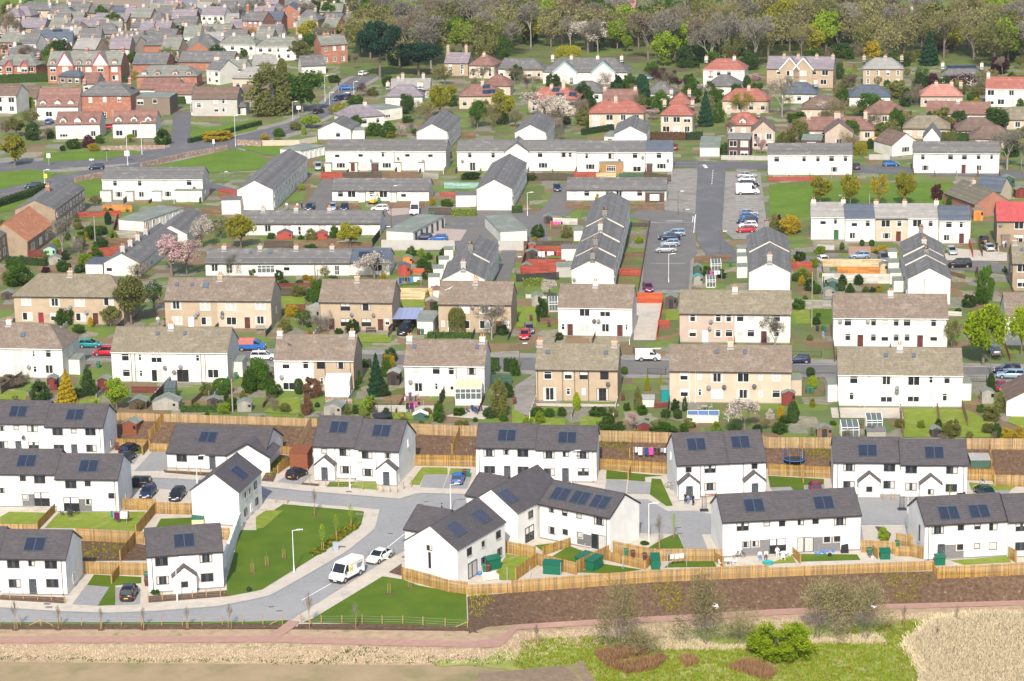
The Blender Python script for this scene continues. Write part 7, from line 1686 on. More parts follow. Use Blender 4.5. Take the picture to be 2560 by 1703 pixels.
def van_meshes(k,L,W,H,fx):
 b=MB(); pr=[(-L/2,.4),(-L/2,H-.12),(-L/2+.15,H),(fx-1.05,H),(fx-.75,H-.08),(fx,1.25),(L/2-.12,1.05),(L/2,.75),(L/2,.4)]
 if k=='small':pr=[(-L/2,.35),(-L/2,H-.1),(-L/2+.1,H),(fx-.9,H-.02),(fx-.7,H-.07),(fx,1.02),(L/2-.2,.85),(L/2,.6),(L/2,.32)]
 def sec(s):return[(x,s*(W if z<H*.5 else W*(1-.10*(z-H*.5)/(H*.5))),z)for x,z in pr]
 b.loft([sec(-1),sec(1)],0); b.box(-L/2-.05,-W*.96,.32,-L/2+.1,W*.96,.55,1); b.box(L/2-.1,-W*.94,.28,L/2+.06,W*.94,.55,1); b.box(-L/2+.5,-W-.015,.35,L/2-.6,W+.015,.5,1)
 for sy in(-1,1):
  for wx in(-L/2+1.0,L/2-.9):b.tube((wx,sy*(W-.1),.34),(wx,sy*(W+.018),.34),.42,n=14,m=1)
  b.box(fx-.35,sy*(W+.1)-.1,1.25,fx-.2,sy*(W+.1)+.1,1.55,1)
 g_=MB(); zt=pr[4][1]; xt=pr[4][0]; xb,zb=pr[5]; n=Vector((zt-zb,0,xb-xt)).normalized()*.012
 wz=lambda z:W*(1-.10*max(0,z-H*.5)/(H*.5))
 q=[(xb-.04,-wz(zb)*.92,zb+.05),(xb-.04,wz(zb)*.92,zb+.05),(xt+.05,wz(zt)*.9,zt-.06),(xt+.05,-wz(zt)*.9,zt-.06)]; g_.poly([(a+n.x,c,d+n.z)for a,c,d in q])
 for sy in(-1,1):g_.poly([(fx-1.15,sy*(wz(zb+.1)+.01),zb+.1),(fx-.12,sy*(wz(zb+.1)+.01),zb+.1),(xt-.02,sy*(wz(zt-.12)+.012),zt-.14),(fx-1.15,sy*(wz(zt-.12)+.012),zt-.14)][::sy])
 return b.mesh(k+'_van',[PT['white'],mT]),g_.mesh(k+'_glass',[m_cg])
VANS=dict(big=(5.3,.98,2.45,2.05),small=(4.2,.86,1.8,1.45),mid=(4.9,.95,1.98,1.8))
def van(label,t,x,y,hd,k,col='white',roof=None):
 p=g(t,x,y); p.z+=.07; E=mt('van',p,R(hd),label,'van'); L,W,H,fx=VANS[k]; bm,gm=cc_(('van',k),lambda:van_meshes(k,L,W,H,fx)); put('body',bm,E,mats=[PT[col]]); put('windows',gm,E); add_wheels(E,(-L/2+1.0,L/2-.9),W,.34)
 lm=cc_('vl',lambda:MB().box(-.08,-.14,-.14,.08,.14,.14).mesh('lamp',[m_hl])); tm=cc_('vt',lambda:MB().box(-.04,-.06,-.3,.04,.06,.3).mesh('tail',[m_tl])); pm=cc_('plw',lambda:MB().box(-.015,-.26,-.055,.015,.26,.055).mesh('plate',[m_plw]))
 for sy in(-1,1):put('headlight',lm,E,(L/2-.05,sy*W*.74,.82 if k!='small' else.7)); put('tail_light',tm,E,(-L/2,sy*(W-.1),1.1))
 put('number_plate',pm,E,(L/2+.07,0,.42)); return E,(L,W,H)
V0,(vl,vw,vh)=van('white high-roofed van with yellow H emblem driving down the lane','13',838,622,-121,'big')
def text(parent,s,size,loc,rot,m,name='lettering'):
 c=bpy.data.curves.new(name,'FONT'); c.body=s; c.size=size; c.extrude=.004; c.align_x='CENTER'; c.materials.append(m); o=bpy.data.objects.new(name,c); o.location=loc; o.rotation_euler=rot; o.parent=parent; COL.objects.link(o); return o
m_logo=mat('yellow_green_vinyl',(.50,.47,.02)); m_txt=mat('blue_vinyl',(.03,.12,.32))
for sy,rz in((1,180),(-1,0)):
 yy=sy*(vw+.02)if True else 0
 b=MB()
 for x0,x1,z0,z1 in((.12,.27,1.2,1.85),(.5,.65,1.2,1.85),(.27,.5,1.45,1.6)):b.box(x0,min(yy,yy-sy*.06),z0,x1,max(yy,yy-sy*.06),z1)
 b.obj('emblem',m_logo,V0)
 b=MB(); b.bar((-2.3,yy*.955,2.02),(.6,yy*.955,2.02),.03,.07); b.obj('stripe',m_logo,V0); b=MB()
 for k in range(4):b.bar((-2.2+.1*k,yy*.99,1.75-.16*k),(-.9,yy*.99,1.75-.16*k),.02,.06)
 b.obj('text_lines',m_txt,V0)
van('white panel van parked nose-out beside the digger terrace','11',1465,400,-92,'big'); E_,_=van('white small van with a long pipe on its roof rack','22',1250,183,-2,'small'); b=MB(); b.bar((-2.1,.3,1.95),(2.2,.3,1.95),.25,.12); b.box(-1.2,-.7,1.8,-1.1,.7,1.9); b.box(.3,-.7,1.78,.4,.7,1.9); b.obj('roof_rack',PT['white'],E_)
van('white box van in the far car park','21',2165,222,0,'big'); van('white small van beside the green carport','01',1585,430,180,'small'); E_,_=van('old camper van, blue below and coral above','02',2310,90,-4,'mid','blue'); b=MB(); b.loft([[(-2.3,-.86,1.97),(-2.3,.86,1.97),(-2.28,.84,2.02),(-2.28,-.84,2.02)],[(.75,-.84,1.97),(.75,.84,1.97),(.7,.82,2.02),(.7,-.82,2.02)]]); [b.box(-2.4,s*.945-.012,1.25,.6,s*.945+.012,1.9)for s in(-1,1)]; b.obj('coral_panel',mat('coral_paint',(.62,.16,.10),rough=.3),E_)
CL='''13 1137 455 -119 saloon white|white coupe parked behind the white van on the lane
03 1190 795 88 mpv black|black people carrier on the driveway at lower left
02 1195 1030 72 estate black|black car nose-in beside the small brown shed
02 1170 1100 75 hatch navy|dark car half hidden behind the white gable
02 1255 1345 175 estate black|black estate parked at the lane end by the white gable
02 1362 1432 -98 hatch navy|dark blue hatchback facing out behind the bicycle fence
02 1632 1452 -98 hatch black|black hatchback facing out behind the fence
02 830 62 -4 hatch teal|teal hatchback on the old street at the left
02 975 135 176 mpv red|red people carrier beside the long white house
12 75 175 -4 estate white|white estate parked beside the blue camper
12 378 1255 62 hatch black|black hatchback with yellow plate by the brown store
12 1862 1300 84 hatch blue|bright blue car on the double driveway
32 435 1385 88 hatch maroon|maroon car behind the solar roof
32 1990 1420 100 saloon green|dark green saloon beside the bending man
32 280 205 178 hatch navy|dark blue hatchback on the street by the railings
32 2230 345 172 estate lblue|pale blue estate on the street at the right edge
32 2200 300 172 estate navy|navy car just behind the pale blue estate
32 2090 125 86 mpv silver|silver car parked under the bright green tree
32 2140 450 80 hatch maroon|maroon car half hidden by the low right-hand house
21 120 1545 -97 hatch red|red car on the drive beside the tiled house
21 158 1490 -86 hatch grey|grey car behind the red one
21 1252 1110 -84 hatch purple|purple hatchback facing the bright red gate
21 1417 755 180 mpv silver|silver people carrier, nearest of the left parking row
21 1455 698 180 hatch lblue|pale blue hatchback, second in the left parking row
21 1445 640 180 saloon navy|blue saloon, third in the left parking row
21 1495 605 180 estate lblue|silver-blue estate, farthest of the left parking row
21 2160 68 0 saloon silver|silver saloon at the top of the right parking row
21 2158 105 180 hatch white|white hatchback, second from the top of the right row
21 2185 152 0 estate black|black estate behind the white box van
21 2182 418 0 hatch silver|grey-silver hatchback below the empty bays
21 2180 452 0 hatch blue|blue hatchback in the right parking row
21 2162 490 180 estate navy|navy estate in the right parking row
21 2172 530 180 hatch white|white hatchback beside the red one
21 2150 572 180 hatch red|bright red hatchback at the bottom of the right row
21 415 188 -88 hatch navy|dark blue car on the short lane
31 1760 895 180 suv black|black four-wheel drive on the narrow street
31 1690 770 -88 hatch silver|silver car on the pale drive
31 1987 665 88 hatch black|black car beside the crimson-roofed house
31 2030 735 92 saloon silver|silver saloon beside the two talking people
31 500 845 100 hatch white|white car at the end of the pale fence
31 845 812 180 hatch lblue|blue car roof showing behind the pale fence
31 1062 835 -88 mpv grey|grey car behind the white annexes
11 498 365 -100 hatch navy|navy hatchback on the lane by the long gabled terrace
11 710 365 -92 hatch lblue|pale blue hatchback under the brown fence
11 815 368 -92 hatch navy|navy hatchback right of the pale blue one
11 1140 375 178 hatch white|white car in front of the digger garden
11 1538 645 178 hatch navy|navy car roof behind the grey boundary wall
11 1680 652 178 hatch blue|blue car roof behind the grey boundary wall
11 1368 1500 -103 suv black|black four-wheel drive facing out of the blue carport
11 1440 1430 -103 hatch black|dark car inside the blue carport
01 305 165 190 hatch navy|navy hatchback on the far left road
00 455 1140 84 hatch blue|blue car in the narrow drive by the cottages
00 890 1560 188 hatch navy|navy car on the main road beside the stone wall
00 990 1190 178 hatch red|red car between the two brown-roofed cottages
10 835 828 -6 saloon blue|bright blue car turning at the junction
10 990 695 60 hatch white|white car on the road below the pines
10 762 925 235 estate navy|navy car waiting at the junction
10 852 895 70 hatch white|white car waiting at the junction
10 848 912 70 estate navy|dark car behind the white one at the junction
10 580 1045 60 hatch black|black car driving up the main road
10 575 1560 -88 mpv silver|silver people carrier beside the lock-up garages
10 1770 1450 88 hatch navy|navy car at the end of the four-bay terrace
20 1495 1375 88 hatch maroon|maroon car at the end of the long white terrace
20 1240 735 0 hatch lblue|pale blue car beside the white villa
30 1712 1185 178 hatch red|red car between the two hipped bungalows
30 815 1555 84 hatch navy|navy car beside the red-fenced terrace
30 1130 1530 0 hatch blue|blue car on the cross street at the right'''
for ln in CL.split('\n'):
 q,lab=ln.split('|'); t,x,y,hd,k,c=q.split(); car(lab,t,float(x),float(y),float(hd),k,c)
_r=random.Random(5)
for row in range(6):
 for k in range(7):
  kd,cl=_r.choice(('hatch','estate','saloon')),_r.choice(('white','silver','navy','grey','lblue','black','red'))
  car(f"{cl.replace('lblue','pale blue')} {kd} {('leftmost','second','third','fourth','fifth','sixth','rightmost')[k]} in the {('farthest','second farthest','third farthest','third nearest','second nearest','nearest')[row]} row of the far car park",'30',1960+k*62+_r.uniform(-8,8),95+row*24+_r.uniform(-3,3),_r.choice((0,180))+8,kd,cl,'cars in the far car park')
E=mt('motorbike',g('32',1785,1455),R(10),'black motorbike parked against the wide white pair','motorbike'); ty,ri=cc_(('wheel',.31),lambda:wheel_mesh(.31))
for x in(-.7,.7):w=put('wheel',ty,E,(x,0,.31)); w.scale=(1,.6,1); put('rim',ri,w)
MB().loft([[(-.5,-.12,.5),(-.5,.12,.5),(-.6,.1,.85),(-.6,-.1,.85)],[(.1,-.16,.35),(.1,.16,.35),(.15,.16,.85),(.15,-.16,.85)],[(.45,-.1,.5),(.45,.1,.5),(.4,.1,1.0),(.4,-.1,1.0)]]).obj('frame',mT,E); MB().box(-.75,-.12,.8,-.05,.12,.9).obj('seat',mD,E); q=MB(); q.bar((.7,0,.31),(.4,0,1.05),.06,.06); q.bar((.38,-.36,1.08),(.38,.36,1.08),.04,.04); q.obj('handlebar',mL,E)
def bicycle(label,t,x,y,rz,col):
 E=mt('bicycle',g(t,x,y),R(rz),label,'bicycle')
 wm=cc_('bw',lambda:(lambda b:([b.bar((.33*math.cos(i*.524),0,.33*math.sin(i*.524)),(.33*math.cos((i+1)*.524),0,.33*math.sin((i+1)*.524)),.04,.04,0,(0,1,0))for i in range(12)],b.mesh('bike_wheel',[m_tyre]))[1])(MB()))
 for xx in(-.52,.52):put('wheel',wm,E,(xx,0,.34))
 b=MB(); [b.bar(p,q,.045,.045)for p,q in(((-.52,0,.34),(-.15,0,.8)),((-.15,0,.8),(.38,0,.85)),((.38,0,.85),(0,0,.3)),((0,0,.3),(-.2,0,.9)),((.38,0,.95),(.52,0,.34)),((-.52,0,.34),(0,0,.3)))]; b.obj('frame',col,E); MB().box(-.32,-.08,.9,-.08,.08,.96).obj('saddle',mD,E); MB().box(.32,-.28,.98,.38,.28,1.02).obj('handlebar',mD,E)
bicycle('red bicycle leaning in the fenced corner','02',1275,1550,20,PT['red']); bicycle('second bicycle in the fenced corner','02',1320,1558,-10,PT['grey']); bicycle('pale bicycle on the side path by the porch pair','22',1445,1362,-50,mL); bicycle('small black bicycle beside the sitting people','23',2090,432,10,mT)
# ================================================================ street furniture and garden things
mS=mat('galvanised_steel',(.50,.51,.52),rough=.4,metal=.3); m_lampw=mat('white_lamp_column',(.66,.67,.68),rough=.4); m_lampd=mat('dark_lamp_column',(.12,.11,.10),rough=.6)
def lamp(label,t,x,y,yt,m,arm=.9):
 p=g(t,x,y); hh=(y-yt)/3.68/scale_at(p)/.965; E=mt('street_lamp',p,0,label,'street lamp','street lamps'); b=MB(); b.tube((0,0,0),(0,0,.9),.10,.09,8); b.tube((0,0,.9),(0,0,hh),.06,.045,8); b.obj('column',m,E)
 b=MB(); b.bar((0,0,hh-.03),(arm,-.0,hh+.08),.06,.06); b.obj('arm',m,E); MB().loft([[(arm*.6,-.11,hh+.02),(arm*.6,.11,hh+.02),(arm*.6,.09,hh+.15),(arm*.6,-.09,hh+.15)],[(arm+.45,-.08,hh+.07),(arm+.45,.08,hh+.07),(arm+.45,.06,hh+.16),(arm+.45,-.06,hh+.16)]]).obj('lantern',m_lampw,E)
for a in(('white lamp post standing on the big lawn edge','13',350,566,175,0),('white lamp post before the bungalow','02',1815,1318,1060,0),('white lamp post before the left porch pair','12',866,1367,1020,0),('white lamp post beside the bollard court','12',1793,1560,1320,0),('white lamp post before the right half of the rear pair','22',548,1337,1015,0),('white lamp post at the court with the young trees','23',1260,280,-70,0),('white lamp post beside the slit-window house','33',1282,216,-150,0),('white lamp post before the porch house at lower left','03',1633,832,425,0),
('tall pale lamp post in the parking court','21',1442,1032,775,0),('dark lamp post at the side road mouth','21',1575,590,368,1),('dark lamp post on the paved forecourt','21',1528,415,200,1),('dark lamp post at the centre street bend','21',1915,776,568,1),('dark lamp post on the small terrace lane','21',30,960,803,1),('pale lamp post beside the clipped hedge','21',143,420,210,0),('dark lamp post behind the white van','11',1252,352,150,1),('dark lamp post beside the grey boundary wall','11',1183,722,525,1),
('tall white lamp post at the road bend, left','00',1177,1525,1180,0),('tall white lamp post before the right cottage','00',1308,1425,1130,0),('tall white lamp post beside the sloping lawn','00',2168,1348,1070,0),('white lamp post on the main road pavement','10',343,1182,945,0),('white lamp post behind the road sign','10',637,940,708,0),('white lamp post at the road kink','10',680,1020,858,0),('white lamp post at the plum bush junction','10',902,872,758,0),('dark lamp post on the old street','22',72,245,30,1),('dark lamp post at the right edge street','32',2045,300,110,1),('white lamp post in the far left verge','01',412,140,0,0),('dark lamp post beside the terrace gardens','01',2052,135,20,1),('rusty lamp post beside the long garden path','31',1928,1140,915,1),('dark lamp post in the park','31',630,300,235,1)):
 lamp(*a[:5],(m_lampw,m_lampd)[a[5]])
def pole(label,t,x,y,yt,m=None,r=.12):
 p=g(t,x,y); hh=(y-yt)/3.68/scale_at(p)/.965; E=mt('utility_pole',p,0,label,'pole'); b=MB(); b.tube((0,0,0),(0,0,hh),r,r*.7,7); b.obj('shaft',m or WM['grey'],E); MB().box(-.25,-.05,hh-.5,.25,.05,hh-.4).obj('crossbar',mD,E)
pole('pale wooden pole in the left gardens','01',880,702,430); pole('brown wooden pole before the flat garage','11',1250,642,335,WM['brown']); pole('wooden pole behind the timber fence','02',2142,655,350); pole('wooden pole between two tiled houses','31',402,1440,940); pole('thin pole in the terrace garden','11',545,1000,840,WM['brown']); pole('wooden pole in the park wood','20',1325,645,500,WM['brown']); pole('short wooden pole in the park','31',933,325,185)
# wheelie bins
BC={k:mat(k+'_bin_plastic',c,rough=.5)for k,c in dict(green=(.03,.13,.07),brown=(.10,.035,.025),dark=(.03,.035,.04),grey=(.1,.1,.11)).items()}
def bin_(label,t,x,y,col,rz=0):
 bm,lm=cc_('bin',lambda:(MB().loft([[(-.22,-.25,.06),(.22,-.25,.06),(.22,.22,.06),(-.22,.22,.06)],[(-.29,-.34,.98),(.29,-.34,.98),(.29,.32,.98),(-.29,.32,.98)]]).mesh('bin',[BC['green']]),MB().loft([[(-.31,-.38,.98),(.31,-.38,.98),(.31,.36,.98),(-.31,.36,.98)],[(-.27,-.32,1.08),(.27,-.32,1.08),(.27,.38,1.1),(-.27,.38,1.1)]]).mesh('bin_lid',[BC['green']])))
 E=mt('wheelie_bin',g(t,x,y),R(rz),label,'wheelie bin','wheelie bins'); put('bin_body',bm,E,mats=[BC[col]]); put('lid',lm,E,mats=[BC[col]]); w=MB(); w.tube((-.25,.25,.1),(.25,.25,.1),.1,n=8); w.obj('wheels',m_tyre,E)
for a in(('green wheelie bin by the timber gate','23',1050,420,'green'),('brown wheelie bin beside the green one','23',1112,440,'brown'),('brown wheelie bin alone by the low fence','23',1222,465,'brown'),('brown wheelie bin beside the blue car','12',1920,1250,'brown'),('green wheelie bin beside the blue car','12',1955,1252,'green'),('brown wheelie bin at the white gable','02',1075,1005,'brown'),('brown wheelie bin beside the porch house','03',1352,690,'brown'),('green wheelie bin beside the porch house','03',1350,640,'green'),('green wheelie bin beside the red toys','33',935,415,'green'),('left green wheelie bin in the flower garden','32',366,482,'green'),('right green wheelie bin in the flower garden','32',402,484,'green'),('left green wheelie bin by the ivy fence','11',1603,425,'green'),('right green wheelie bin by the ivy fence','11',1632,425,'green'),('brown wheelie bin by the small white garage','11',1497,1512,'brown'),('green wheelie bin by the small white garage','11',1532,1512,'green'),('brown wheelie bin on the picket fence patio','21',340,1442,'brown'),('brown wheelie bin on the side lawn','21',175,1388,'brown'),('brown wheelie bin beside the tan house path','22',25,585,'brown'),('brown wheelie bin on the brick path','22',1020,550,'brown'),('dark compost bin on the grey path','31',455,1480,'dark'),('green wheelie bin on the grey path','31',522,1485,'green'),('green wheelie bin beside the long white house','02',2172,350,'green'),('green wheelie bin beside the red people carrier','02',905,250,'green'),('green wheelie bin beside the sofa gable','13',2105,560,'green'),('brown wheelie bin beside the sofa gable','13',2138,565,'brown'),('green wheelie bin by the terrace gable','11',2240,840,'green'),('green wheelie bin in the stepped terrace garden','21',1103,520,'green'),('green wheelie bin in the street end garden','21',2010,885,'green'),('green wheelie bin in the shed garden','31',525,1030,'green'),('second green wheelie bin in the shed garden','31',528,1095,'green'),('green wheelie bin before the digger terrace','11',1130,305,'green'),('green wheelie bin in the lane','33',1190,350,'green')):bin_(*a)
# sheds, boxes, greenhouses
def shed(label,t,x,y,w,d,hh,col,roofm,rz=0,kind='shed',lean=False):
 E=mt('garden_shed' if kind=='shed' else kind,g(t,x,y),R(rz),label,{'shed':'shed','storage_box':'storage box'}.get(kind,kind.replace('_',' '))); m=WM.get(col)or WALL.get(col)or MATS[col]; rr_=roofm if not isinstance(roofm,str)else ROOF.get(roofm)or MATS[roofm]; b=MB(); ap=hh+w*.22; n=8
 if lean:b.loft([[(-w/2,0,0),(w/2,0,0),(w/2,0,hh),(-w/2,0,hh)],[(-w/2,d,0),(w/2,d,0),(w/2,d,hh+.25),(-w/2,d,hh+.25)]])
 else:b.loft([[(-w/2,yy,0),(w/2,yy,0),(w/2,yy,hh),(0,yy,ap),(-w/2,yy,hh)]for yy in(0,d)])
 b.obj('walls',m,E)
 if kind=='shed' and not lean:
  q=MB(); [q.box(-w/2+w*i/n+.01,-.02,.05,-w/2+w*(i+1)/n-.01,.0,hh-.02)for i in range(n)]; q.obj('boarding',m,E); tag(E.children[-1],kind='stuff'); MB().box(-.38,-.05,.05,.38,-.025,min(hh,1.8)).obj('door',mT if col in('dark','brown')else WM['brown']if col not in WM else WM[col],E); MB().box(w*.28,-.06,hh*.55,w*.28+.4,-.025,hh*.85).obj('window',m_cg,E)
 r_=MB()
 if lean:r_.loft([[(-w/2-.08,-.12,hh+.02),(w/2+.08,-.12,hh+.02),(w/2+.08,-.12,hh+.1),(-w/2-.08,-.12,hh+.1)],[(-w/2-.08,d+.08,hh+.27),(w/2+.08,d+.08,hh+.27),(w/2+.08,d+.08,hh+.35),(-w/2-.08,d+.08,hh+.35)]])
 else:
  for s in(-1,1):r_.loft([[(s*(w/2+.12),yy,hh-.03),(s*(w/2+.12),yy,hh+.04),(0,yy,ap+.09),(0,yy,ap+.01)]for yy in(-.12,d+.12)])
 r_.obj('roof',rr_,E); return E
m_box=mat('green_steel_box',(.008,.11,.065),rough=.45); m_rust=mat('rust_red_panels',(.22,.075,.035),(.18,.06,.03),2.); mint=mat('mint_paint',(.30,.45,.34)); m_pinkw=mat('pink_grey_boards',(.4,.27,.25))
WM['mint']=mint; WM['rust']=m_rust; WM['box']=m_box; WM['teal']=mat('teal_paint',(.10,.30,.28))
for a in(('green steel storage box under the line posts','23',365,588,2.3,1.1,1.35,'box',m_box,-14,'storage_box',True),('left green storage box by the inner fence','23',612,515,1.2,2.2,1.2,'box',m_box,-40,'storage_box',True),('right green storage box by the inner fence','23',712,555,1.2,2.2,1.35,'box',m_box,-38,'storage_box',True),('narrow green storage box beside the short washing line','23',1322,545,1.1,1.8,1.4,'box',m_box,0,'storage_box',True),('dark green storage box beside the sofa','13',2195,545,2.0,1.0,1.4,'box',m_box,30,'storage_box',True),('teal-lidded storage box behind the front fence','33',1080,450,1.3,.9,1.0,'box',m_box,0,'storage_box',True),('teal-lidded storage box at the right edge fence','33',1585,505,1.3,.9,1.0,'box',m_box,0,'storage_box',True),
('small brown shed with felt roof behind the white pair','02',1195,872,2.3,2.4,1.9,'rust','felt',-15),('red shed beside the fresh green tree','02',950,465,1.8,2.0,1.9,'maroon','felt',-10),('grey shed behind the timber fence','02',2250,655,2.2,1.8,1.4,'grey','felt',0),('weathered wide shed below the greenhouse','02',1525,640,4.2,2.6,1.3,'grey','felt',-5),('dark shed roof beside the weathered one','02',1270,630,2.8,2.2,1.2,'dark','felt',0),('small dark shed by the garden drier','02',1965,600,2.0,1.6,1.0,'dark','felt',0),('pinkish shed below the hipped white house','02',480,455,1.6,2.,1.9,'maroon','felt',0),('large rust-red store beside the black hatchback','12',395,1195,2.7,3.4,2.7,'rust',m_rust,-8,'store',True),('dark brown shed beside the spruce','12',1265,410,2.0,2.2,2.,'dark','conc',-8),('grey-green roofed shed behind the porch pair','12',705,690,2.8,2.6,1.4,'grey','felt',-12),('dark red shed left of the half white house','12',95,370,1.8,1.6,1.6,'maroon','felt',0),('white and green playhouse on the trampoline lawn','12',1515,735,2.2,1.2,.9,'green','white_frame',0),
('dark brown hut with felt roof beside the red gate','21',1462,1275,2.1,2.4,2.1,'dark','felt',-8),('green hut in the street end garden','21',1708,965,1.5,1.8,1.7,'green','felt',0),('teal-roofed hut in the street end garden','21',1712,1055,1.7,1.7,1.5,'grey','teal_paint',0),('grey hut with gabled roof by the white fence','21',332,492,1.8,1.8,1.5,'dark','felt',0),('dark felt-roofed shed in the red garden','21',185,825,2.4,1.8,1.6,'dark','felt',0),('brown shed in the front red plot','21',130,948,2.0,1.6,1.5,'brown','felt',0),('red shed in the corner of the red garden','21',185,752,1.4,1.8,1.5,'red','felt',0),('grey shed behind the blossom tree','21',230,1255,1.9,2.4,1.9,'grey','felt',0),
('green shed in the fenced garden','31',595,1115,1.9,2.2,1.7,'green','felt',-5),('pink-grey shed in the fenced garden','31',600,1035,1.6,1.8,1.6,'maroon','felt',-5),('small cream hut at the orange fence','31',1060,955,1.2,1.4,1.9,'cream','felt',0),('bright orange shed beside the red stone cottage','31',1935,465,2.0,2.2,2.2,'orange','felt',-5),('brown shed at the right edge of the park','31',2330,255,2.6,2.2,1.9,'maroon','felt',0),('green summerhouse at the right edge of the park','31',2210,165,3.0,2.2,2.2,'green','felt',0),('dark shed near the lower gardens','31',560,1160,2.,1.6,1.1,'grey','felt',0),
('left red hut behind the silvery fence','01',1122,545,1.5,1.6,1.7,'red','felt',0),('right red hut behind the silvery fence','01',1210,545,1.9,1.6,1.7,'red','felt',0),('mint-green hut in the left garden','01',460,820,2.4,2.0,2.2,'mint','blu',0),('grey shed beside the mint hut','01',505,870,2.4,1.6,1.4,'grey','felt',0),('shed with felt roof in the left corner','01',70,1190,2.4,1.8,1.2,'dark','felt',0),('red shed with dark roof before the forsythia terrace','11',265,635,3.2,1.8,1.2,'red','blu',0),('red shed with brown roof before the forsythia terrace','11',605,635,2.4,1.8,1.2,'red','ros',0),('red and blue beach hut by the washing line','11',1365,975,2.4,2.2,1.9,'red','blu',0),('orange playhouse in the washing garden','11',1395,868,1.8,1.6,1.4,'orange','felt',0),('arched grey greenhouse beside the tan house','11',525,1400,2.6,3.,2.4,'grey','conc',-10),('brick store with pale roof behind the carport','11',1620,1285,2.2,2.4,1.6,'brown','conc',0),
('red shed beside the cream house','32',190,600,2.0,1.6,2.0,'maroon','felt',0),('brown hut behind the right timber fence','32',520,888,2.2,1.6,1.3,'brown','felt',0),('blue-grey roofed shed behind the right timber fence','32',997,895,2.8,1.6,1.,'grey','slt',0,'shed',True),('small brown shed on the bright lawn','32',1547,890,1.4,1.6,1.2,'dark','felt',0),('grey-roofed shed at the right garden','32',2022,580,1.8,1.8,1.9,'grey','felt',0),('pale-roofed shed with green walls on the bank','32',1955,1180,2.8,2.6,1.3,'green','conc',-3,'shed',True),('white garden store beside the gate','22',1245,610,2.2,1.8,1.2,'white','conc',-3,'shed',True),('low brown shed at the timber fence','22',1215,830,2.2,1.4,.9,'maroon','felt',0),('small green-roofed bin store by the white gable','03',1820,145,1.6,1.0,1.0,'cream',m_box,0,'shed',True),('small turquoise garden store beside the cream house','22',1420,560,1.6,1.4,1.9,'teal','felt',0,'shed',True),
('white box annex, uppermost by the stepped roofs','31',1145,840,1.8,2.,2.,'wht','felt',0,'annex',True),('white box annex, second by the stepped roofs','31',1158,950,2.2,2.2,2.2,'wht','felt',0,'annex',True),('white box annex, third by the stepped roofs','31',1175,1045,2.2,2.2,2.2,'wht','felt',0,'annex',True),('white box annex, lowest by the stepped roofs','31',1210,1120,2.2,2.2,2.2,'wht','felt',0,'annex',True),('white box annex at the street end terrace, top','21',2118,810,2.,2.,2.,'wht','felt',0,'annex',True),('white box annex at the street end terrace, middle','21',2118,890,2.,2.,2.2,'wht','felt',0,'annex',True),('white box annex at the street end terrace, bottom','21',2118,990,2.,2.,2.2,'wht','felt',0,'annex',True),('white annex of the stepped terrace with brown door','21',610,650,1.8,2.,2.2,'wht','felt',0,'annex',True),('white lean-to of the stepped terrace garden','21',530,830,3.2,3.,2.4,'wht','slt',0,'annex',True),('low grey lean-to below the stepped terrace','21',490,985,3.4,3.,2.1,'gry','felt',0,'annex',True),('white annex of the small stepped terrace, upper','11',1775,830,1.8,2.,2.2,'wht','felt',0,'annex',True),('white annex of the small stepped terrace, middle','11',1730,920,2.,2.,2.2,'wht','felt',0,'annex',True),('white annex of the small stepped terrace, lower','11',1680,1005,2.,2.,2.2,'wht','felt',0,'annex',True),('white annex of the small stepped terrace, lowest','11',1640,1085,2.2,2.,2.2,'wht','felt',0,'annex',True),('white lean-to beside the gabled terrace','11',1935,335,4.6,3.,2.6,'wht','slt',0,'annex',True),('white annex beside the long gabled terrace','01',2130,405,4.2,3.4,3.2,'wht','slt',0,'annex',True),('white side annex of the cream house','32',245,505,2.2,3.,2.6,'crm','felt',0,'annex',True),('white side annex of the right white house','32',1815,550,1.8,3.,2.8,'wht','felt',0,'annex',True),('white side annex left of the right white house','32',608,560,2.,3.,2.8,'wht','felt',0,'annex',True),('white side annex of the hipped white house','02',680,310,2.2,3.,2.6,'wht','felt',-10,'annex',True),('white side annex of the long olive-roofed house','02',2175,330,2.2,3.,2.6,'wht','felt',-8,'annex',True),('white outhouse with gabled roof by the boundary','11',1660,1180,2.,2.,1.6,'wht','ros',0,'annex',True),('white side porch of the gabled bungalow','10',930,1280,4.,3.,2.3,'wht','felt',0,'annex',True)):
 shed(*a)
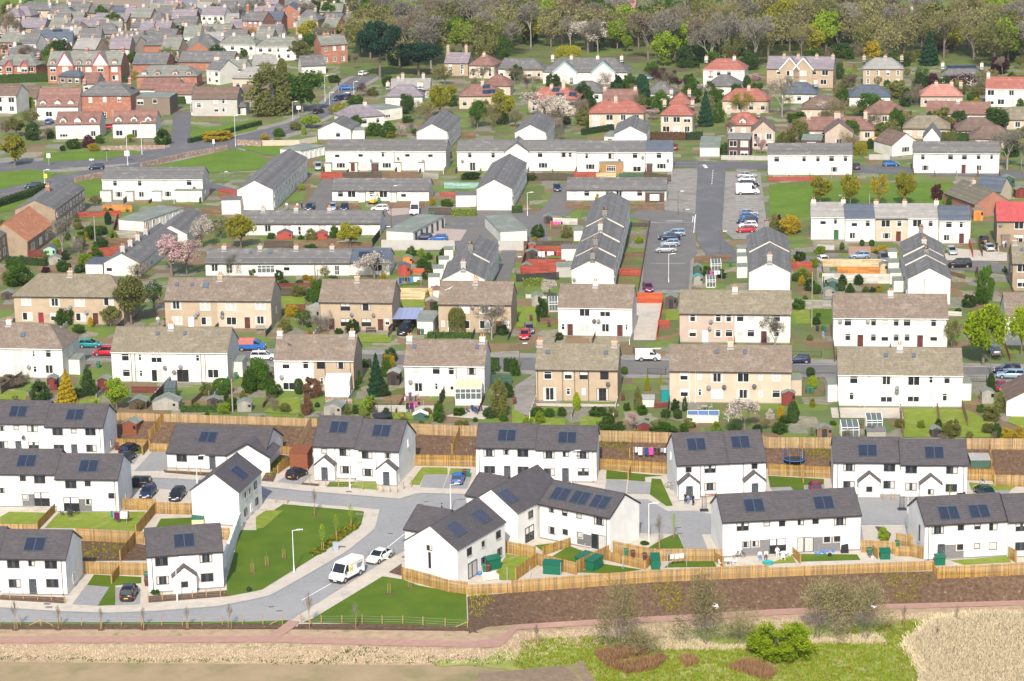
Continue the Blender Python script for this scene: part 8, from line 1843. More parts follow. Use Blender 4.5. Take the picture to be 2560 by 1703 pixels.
def glasshouse(label,t,x,y,w,d,hh,fm,roofm=None,kind='conservatory',rz=-3,base_=.7,wallm='wht'):
 E=mt(kind,g(t,x,y),R(rz),label,kind); b=MB(); b.box(-w/2,0,0,w/2,d,base_); b.obj('base',WALL[wallm],E); f=MB(); n=max(3,int(w/.8)); fw_=.08 if kind=='conservatory' else.045
 for i in range(n+1):xx=-w/2+w*i/n; f.bar((xx,0,base_),(xx,0,hh),fw_,fw_); f.bar((xx,0,hh),(xx,d,hh+.7),fw_,fw_)
 for s in(-1,1):
  for k in range(3):f.bar((s*w/2,d*k/2,base_),(s*w/2,d*k/2,hh+.35*k),.07,.07)
  f.bar((s*w/2,0,hh),(s*w/2,d,hh+.7),.09,.09)
 for z in(base_,hh*.75,hh):f.bar((-w/2,0,z),(w/2,0,z),.08,.08)
 f.obj('frame',fm,E); gm=mat('clear_panes',(.10,.12,.12),rough=.1,spec=.6)
 for i in range(n):MB().box(-w/2+w*i/n+.045,.02,base_+.04,-w/2+w*(i+1)/n-.045,.03,hh-.04).obj('pane',gm if roofm!='fw' else m_blind,E)
 for i in range(n):
  x0,x1=-w/2+w*i/n+.04,-w/2+w*(i+1)/n-.04; MB().loft([[(x0,.0,hh),(x1,.0,hh),(x1,.0,hh+.03),(x0,.0,hh+.03)],[(x0,d,hh+.7),(x1,d,hh+.7),(x1,d,hh+.73),(x0,d,hh+.73)]]).obj('roof_pane',{None:gm,'fw':m_fw,'cr':mat('cream_polycarbonate',(.62,.52,.30),rough=.3)}[roofm],E)
 for s in(-1,1):MB().loft([[(s*w/2,.05,base_),(s*w/2,d,base_),(s*w/2,d,hh+.6),(s*w/2,.05,hh)],[(s*w/2+.01,.05,base_),(s*w/2+.01,d,base_),(s*w/2+.01,d,hh+.6),(s*w/2+.01,.05,hh)]]).obj('side_pane',gm if roofm!='fw' else m_blind,E)
glasshouse('white conservatory with blinds on the half tan house','12',750,520,3.9,2.6,2.6,m_fw,'fw'); glasshouse('cream-roofed conservatory on the white house','12',1955,595,4.1,3.2,2.7,m_fw,'cr',base_=1.0); glasshouse('white glazed porch on the dark solar terrace','11',95,975,3.4,2.6,2.2,m_fw,None); glasshouse('glass lean-to on the white modern house','00',1835,1060,4.6,3.,3.2,m_fw,None)
glasshouse('small greenhouse with green frame','02',1565,545,1.8,2.4,1.9,WM['green'],None,'greenhouse',0,.1); glasshouse('white-framed greenhouse full of pots','32',757,893,2.6,1.8,1.6,m_fw,None,'greenhouse',0,.1); glasshouse('second white-framed greenhouse by the brown plot','32',980,815,2.4,1.6,1.4,m_fw,None,'greenhouse',0,.1); glasshouse('white-framed greenhouse by the blossom tree','21',382,1300,1.6,1.8,1.8,m_fw,None,'greenhouse',0,.1); glasshouse('white-framed greenhouse in the street end garden','21',1880,930,1.9,1.6,1.5,m_fw,None,'greenhouse',0,.1); glasshouse('small peaked greenhouse in the street end garden','21',1832,1080,1.7,1.6,1.5,m_fw,None,'greenhouse',0,.1)
# carport with translucent blue roof
E=mt('carport',g('11',1370,1480),R(-4),'carport with lilac-blue translucent roof over a dark car','carport'); pc=mat('lilac_polycarbonate',(.30,.33,.50),(.25,.28,.46),3.,rough=.3)
for i in range(6):MB().loft([[(-2.8+i*.93,0,2.2),(-1.9+i*.93,0,2.2),(-1.9+i*.93,0,2.25),(-2.8+i*.93,0,2.25)],[(-2.8+i*.93,7,2.6),(-1.9+i*.93,7,2.6),(-1.9+i*.93,7,2.65),(-2.8+i*.93,7,2.65)]]).obj('roof_panel',pc,E)
for x in(-2.7,2.7):
 for y in(.1,6.8):put('post',cc_('cpost',lambda:MB().box(-.06,-.06,0,.06,.06,2.25).mesh('post',[WM['white']])),E,(x,y,0))
shed('small white garage with green corrugated roof beside the carport','11',1562,1500,3.0,6.0,2.4,'wht','felt',-4,'garage',True)
# garden gazebo
# washing
CLO={k:mat(k+'_cloth',c,rnd=.1)for k,c in dict(white=(.78,.78,.78),pink=(.75,.05,.30),navy=(.02,.05,.16),black=(.02,.02,.025),blue=(.05,.2,.55),grey=(.3,.31,.33),red=(.55,.03,.05),plum=(.13,.01,.09),teal=(.02,.3,.28)).items()}
def washing(label,t,p0,p1,hh,items,group=None):
 A,B=world(t,[p0,p1]); E=mt('washing_line',A,0,label,'washing line'); d=B-A; L=d.length
 for c in(Vector((0,0,0)),d):put('line_post',cc_(('lpost',hh),lambda:MB().tube((0,0,0),(0,0,hh),.03,n=6).mesh('line_post',[mS])),E,tuple(c))
 b=MB(); b.bar((0,0,hh-.05),d+Vector((0,0,hh-.05)),.012,.012); b.obj('line',mS,E); dn=d.normalized(); nn=Vector((-dn.y,dn.x,0)); x=L*.04
 for c,w,hg in items:
  q=MB(); n=4
  for i in range(n):
   for j in range(3):
    f=lambda u,v:tuple(dn*(x+w*u)+Vector((0,0,hh-.05-hg*v))+nn*(.05*math.sin(u*7+x*3)*v))
    q.poly([f(i/n,j/3),f((i+1)/n,j/3),f((i+1)/n,(j+1)/3),f(i/n,(j+1)/3)])
  o=q.obj('laundry',CLO[c],None,loc=A); tag(o,lw(c,label),'laundry','laundry on the '+label); x+=w+.12
LWN={}
def lw(c,label):
 k=(c,label); LWN[k]=LWN.get(k,0)+1; return f"{['','second ','third ','fourth ','fifth '][min(4,LWN[k]-1)]}{c} piece of laundry on the {label}"[:100]
washing('line of bright washing behind the timber fence','22',(1120,1100),(1440,1112),2.1,[('white',.35,.8),('white',.6,1.2),('grey',.1,.1),('navy',.55,1.2),('pink',.6,1.1),('black',.4,.6),('black',.35,.7),('grey',.35,.6),('white',.3,.7),('blue',.3,.8)])
washing('short washing line above the garden lawn','23',(1432,530),(1608,515),1.9,[('black',.15,.9),('white',.5,.6),('white',.5,.65),('white',.55,.6)]); washing('washing line in the red garden','21',(235,830),(470,830),1.9,[('white',.6,1.),('white',.5,1.1),('black',.3,.6),('white',.7,.8),('white',.5,.7),('black',.3,.9),('red',.3,.8)]); washing('pink washing line beside the white slatted fence','21',(355,545),(465,545),1.8,[('red',.6,.7),('pink',.6,.7),('pink',.5,.6),('plum',.5,.6)]); washing('washing line in the street end garden','21',(1795,1010),(1930,1010),1.9,[('black',.3,.5),('pink',.4,1.1),('black',.2,.4),('white',.6,.8),('white',.4,.7)])
washing('dark washing line above the pale timber fence','11',(1310,1075),(1520,1065),1.9,[('navy',.5,1.2),('navy',.4,.7),('black',.4,.8),('navy',.4,.8),('blue',.5,1.),('white',.6,.9),('white',.4,.6),('grey',.4,.7)]); washing('dark washing line on the trampoline lawn','12',(1375,680),(1545,660),1.9,[('black',.5,1.),('plum',.6,1.1),('pink',.5,.5),('black',.4,.5)])
E=mt('rotary_drier',g('03',1165,118),0,'rotary clothes drier hung with plum and white sheets','clothes drier'); MB().tube((0,0,0),(0,0,1.9),.03,n=6).obj('pole',mS,E)
for k in range(4):b=MB(); a=k*1.57+.4; b.bar((0,0,1.5),(1.5*math.cos(a),1.5*math.sin(a),1.9),.03,.03); b.obj('arm',mS,E)
for i,(c,dx,w)in enumerate((('plum',-1.6,.7),('white',-.8,1.),('plum',-.1,.5),('grey',-1.9,.5),('teal',-2.2,.3))):
 p=g('03',1165,118)+Vector((dx,.2*i-.3,0)); b=MB(); [b.poly([(w*u/4,.12*math.sin(u*2),1.75),(w*(u+1)/4,.12*math.sin(u*2+2),1.75),(w*(u+1)/4,.15*math.sin(u*2+2.5),.75),(w*u/4,.15*math.sin(u*2+.5),.75)])for u in range(4)]; tag(b.obj('laundry',CLO[c],None,loc=p),('first plum','white','second plum','grey','teal')[i]+' sheet drying on the rotary drier','laundry','sheets on the rotary drier')
for lab,t,x,y in(('bare rotary drier above the soil bank','02',1925,560),('folded rotary pole on the sofa lawn','13',2312,640),('clothes pole by the green storage box','23',165,630),('clothes pole right of the green storage box','23',450,600),('clothes pole on the small green lawn','23',672,420),('clothes pole by the low fence','23',1022,540)):E=mt('clothes_pole',g(t,x,y),0,lab,'clothes pole'); MB().tube((0,0,0),(0,0,1.9),.035,n=6).obj('shaft',mS,E); MB().box(-.04,-.04,1.86,.04,.04,1.94).obj('cap',mD,E)
# trampolines
def tramp(label,t,x,y,r,net,rc):
 E=mt('trampoline',g(t,x,y),0,label,'trampoline'); MB().lathe([(r,.72),(r,.78)],16).obj('mat',mD,E); b=MB()
 for k in range(16):a0,a1=k*.3927,(k+1)*.3927; b.bar((r*math.cos(a0),r*math.sin(a0),.78),(r*math.cos(a1),r*math.sin(a1),.78),.12,.05)
 b.obj('rim',rc,E)
 for k in range(6):a=k*1.047; put('leg',cc_(('tleg',rc.name),lambda:MB().tube((0,0,0),(0,0,2.3 if net else.75),.03,n=5).mesh('leg',[rc])),E,(r*math.cos(a),r*math.sin(a),0))
 if net:q=MB(); [q.bar((r*math.cos(k*.1963),r*math.sin(k*.1963),.8),(r*math.cos(k*.1963),r*math.sin(k*.1963),2.2),.012,.012)for k in range(32)]; [q.bar((r*math.cos(k*.3927),r*math.sin(k*.3927),z),(r*math.cos((k+1)*.3927),r*math.sin((k+1)*.3927),z),.012,.012)for k in range(16)for z in(1.1,1.5,1.9,2.2)]; q.obj('net',mT,E)
tramp('netted black trampoline on the lawn by the hedge','12',1162,730,1.5,True,mT); tramp('blue-legged trampoline behind the lower fence','32',240,1130,1.6,True,CLO['blue'])
# benches, tables, sofa, planters
def bench(label,t,x,y,m,rz=-4,w=1.6):
 E=mt('garden_bench',g(t,x,y),R(rz),label,'bench')
 for k in range(4):MB().box(-w/2,-.05+k*.12,.42,w/2,.05+k*.12,.46).obj('seat_slat',m,E); MB().box(-w/2,.42,.52+k*.1,w/2,.46,.6+k*.1).obj('back_slat',m,E)
 for s in(-1,1):b=MB(); b.box(s*w/2-.04,-.05,0,s*w/2+.04,.0,.62); b.box(s*w/2-.04,.42,0,s*w/2+.04,.46,.95); b.box(s*w/2-.04,-.05,.62,s*w/2+.04,.46,.67); b.obj('end_frame',m,E)
bench('dark red bench before the white porch pair','22',1830,1440,WM['red']); bench('brown bench before the right porch','22',2038,1420,WM['brown']); bench('dark bench against the small tan house','11',1055,1495,WM['dark']); bench('grey bench by the tan terrace corner','11',40,1480,WM['grey'])
def table(label,t,x,y,m,chairs=2):
 E=mt('garden_table',g(t,x,y),R(10),label,'table'); MB().lathe([(.55,.70),(.55,.73)],12).obj('tabletop',m,E)
 for k in range(4):a=k*1.57+.78; put('leg',cc_(('tbleg',m.name),lambda:MB().tube((0,0,0),(0,0,.7),.025,n=5).mesh('leg',[m])),E,(.4*math.cos(a),.4*math.sin(a),0))
 for k in range(chairs):
  a=k*6.28/chairs+.3; p=g(t,x,y)+Vector((1.*math.cos(a),1.*math.sin(a),0)); c=mt('garden_chair',p,a+1.57,f"{['left','right','rear','front'][k]} chair at the {label}"[:90],'chair','chairs at the '+label); MB().box(-.22,-.22,.42,.22,.22,.46).obj('seat',m,c); MB().box(-.22,-.24,.46,.22,-.2,.9).obj('backrest',m,c)
  for sx in(-1,1):
   for sy in(-1,1):put('leg',cc_(('chleg',m.name),lambda:MB().box(-.02,-.02,0,.02,.02,.42).mesh('leg',[m])),c,(sx*.2,sy*.2,0))
table('white plastic garden table by the timber fence','23',1985,500,m_fw,2); table('white garden table before the glass doors','33',150,430,m_fw,3); table('black patio table below the middle white pair','03',640,40,mD,4); table('blue patio table below the cream conservatory','12',2010,660,CLO['navy'],4); table('grey patio table on the blue-screened terrace','22',1770,640,mL,2)
E=mt('sofa',g('13',2155,632),R(20),'cream sofa left out beside the glass doors','sofa'); m_so=mat('cream_upholstery',(.66,.60,.48)); MB().box(-.9,-.4,.08,.9,.4,.42).obj('seat',m_so,E); MB().box(-.9,.32,.42,.9,.5,.85).obj('backrest',m_so,E)
for s in(-1,1):MB().box(s*.98-.1,-.4,.05,s*.98+.1,.5,.62).obj('arm',m_so,E)
E=mt('trellis_screen',g('22',1760,690),R(-2),'patio screen with blue infill and white frame','screen')
for k in range(3):MB().box(-2.4+k*1.62,-.02,.1,-.85+k*1.62,.02,.8).obj('blue_panel',mat('faded_blue',(.10,.17,.38),rnd=.1),E)
b=MB(); [b.box(-2.45+k*1.62,-.05,0,-2.4+k*1.62,.05,.9)for k in range(4)]; b.box(-2.45,-.04,.82,2.46,.04,.87); b.obj('frame',m_fw,E)
for lab,t,x,y,c,r in(('blue toy heap beside the cream sofa','13',2060,590,'blue',.3),('black ball on the rear lawn','33',568,418,'black',.28),('black litter bin ball-shaped on the lawn edge','03',2293,740,'black',.35),('yellow toy car on the trampoline lawn','12',1342,715,'gold',.4),('turquoise paddling pool on the pale lawn','33',0,485,'teal',.7)):
 b=MB(); m=CLO.get(c)or mat('yellow_plastic',(.7,.5,.02)); b.lathe([(r*.5,0),(r*.95,r*.4),(r,r*.8),(r*.7,r*1.5),(.02,r*1.75)]if 'pool' not in lab else[(r,0),(r*1.1,.2),(r,.22),(r*.9,.1)],10); tag(b.obj('paddling_pool' if 'pool' in lab else 'toy_ball' if 'ball' in lab and 'bin' not in lab else 'toy_car' if 'car' in lab else 'litter_bin' if 'bin' in lab else 'toy_heap',m,None,True,loc=g(t,x,y)),lab,'toy' if 'bin' not in lab else 'bin')
for k,(x,y,c)in enumerate(((470,405,'blue'),(495,385,'blue'),(520,395,'blue'),(545,380,'blue'),(600,380,'blue'),(440,405,'blue'),(625,370,'red'),(945,430,'red'),(955,400,'blue'),(960,440,'white'))):
 b=MB(); b.lathe([(.16,0),(.2,.14),(.14,.3)],7); tag(b.obj('garden_toy',CLO[c],None,True,loc=g('33',x,y)),f"{c} plastic toy {'beside the black ball' if x < 700 else 'by the green wheelie bin'}, number {k+1} from the left pile".replace(f', number {k+1} from the left pile',('',' on the paving',' between two toys',' nearest the doors',' farthest right',' farthest left',' by the cover','','','')[k]),'toy','scattered garden toys')
E=mt('cover',g('33',705,385),0,'black cover draped over a barbecue by the wall','barbecue cover'); MB().loft([[(-.5,-.3,0),(.5,-.3,0),(.5,.3,0),(-.5,.3,0)],[(-.42,-.25,.9),(.45,-.25,1.1),(.45,.25,1.15),(-.42,.25,.95)]]).obj('cloth',CLO['black'],E)
E=mt('bollard',g('12',1710,1555),0,'black bollard at the edge of the court','bollard'); MB().lathe([(.09,0),(.09,.85),(.11,.87),(.08,1.0)],8).obj('post',mT,E); MB().lathe([(.094,.7),(.094,.76)],8).obj('band',m_fw,E)
E=mt('cable_cabinet',g('13',732,365),R(20),'grey-blue utility cabinet on the verge','utility cabinet'); MB().box(-.35,-.2,0,.35,.2,1.1).obj('cabinet',mat('cabinet_grey',(.30,.36,.40)),E); MB().box(-.38,-.23,1.1,.38,.23,1.17).obj('lid',mat('cabinet_grey',(.30,.36,.40)),E)
for k,(t,x,y)in enumerate((('13',795,333),('13',1235,213),('13',142,888),('13',215,926),('12',1515,1510),('12',1568,1485),('12',853,1391),('23',1530,160),('23',1545,214),('03',450,890),('03',432,860),('13',1370,427),('13',950,30))):
 p=g(t,x,y); b=MB(); b.box(-.45,-.3,.02,.45,.3,.05); b.box(-.38,-.23,.05,.38,.23,.056,1); tag(b.obj('drain_cover',[mL,mat('rust_iron',(.16,.11,.09))],None,loc=p,rz=RX.uniform(-.5,.5)),('iron cover beside the utility cabinet','iron cover before the gable house','iron cover left of the lane junction','rusty cover right of the lane junction','iron cover before the bollard','rusty cover in the court mouth','iron cover below the left porch lamp','long cover in the right-hand court','small cover below the long one in the court','cover on the lower left pavement','small cover on the lower left pavement','cover by the gable house corner bed','square cover on the big lawn')[k],'manhole cover')
 # lane markings
def stripe(t,p,q,w=.12,n=1,duty=1.,m=None,off=.1):
 A,B=world(t,[p,q]); d=B-A; nn=Vector((-d.y,d.x,0)).normalized()*w/2
 for k in range(n):
  a,e=A+d*(k/n),A+d*((k+duty)/n); b=MB(); z=Vector((0,0,off)); b.poly([a-nn+z,e-nn+z,e+nn+z,a+nn+z]); tag(b.obj('road_marking',m or m_line,None),kind='structure')
stripe('13',(420,825),(690,672),.14,off=.03); stripe('13',(1210,340),(1365,215),.14,off=.03); stripe('33',(850,140),(1400,135),.12,off=.03)
for a in(((1850,0),(1838,140),.15,6,.6),((1690,410),(1672,580),.15),((1420,470),(1580,470),.3,1),((1665,425),(1660,480),.12),((1675,425),(1678,482),.12),((1280,483),(1680,483),.1)):stripe('21',*a)
stripe('20',(1490,1500),(1720,1500),.12,9,.5); stripe('20',(1490,1532),(1860,1530),.12,14,.6); stripe('20',(1768,1520),(1790,1550),.8)
for k in range(8):stripe('21',(2060,255+k*22),(2262,258+k*22),.1)
stripe('11',(1550,500),(2290,495),.1,9,.5); stripe('21',(1275,860),(1590,862),.1); stripe('00',(550,1540),(680,1548),.12); stripe('00',(1060,1530),(1260,1508),.12,3,.7); stripe('00',(1290,1470),(1440,1420),.12,2,.6,m_yline); stripe('10',(60,1228),(320,1185),.12,4,.6); stripe('01',(0,228),(240,180),.12,4,.7,m_yline); stripe('10',(790,780),(850,725),.12,1,1,m_yline); stripe('10',(900,760),(1000,700),.12,5,.5)
stripe('22',(1000,172),(1450,182),.1); stripe('32',(215,222),(640,225),.1); stripe('32',(1790,242),(2356,252),.1)
# small signs by the main road
def sign(label,t,x,y,hh,w,s,m,txt=None):
 E=mt('road_sign',g(t,x,y),0,label,'road sign'); MB().tube((0,0,0),(0,0,hh),.04,n=6).obj('post',mS,E); MB().box(-w/2,-.05,hh-s,w/2,-.02,hh).obj('sign_plate',m,E)
sign('white triangular warning sign on the grass island','00',452,1530,3.2,.9,1.1,m_fw); sign('white street name board on legs','00',843,1495,.9,1.1,.35,m_fw); sign('dark finger post on the grass island','00',985,1490,3.0,1.4,.3,mD); sign('white sign on the main road lamp','00',1172,1490,2.8,1.2,1.3,m_fw); sign('white bollard sign on the road edge','00',1967,1345,1.8,.5,1.2,m_fw); sign('white road sign at the junction','10',395,1080,3.2,1.1,1.0,m_fw); sign('yellow diversion sign on the far pavement','10',567,1000,2.4,.7,1.1,mat('sign_yellow',(.72,.55,.08))); sign('yellow flag sign on the left roadside','01',424,140,2.8,.8,1.0,MATS['sign_yellow']); sign('traffic signal post at the junction','10',762,855,3.0,.4,.9,mD)
# tree stakes and guards
for i,(t,x,y,yt,kind)in enumerate((('13',100,508,375,0),('13',256,442,312,0),('13',615,372,120,1),('13',741,272,30,1),('13',876,158,-60,1),('13',1226,765,625,0),('13',1415,712,580,0),('13',492,1076,740,2),('13',920,1086,830,2),('13',540,35,-210,2),('03',147,1097,810,2),('03',541,1093,860,2),('03',933,1097,880,2),('03',1324,1093,870,2),('03',1726,1088,870,2),('03',2116,1083,840,2),('03',2325,572,440,0),('23',226,1237,1030,2),('23',1488,1282,1160,0),('23',1357,350,20,2),('23',1490,250,30,1),('33',1256,1093,860,2),('33',1737,1048,860,2),('33',1560,1205,1040,2),('32',1672,1455,1330,1))):
 p=g(t,x,y); s=scale_at(p)*3.68; hh=(y-yt)/s/.965
 place=('on the big lawn, lower left','on the big lawn behind the lamp','by the daffodils, nearest the cabinet','by the daffodils, middle one','by the daffodils, topmost','on the triangular lawn, left','on the triangular lawn by the fence','at the lane mouth','before the wire fence','on the pavement above the big lawn','first from the left by the lane','second from the left by the lane','third from the left by the lane','fourth from the left by the lane','fifth from the left by the lane','sixth from the left by the lane','beside the porch house on the lawn','on the dry verge left of the willow','between the willow thickets','behind the garden fence with white stem','on the triangle of lawn by the grey bay','on the right-hand grass, left one','on the right-hand grass, right one','at the edge of the reeds','before the trellis porch')[i]
 if kind==0:
  E=mt('staked_sapling',p,0,'newly planted sapling between stakes '+place,'sapling','newly staked trees'); b=MB(); b.tube((0,0,0),(0,0,hh),.02,.012,5); b.obj('stem',BIRCH,E)
 elif kind==1:E=pl_('sapling','lime',p,hh*.34,hh,'young tree in fresh green leaf '+place,'newly staked trees')
 else:E=pl_('birch','brown' if i%2 else 'grey',p,hh*.42,hh,'thin bare birch with stake '+place,'newly staked trees')
 zs=hh if kind else 1; ws=(hh*.34 if kind==1 else hh*.42)if kind else 1
 for s_ in(-.18,.18):b=MB(); b.tube((s_/ws,0,0),(s_/ws,0,1.35/zs),.035/ws,n=5); b.obj('stake',m_post,E)
 b=MB(); b.lathe([(.5/ws,.0),(.42/ws,.06/zs),(.05/ws,.08/zs)],9); b.obj('mulch_ring',m_soil,E)
for t,x,y in(('32',1232,1550),('22',1768,1560)):
 E=mt('tree_guard',g(t,x,y),0,'dark iron tree guard '+('in the court before the trellis porch' if x<1500 else 'beside the red bench'),'tree guard'); MB().box(-.6,-.6,.0,.6,.6,.05).obj('base_grille',mT,E); b=MB(); [b.tube((.35*math.cos(k*.785),.35*math.sin(k*.785),.05),(.3*math.cos(k*.785),.3*math.sin(k*.785),2.0),.02,n=4)for k in range(8)]; b.obj('bars',mT,E)
 # mini digger
E=mt('mini_digger',g('11',1080,310),R(60),'small white and yellow digger in a terrace garden','digger'); m_dy=mat('digger_yellow',(.6,.4,.03)); MB().box(-.7,-.6,.45,.6,.6,1.0).obj('body',m_dy,E)
for s in(-1,1):MB().loft([[(-.9,s*.65-.15,.05),(-.9,s*.65+.15,.05),(-.9,s*.65+.15,.4),(-.9,s*.65-.15,.4)],[(.9,s*.65-.15,.05),(.9,s*.65+.15,.05),(.9,s*.65+.15,.4),(.9,s*.65-.15,.4)]]).obj('track',m_tyre,E)
b=MB(); [b.box(x-.04,y-.04,1.0,x+.04,y+.04,2.2)for x in(-.6,.4)for y in(-.5,.5)]; b.box(-.65,-.55,2.2,.45,.55,2.28); b.obj('cab',m_fw,E); b=MB(); b.bar((.6,0,.8),(1.6,0,2.2),.2,.2); b.bar((1.6,0,2.2),(2.4,0,1.0),.16,.16); b.obj('boom',m_dy,E); MB().loft([[(2.2,-.25,.5),(2.2,.25,.5),(2.5,.25,1.0),(2.5,-.25,1.0)],[(2.6,-.25,.4),(2.6,.25,.4),(2.7,.25,.8),(2.7,-.25,.8)]]).obj('bucket',mT,E)
# ================================================================ people and gulls
SKIN=mat('skin',(.50,.30,.21)); HAIR=mat('dark_hair',(.04,.025,.02))
def person_mesh(pose):
 J=dict(pel=(0,0,.95,.15),ch=(0,0,1.3,.16),nk=(0,0,1.47,.065),hd=(0,-.02,1.58,.09),hd2=(0,-.02,1.68,.085)); Ed=[('pel','ch'),('ch','nk'),('nk','hd'),('hd','hd2')]
 for s,k in((1,'l'),(-1,'r')):
  J['sh'+k]=(s*.19,0,1.38,.075); Ed.append(('ch','sh'+k)); J['hp'+k]=(s*.1,0,.88,.10); Ed.append(('pel','hp'+k))
  if pose=='sit':J['el'+k]=(s*.24,-.05,1.12,.05); J['wr'+k]=(s*.16,-.28,1.0,.038); J['kn'+k]=(s*.13,-.45,.86,.07); J['an'+k]=(s*.13,-.45,.45,.05); J['to'+k]=(s*.14,-.6,.42,.045)
  elif pose=='bend':J['el'+k]=(s*.2,-.5,1.0,.05); J['wr'+k]=(s*.15,-.62,.75,.04); J['kn'+k]=(s*.12,.02,.5,.07); J['an'+k]=(s*.12,.04,.08,.05); J['to'+k]=(s*.13,-.12,.05,.045)
  else:st=.12*s if pose=='walk' else.0; J['el'+k]=(s*.27,st*.8,1.12,.05); J['wr'+k]=(s*.27,-.1+st,.88,.038); J['kn'+k]=(s*.11,-st,.5,.07); J['an'+k]=(s*.11,-st*1.4,.08,.05); J['to'+k]=(s*.12,-.15-st*1.4,.05,.045)
  Ed+=[('sh'+k,'el'+k),('el'+k,'wr'+k),('hp'+k,'kn'+k),('kn'+k,'an'+k),('an'+k,'to'+k)]
 if pose=='bend':
  for k in('ch','nk','hd','hd2','shl','shr'):x,y,z,r=J[k]; dz=z-.95; J[k]=(x,-dz*.8,.95+dz*.55,r)
 dz=-.45 if pose=='sit' else 0; ks=list(J); me=bpy.data.meshes.new('p'); me.from_pydata([(J[k][0],J[k][1],J[k][2]+dz)for k in ks],[(ks.index(a),ks.index(c))for a,c in Ed],[]); o=bpy.data.objects.new('p',me); COL.objects.link(o); md=o.modifiers.new('s','SKIN'); me.skin_vertices[0].data[0].use_root=True
 for i,k in enumerate(ks):me.skin_vertices[0].data[i].radius=(J[k][3],)*2
 o.modifiers.new('u','SUBSURF').levels=1; dg=bpy.context.evaluated_depsgraph_get(); m2=bpy.data.meshes.new_from_object(o.evaluated_get(dg)); bpy.data.objects.remove(o)
 m2.materials.clear(); [m2.materials.append(m)for m in(SKIN,CLO['white'],CLO['navy'],HAIR,mD)]
 hd=Vector(J['hd2'][:3]); hd.z+=dz; hp=.95+dz
 for p in m2.polygons:
  c=p.center; near_=min(((Vector(J[k][:3])+Vector((0,0,dz))-c).length-J[k][3]*.5,k)for k in ks)[1]
  p.material_index=3 if near_=='hd2' else 0 if near_ in('hd','nk','wrl','wrr')else 4 if near_[:2]=='to' else 2 if near_[:2]in('hp','kn','an','pe')else 1; p.use_smooth=True
 return m2
def person(label,t,x,y,pose,shirt,legs,rz=0,z=0,sc=1.):
 o=put('person',cc_(('person',pose),lambda:person_mesh(pose)),None,g(t,x,y)+Vector((0,0,z)),R(rz),(sc,sc,sc),[None,CLO.get(shirt,mD),CLO.get(legs,mD)]); tag(o,label,'person')
for a in(('person in black beside the porch, tallest of the group','22',1597,1500,'stand','black','black',20),('person in grey in the porch group','22',1620,1502,'walk','grey','blue',-30,0,.8),('person in black standing alone by the porch door','22',1668,1515,'stand','black','black',-60),('person in white sitting in a white chair on the left','23',2280,445,'sit','white','blue',10),('person in green sitting by the brick panel','23',2338,442,'sit','white','black',-10),('person in white standing before the glass doors','33',85,440,'stand','white','white',180),('man bending over behind the dark green saloon','32',1955,1352,'bend','navy','grey',90),('person in white in the terrace garden','11',283,362,'stand','white','grey',0),('person in pink trousers in the terrace garden','11',383,364,'stand','white','pink',40),('person in blue beside the dark rail','11',422,353,'stand','navy','black',-40),('person in black by the red canopy door','31',2105,728,'stand','black','black',0),('person in white talking by the red canopy door','31',2168,718,'stand','white','grey',30),('person in grey talking by the red canopy door','31',2188,712,'stand','grey','navy',-60),('person in pale blue walking up the grey path','31',508,1565,'walk','blue','grey',180),('person in a dark top on the railed patio','12',1420,555,'stand','plum','navy',0),('person in blue leaning on the patio','12',1470,562,'bend','grey','navy',80),('child in pink on the railed patio','12',1372,556,'stand','pink','white',0,0,.6),('person in pale clothes by the rear tan house','01',1455,1425,'stand','white','grey',0),('person in dark clothes by the rear tan house','01',1525,1425,'stand','black','navy',0),('walker in dark coat far out on the beach','00',1432,40,'walk','black','black',0)):person(*a)
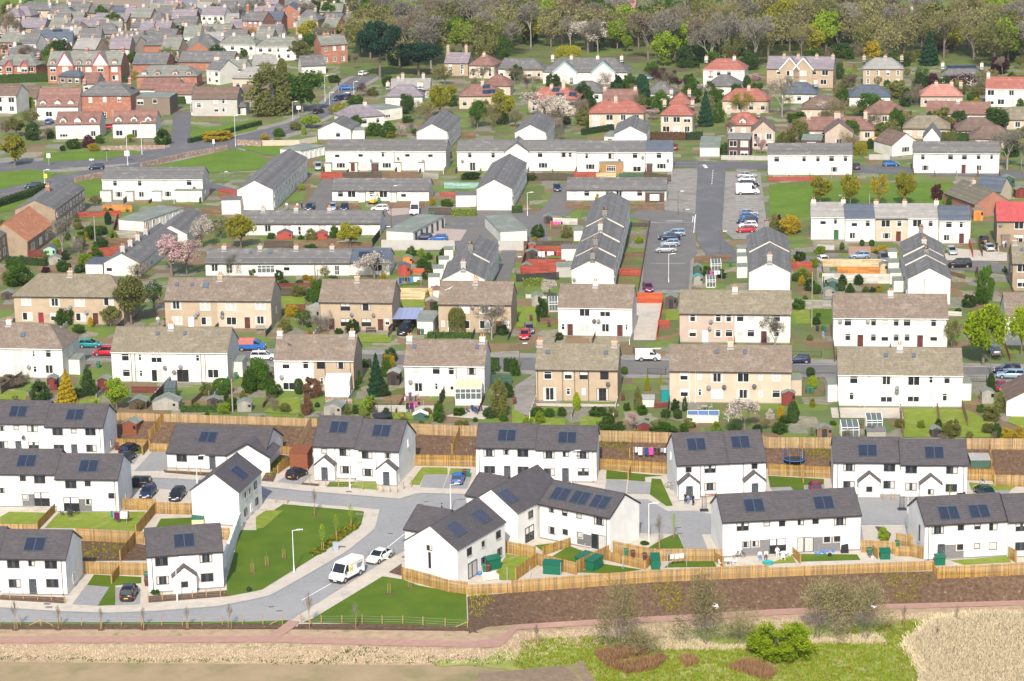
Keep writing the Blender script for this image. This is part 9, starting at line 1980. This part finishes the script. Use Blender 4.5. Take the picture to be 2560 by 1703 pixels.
def gull(label,t,x,y,dist,span,rz,roll,dark=False):
 d=ray(*N(t,x,y)); p=CAM+d.normalized()*dist; E=mt('gull',p,R(rz),label,'bird'); m=mat('gull_white',(.80,.80,.79)); m2=m if not dark else mT; m3=mat('gull_grey',(.36,.38,.41))if not dark else mT; E.rotation_euler=(0,R(roll),R(rz)); s=span/2
 MB().loft([[(.045*r_*math.cos(a),yy,.045*r_*math.sin(a))for a in(0,1.05,2.1,3.14,4.2,5.2)]for yy,r_ in((-.26,.25),(-.2,.9),(-.05,1.5),(.1,1.3),(.22,.6),(.32,.5))]).obj('body',m2,E,True)
 for q in(-1,1):MB().loft([[(q*x_,y0,z_),(q*x_,y1,z_),(q*x_,y1,z_+.012),(q*x_,y0,z_+.012)]for x_,y0,y1,z_ in((.03,.1,-.14,.02),(s*.4,.02,-.17,.12),(s*.75,.1,-.06,.08),(s,.22,.12,.02))]).obj('wing',m if not dark else mT,E)
 MB().loft([[(-.05,.28,0),(.05,.28,0),(.05,.28,.015),(-.05,.28,.015)],[(-.09,.42,0),(.09,.42,0),(.09,.42,.012),(-.09,.42,.012)]]).obj('tail',m3 if dark else m,E)
gull('white gull in flight before the bare willow','23',1880,880,245,1.35,70,45); gull('white gull gliding over the tan tiled roof','11',1778,1090,380,1.5,20,-20); gull('white gull gliding over the cross street','20',1778,1535,420,2.0,40,25); gull('white gull flying past the white coupe','13',1205,440,290,1.1,70,40); gull('dark bird flying over the brown roof','12',308,40,360,1.1,-40,20,True); gull('white gull low over the right bank bushes','33',975,888,250,.6,0,10)
def haze(d):
 b=MB(); b.box(-900,-60,-4,900,2600,130); m=bpy.data.materials.new('air'); m.use_nodes=True; nt=m.node_tree; nt.nodes.clear(); v=nt.nodes.new('ShaderNodeVolumePrincipled'); v.inputs['Color'].default_value=(.86,.9,.97,1); v.inputs['Density'].default_value=d; v.inputs['Anisotropy'].default_value=.2
 nt.links.new(v.outputs[0],nt.nodes.new('ShaderNodeOutputMaterial').inputs['Volume']); tag(b.obj('haze',m),'thin pale air over the whole place',kind='stuff')
haze(.00006)
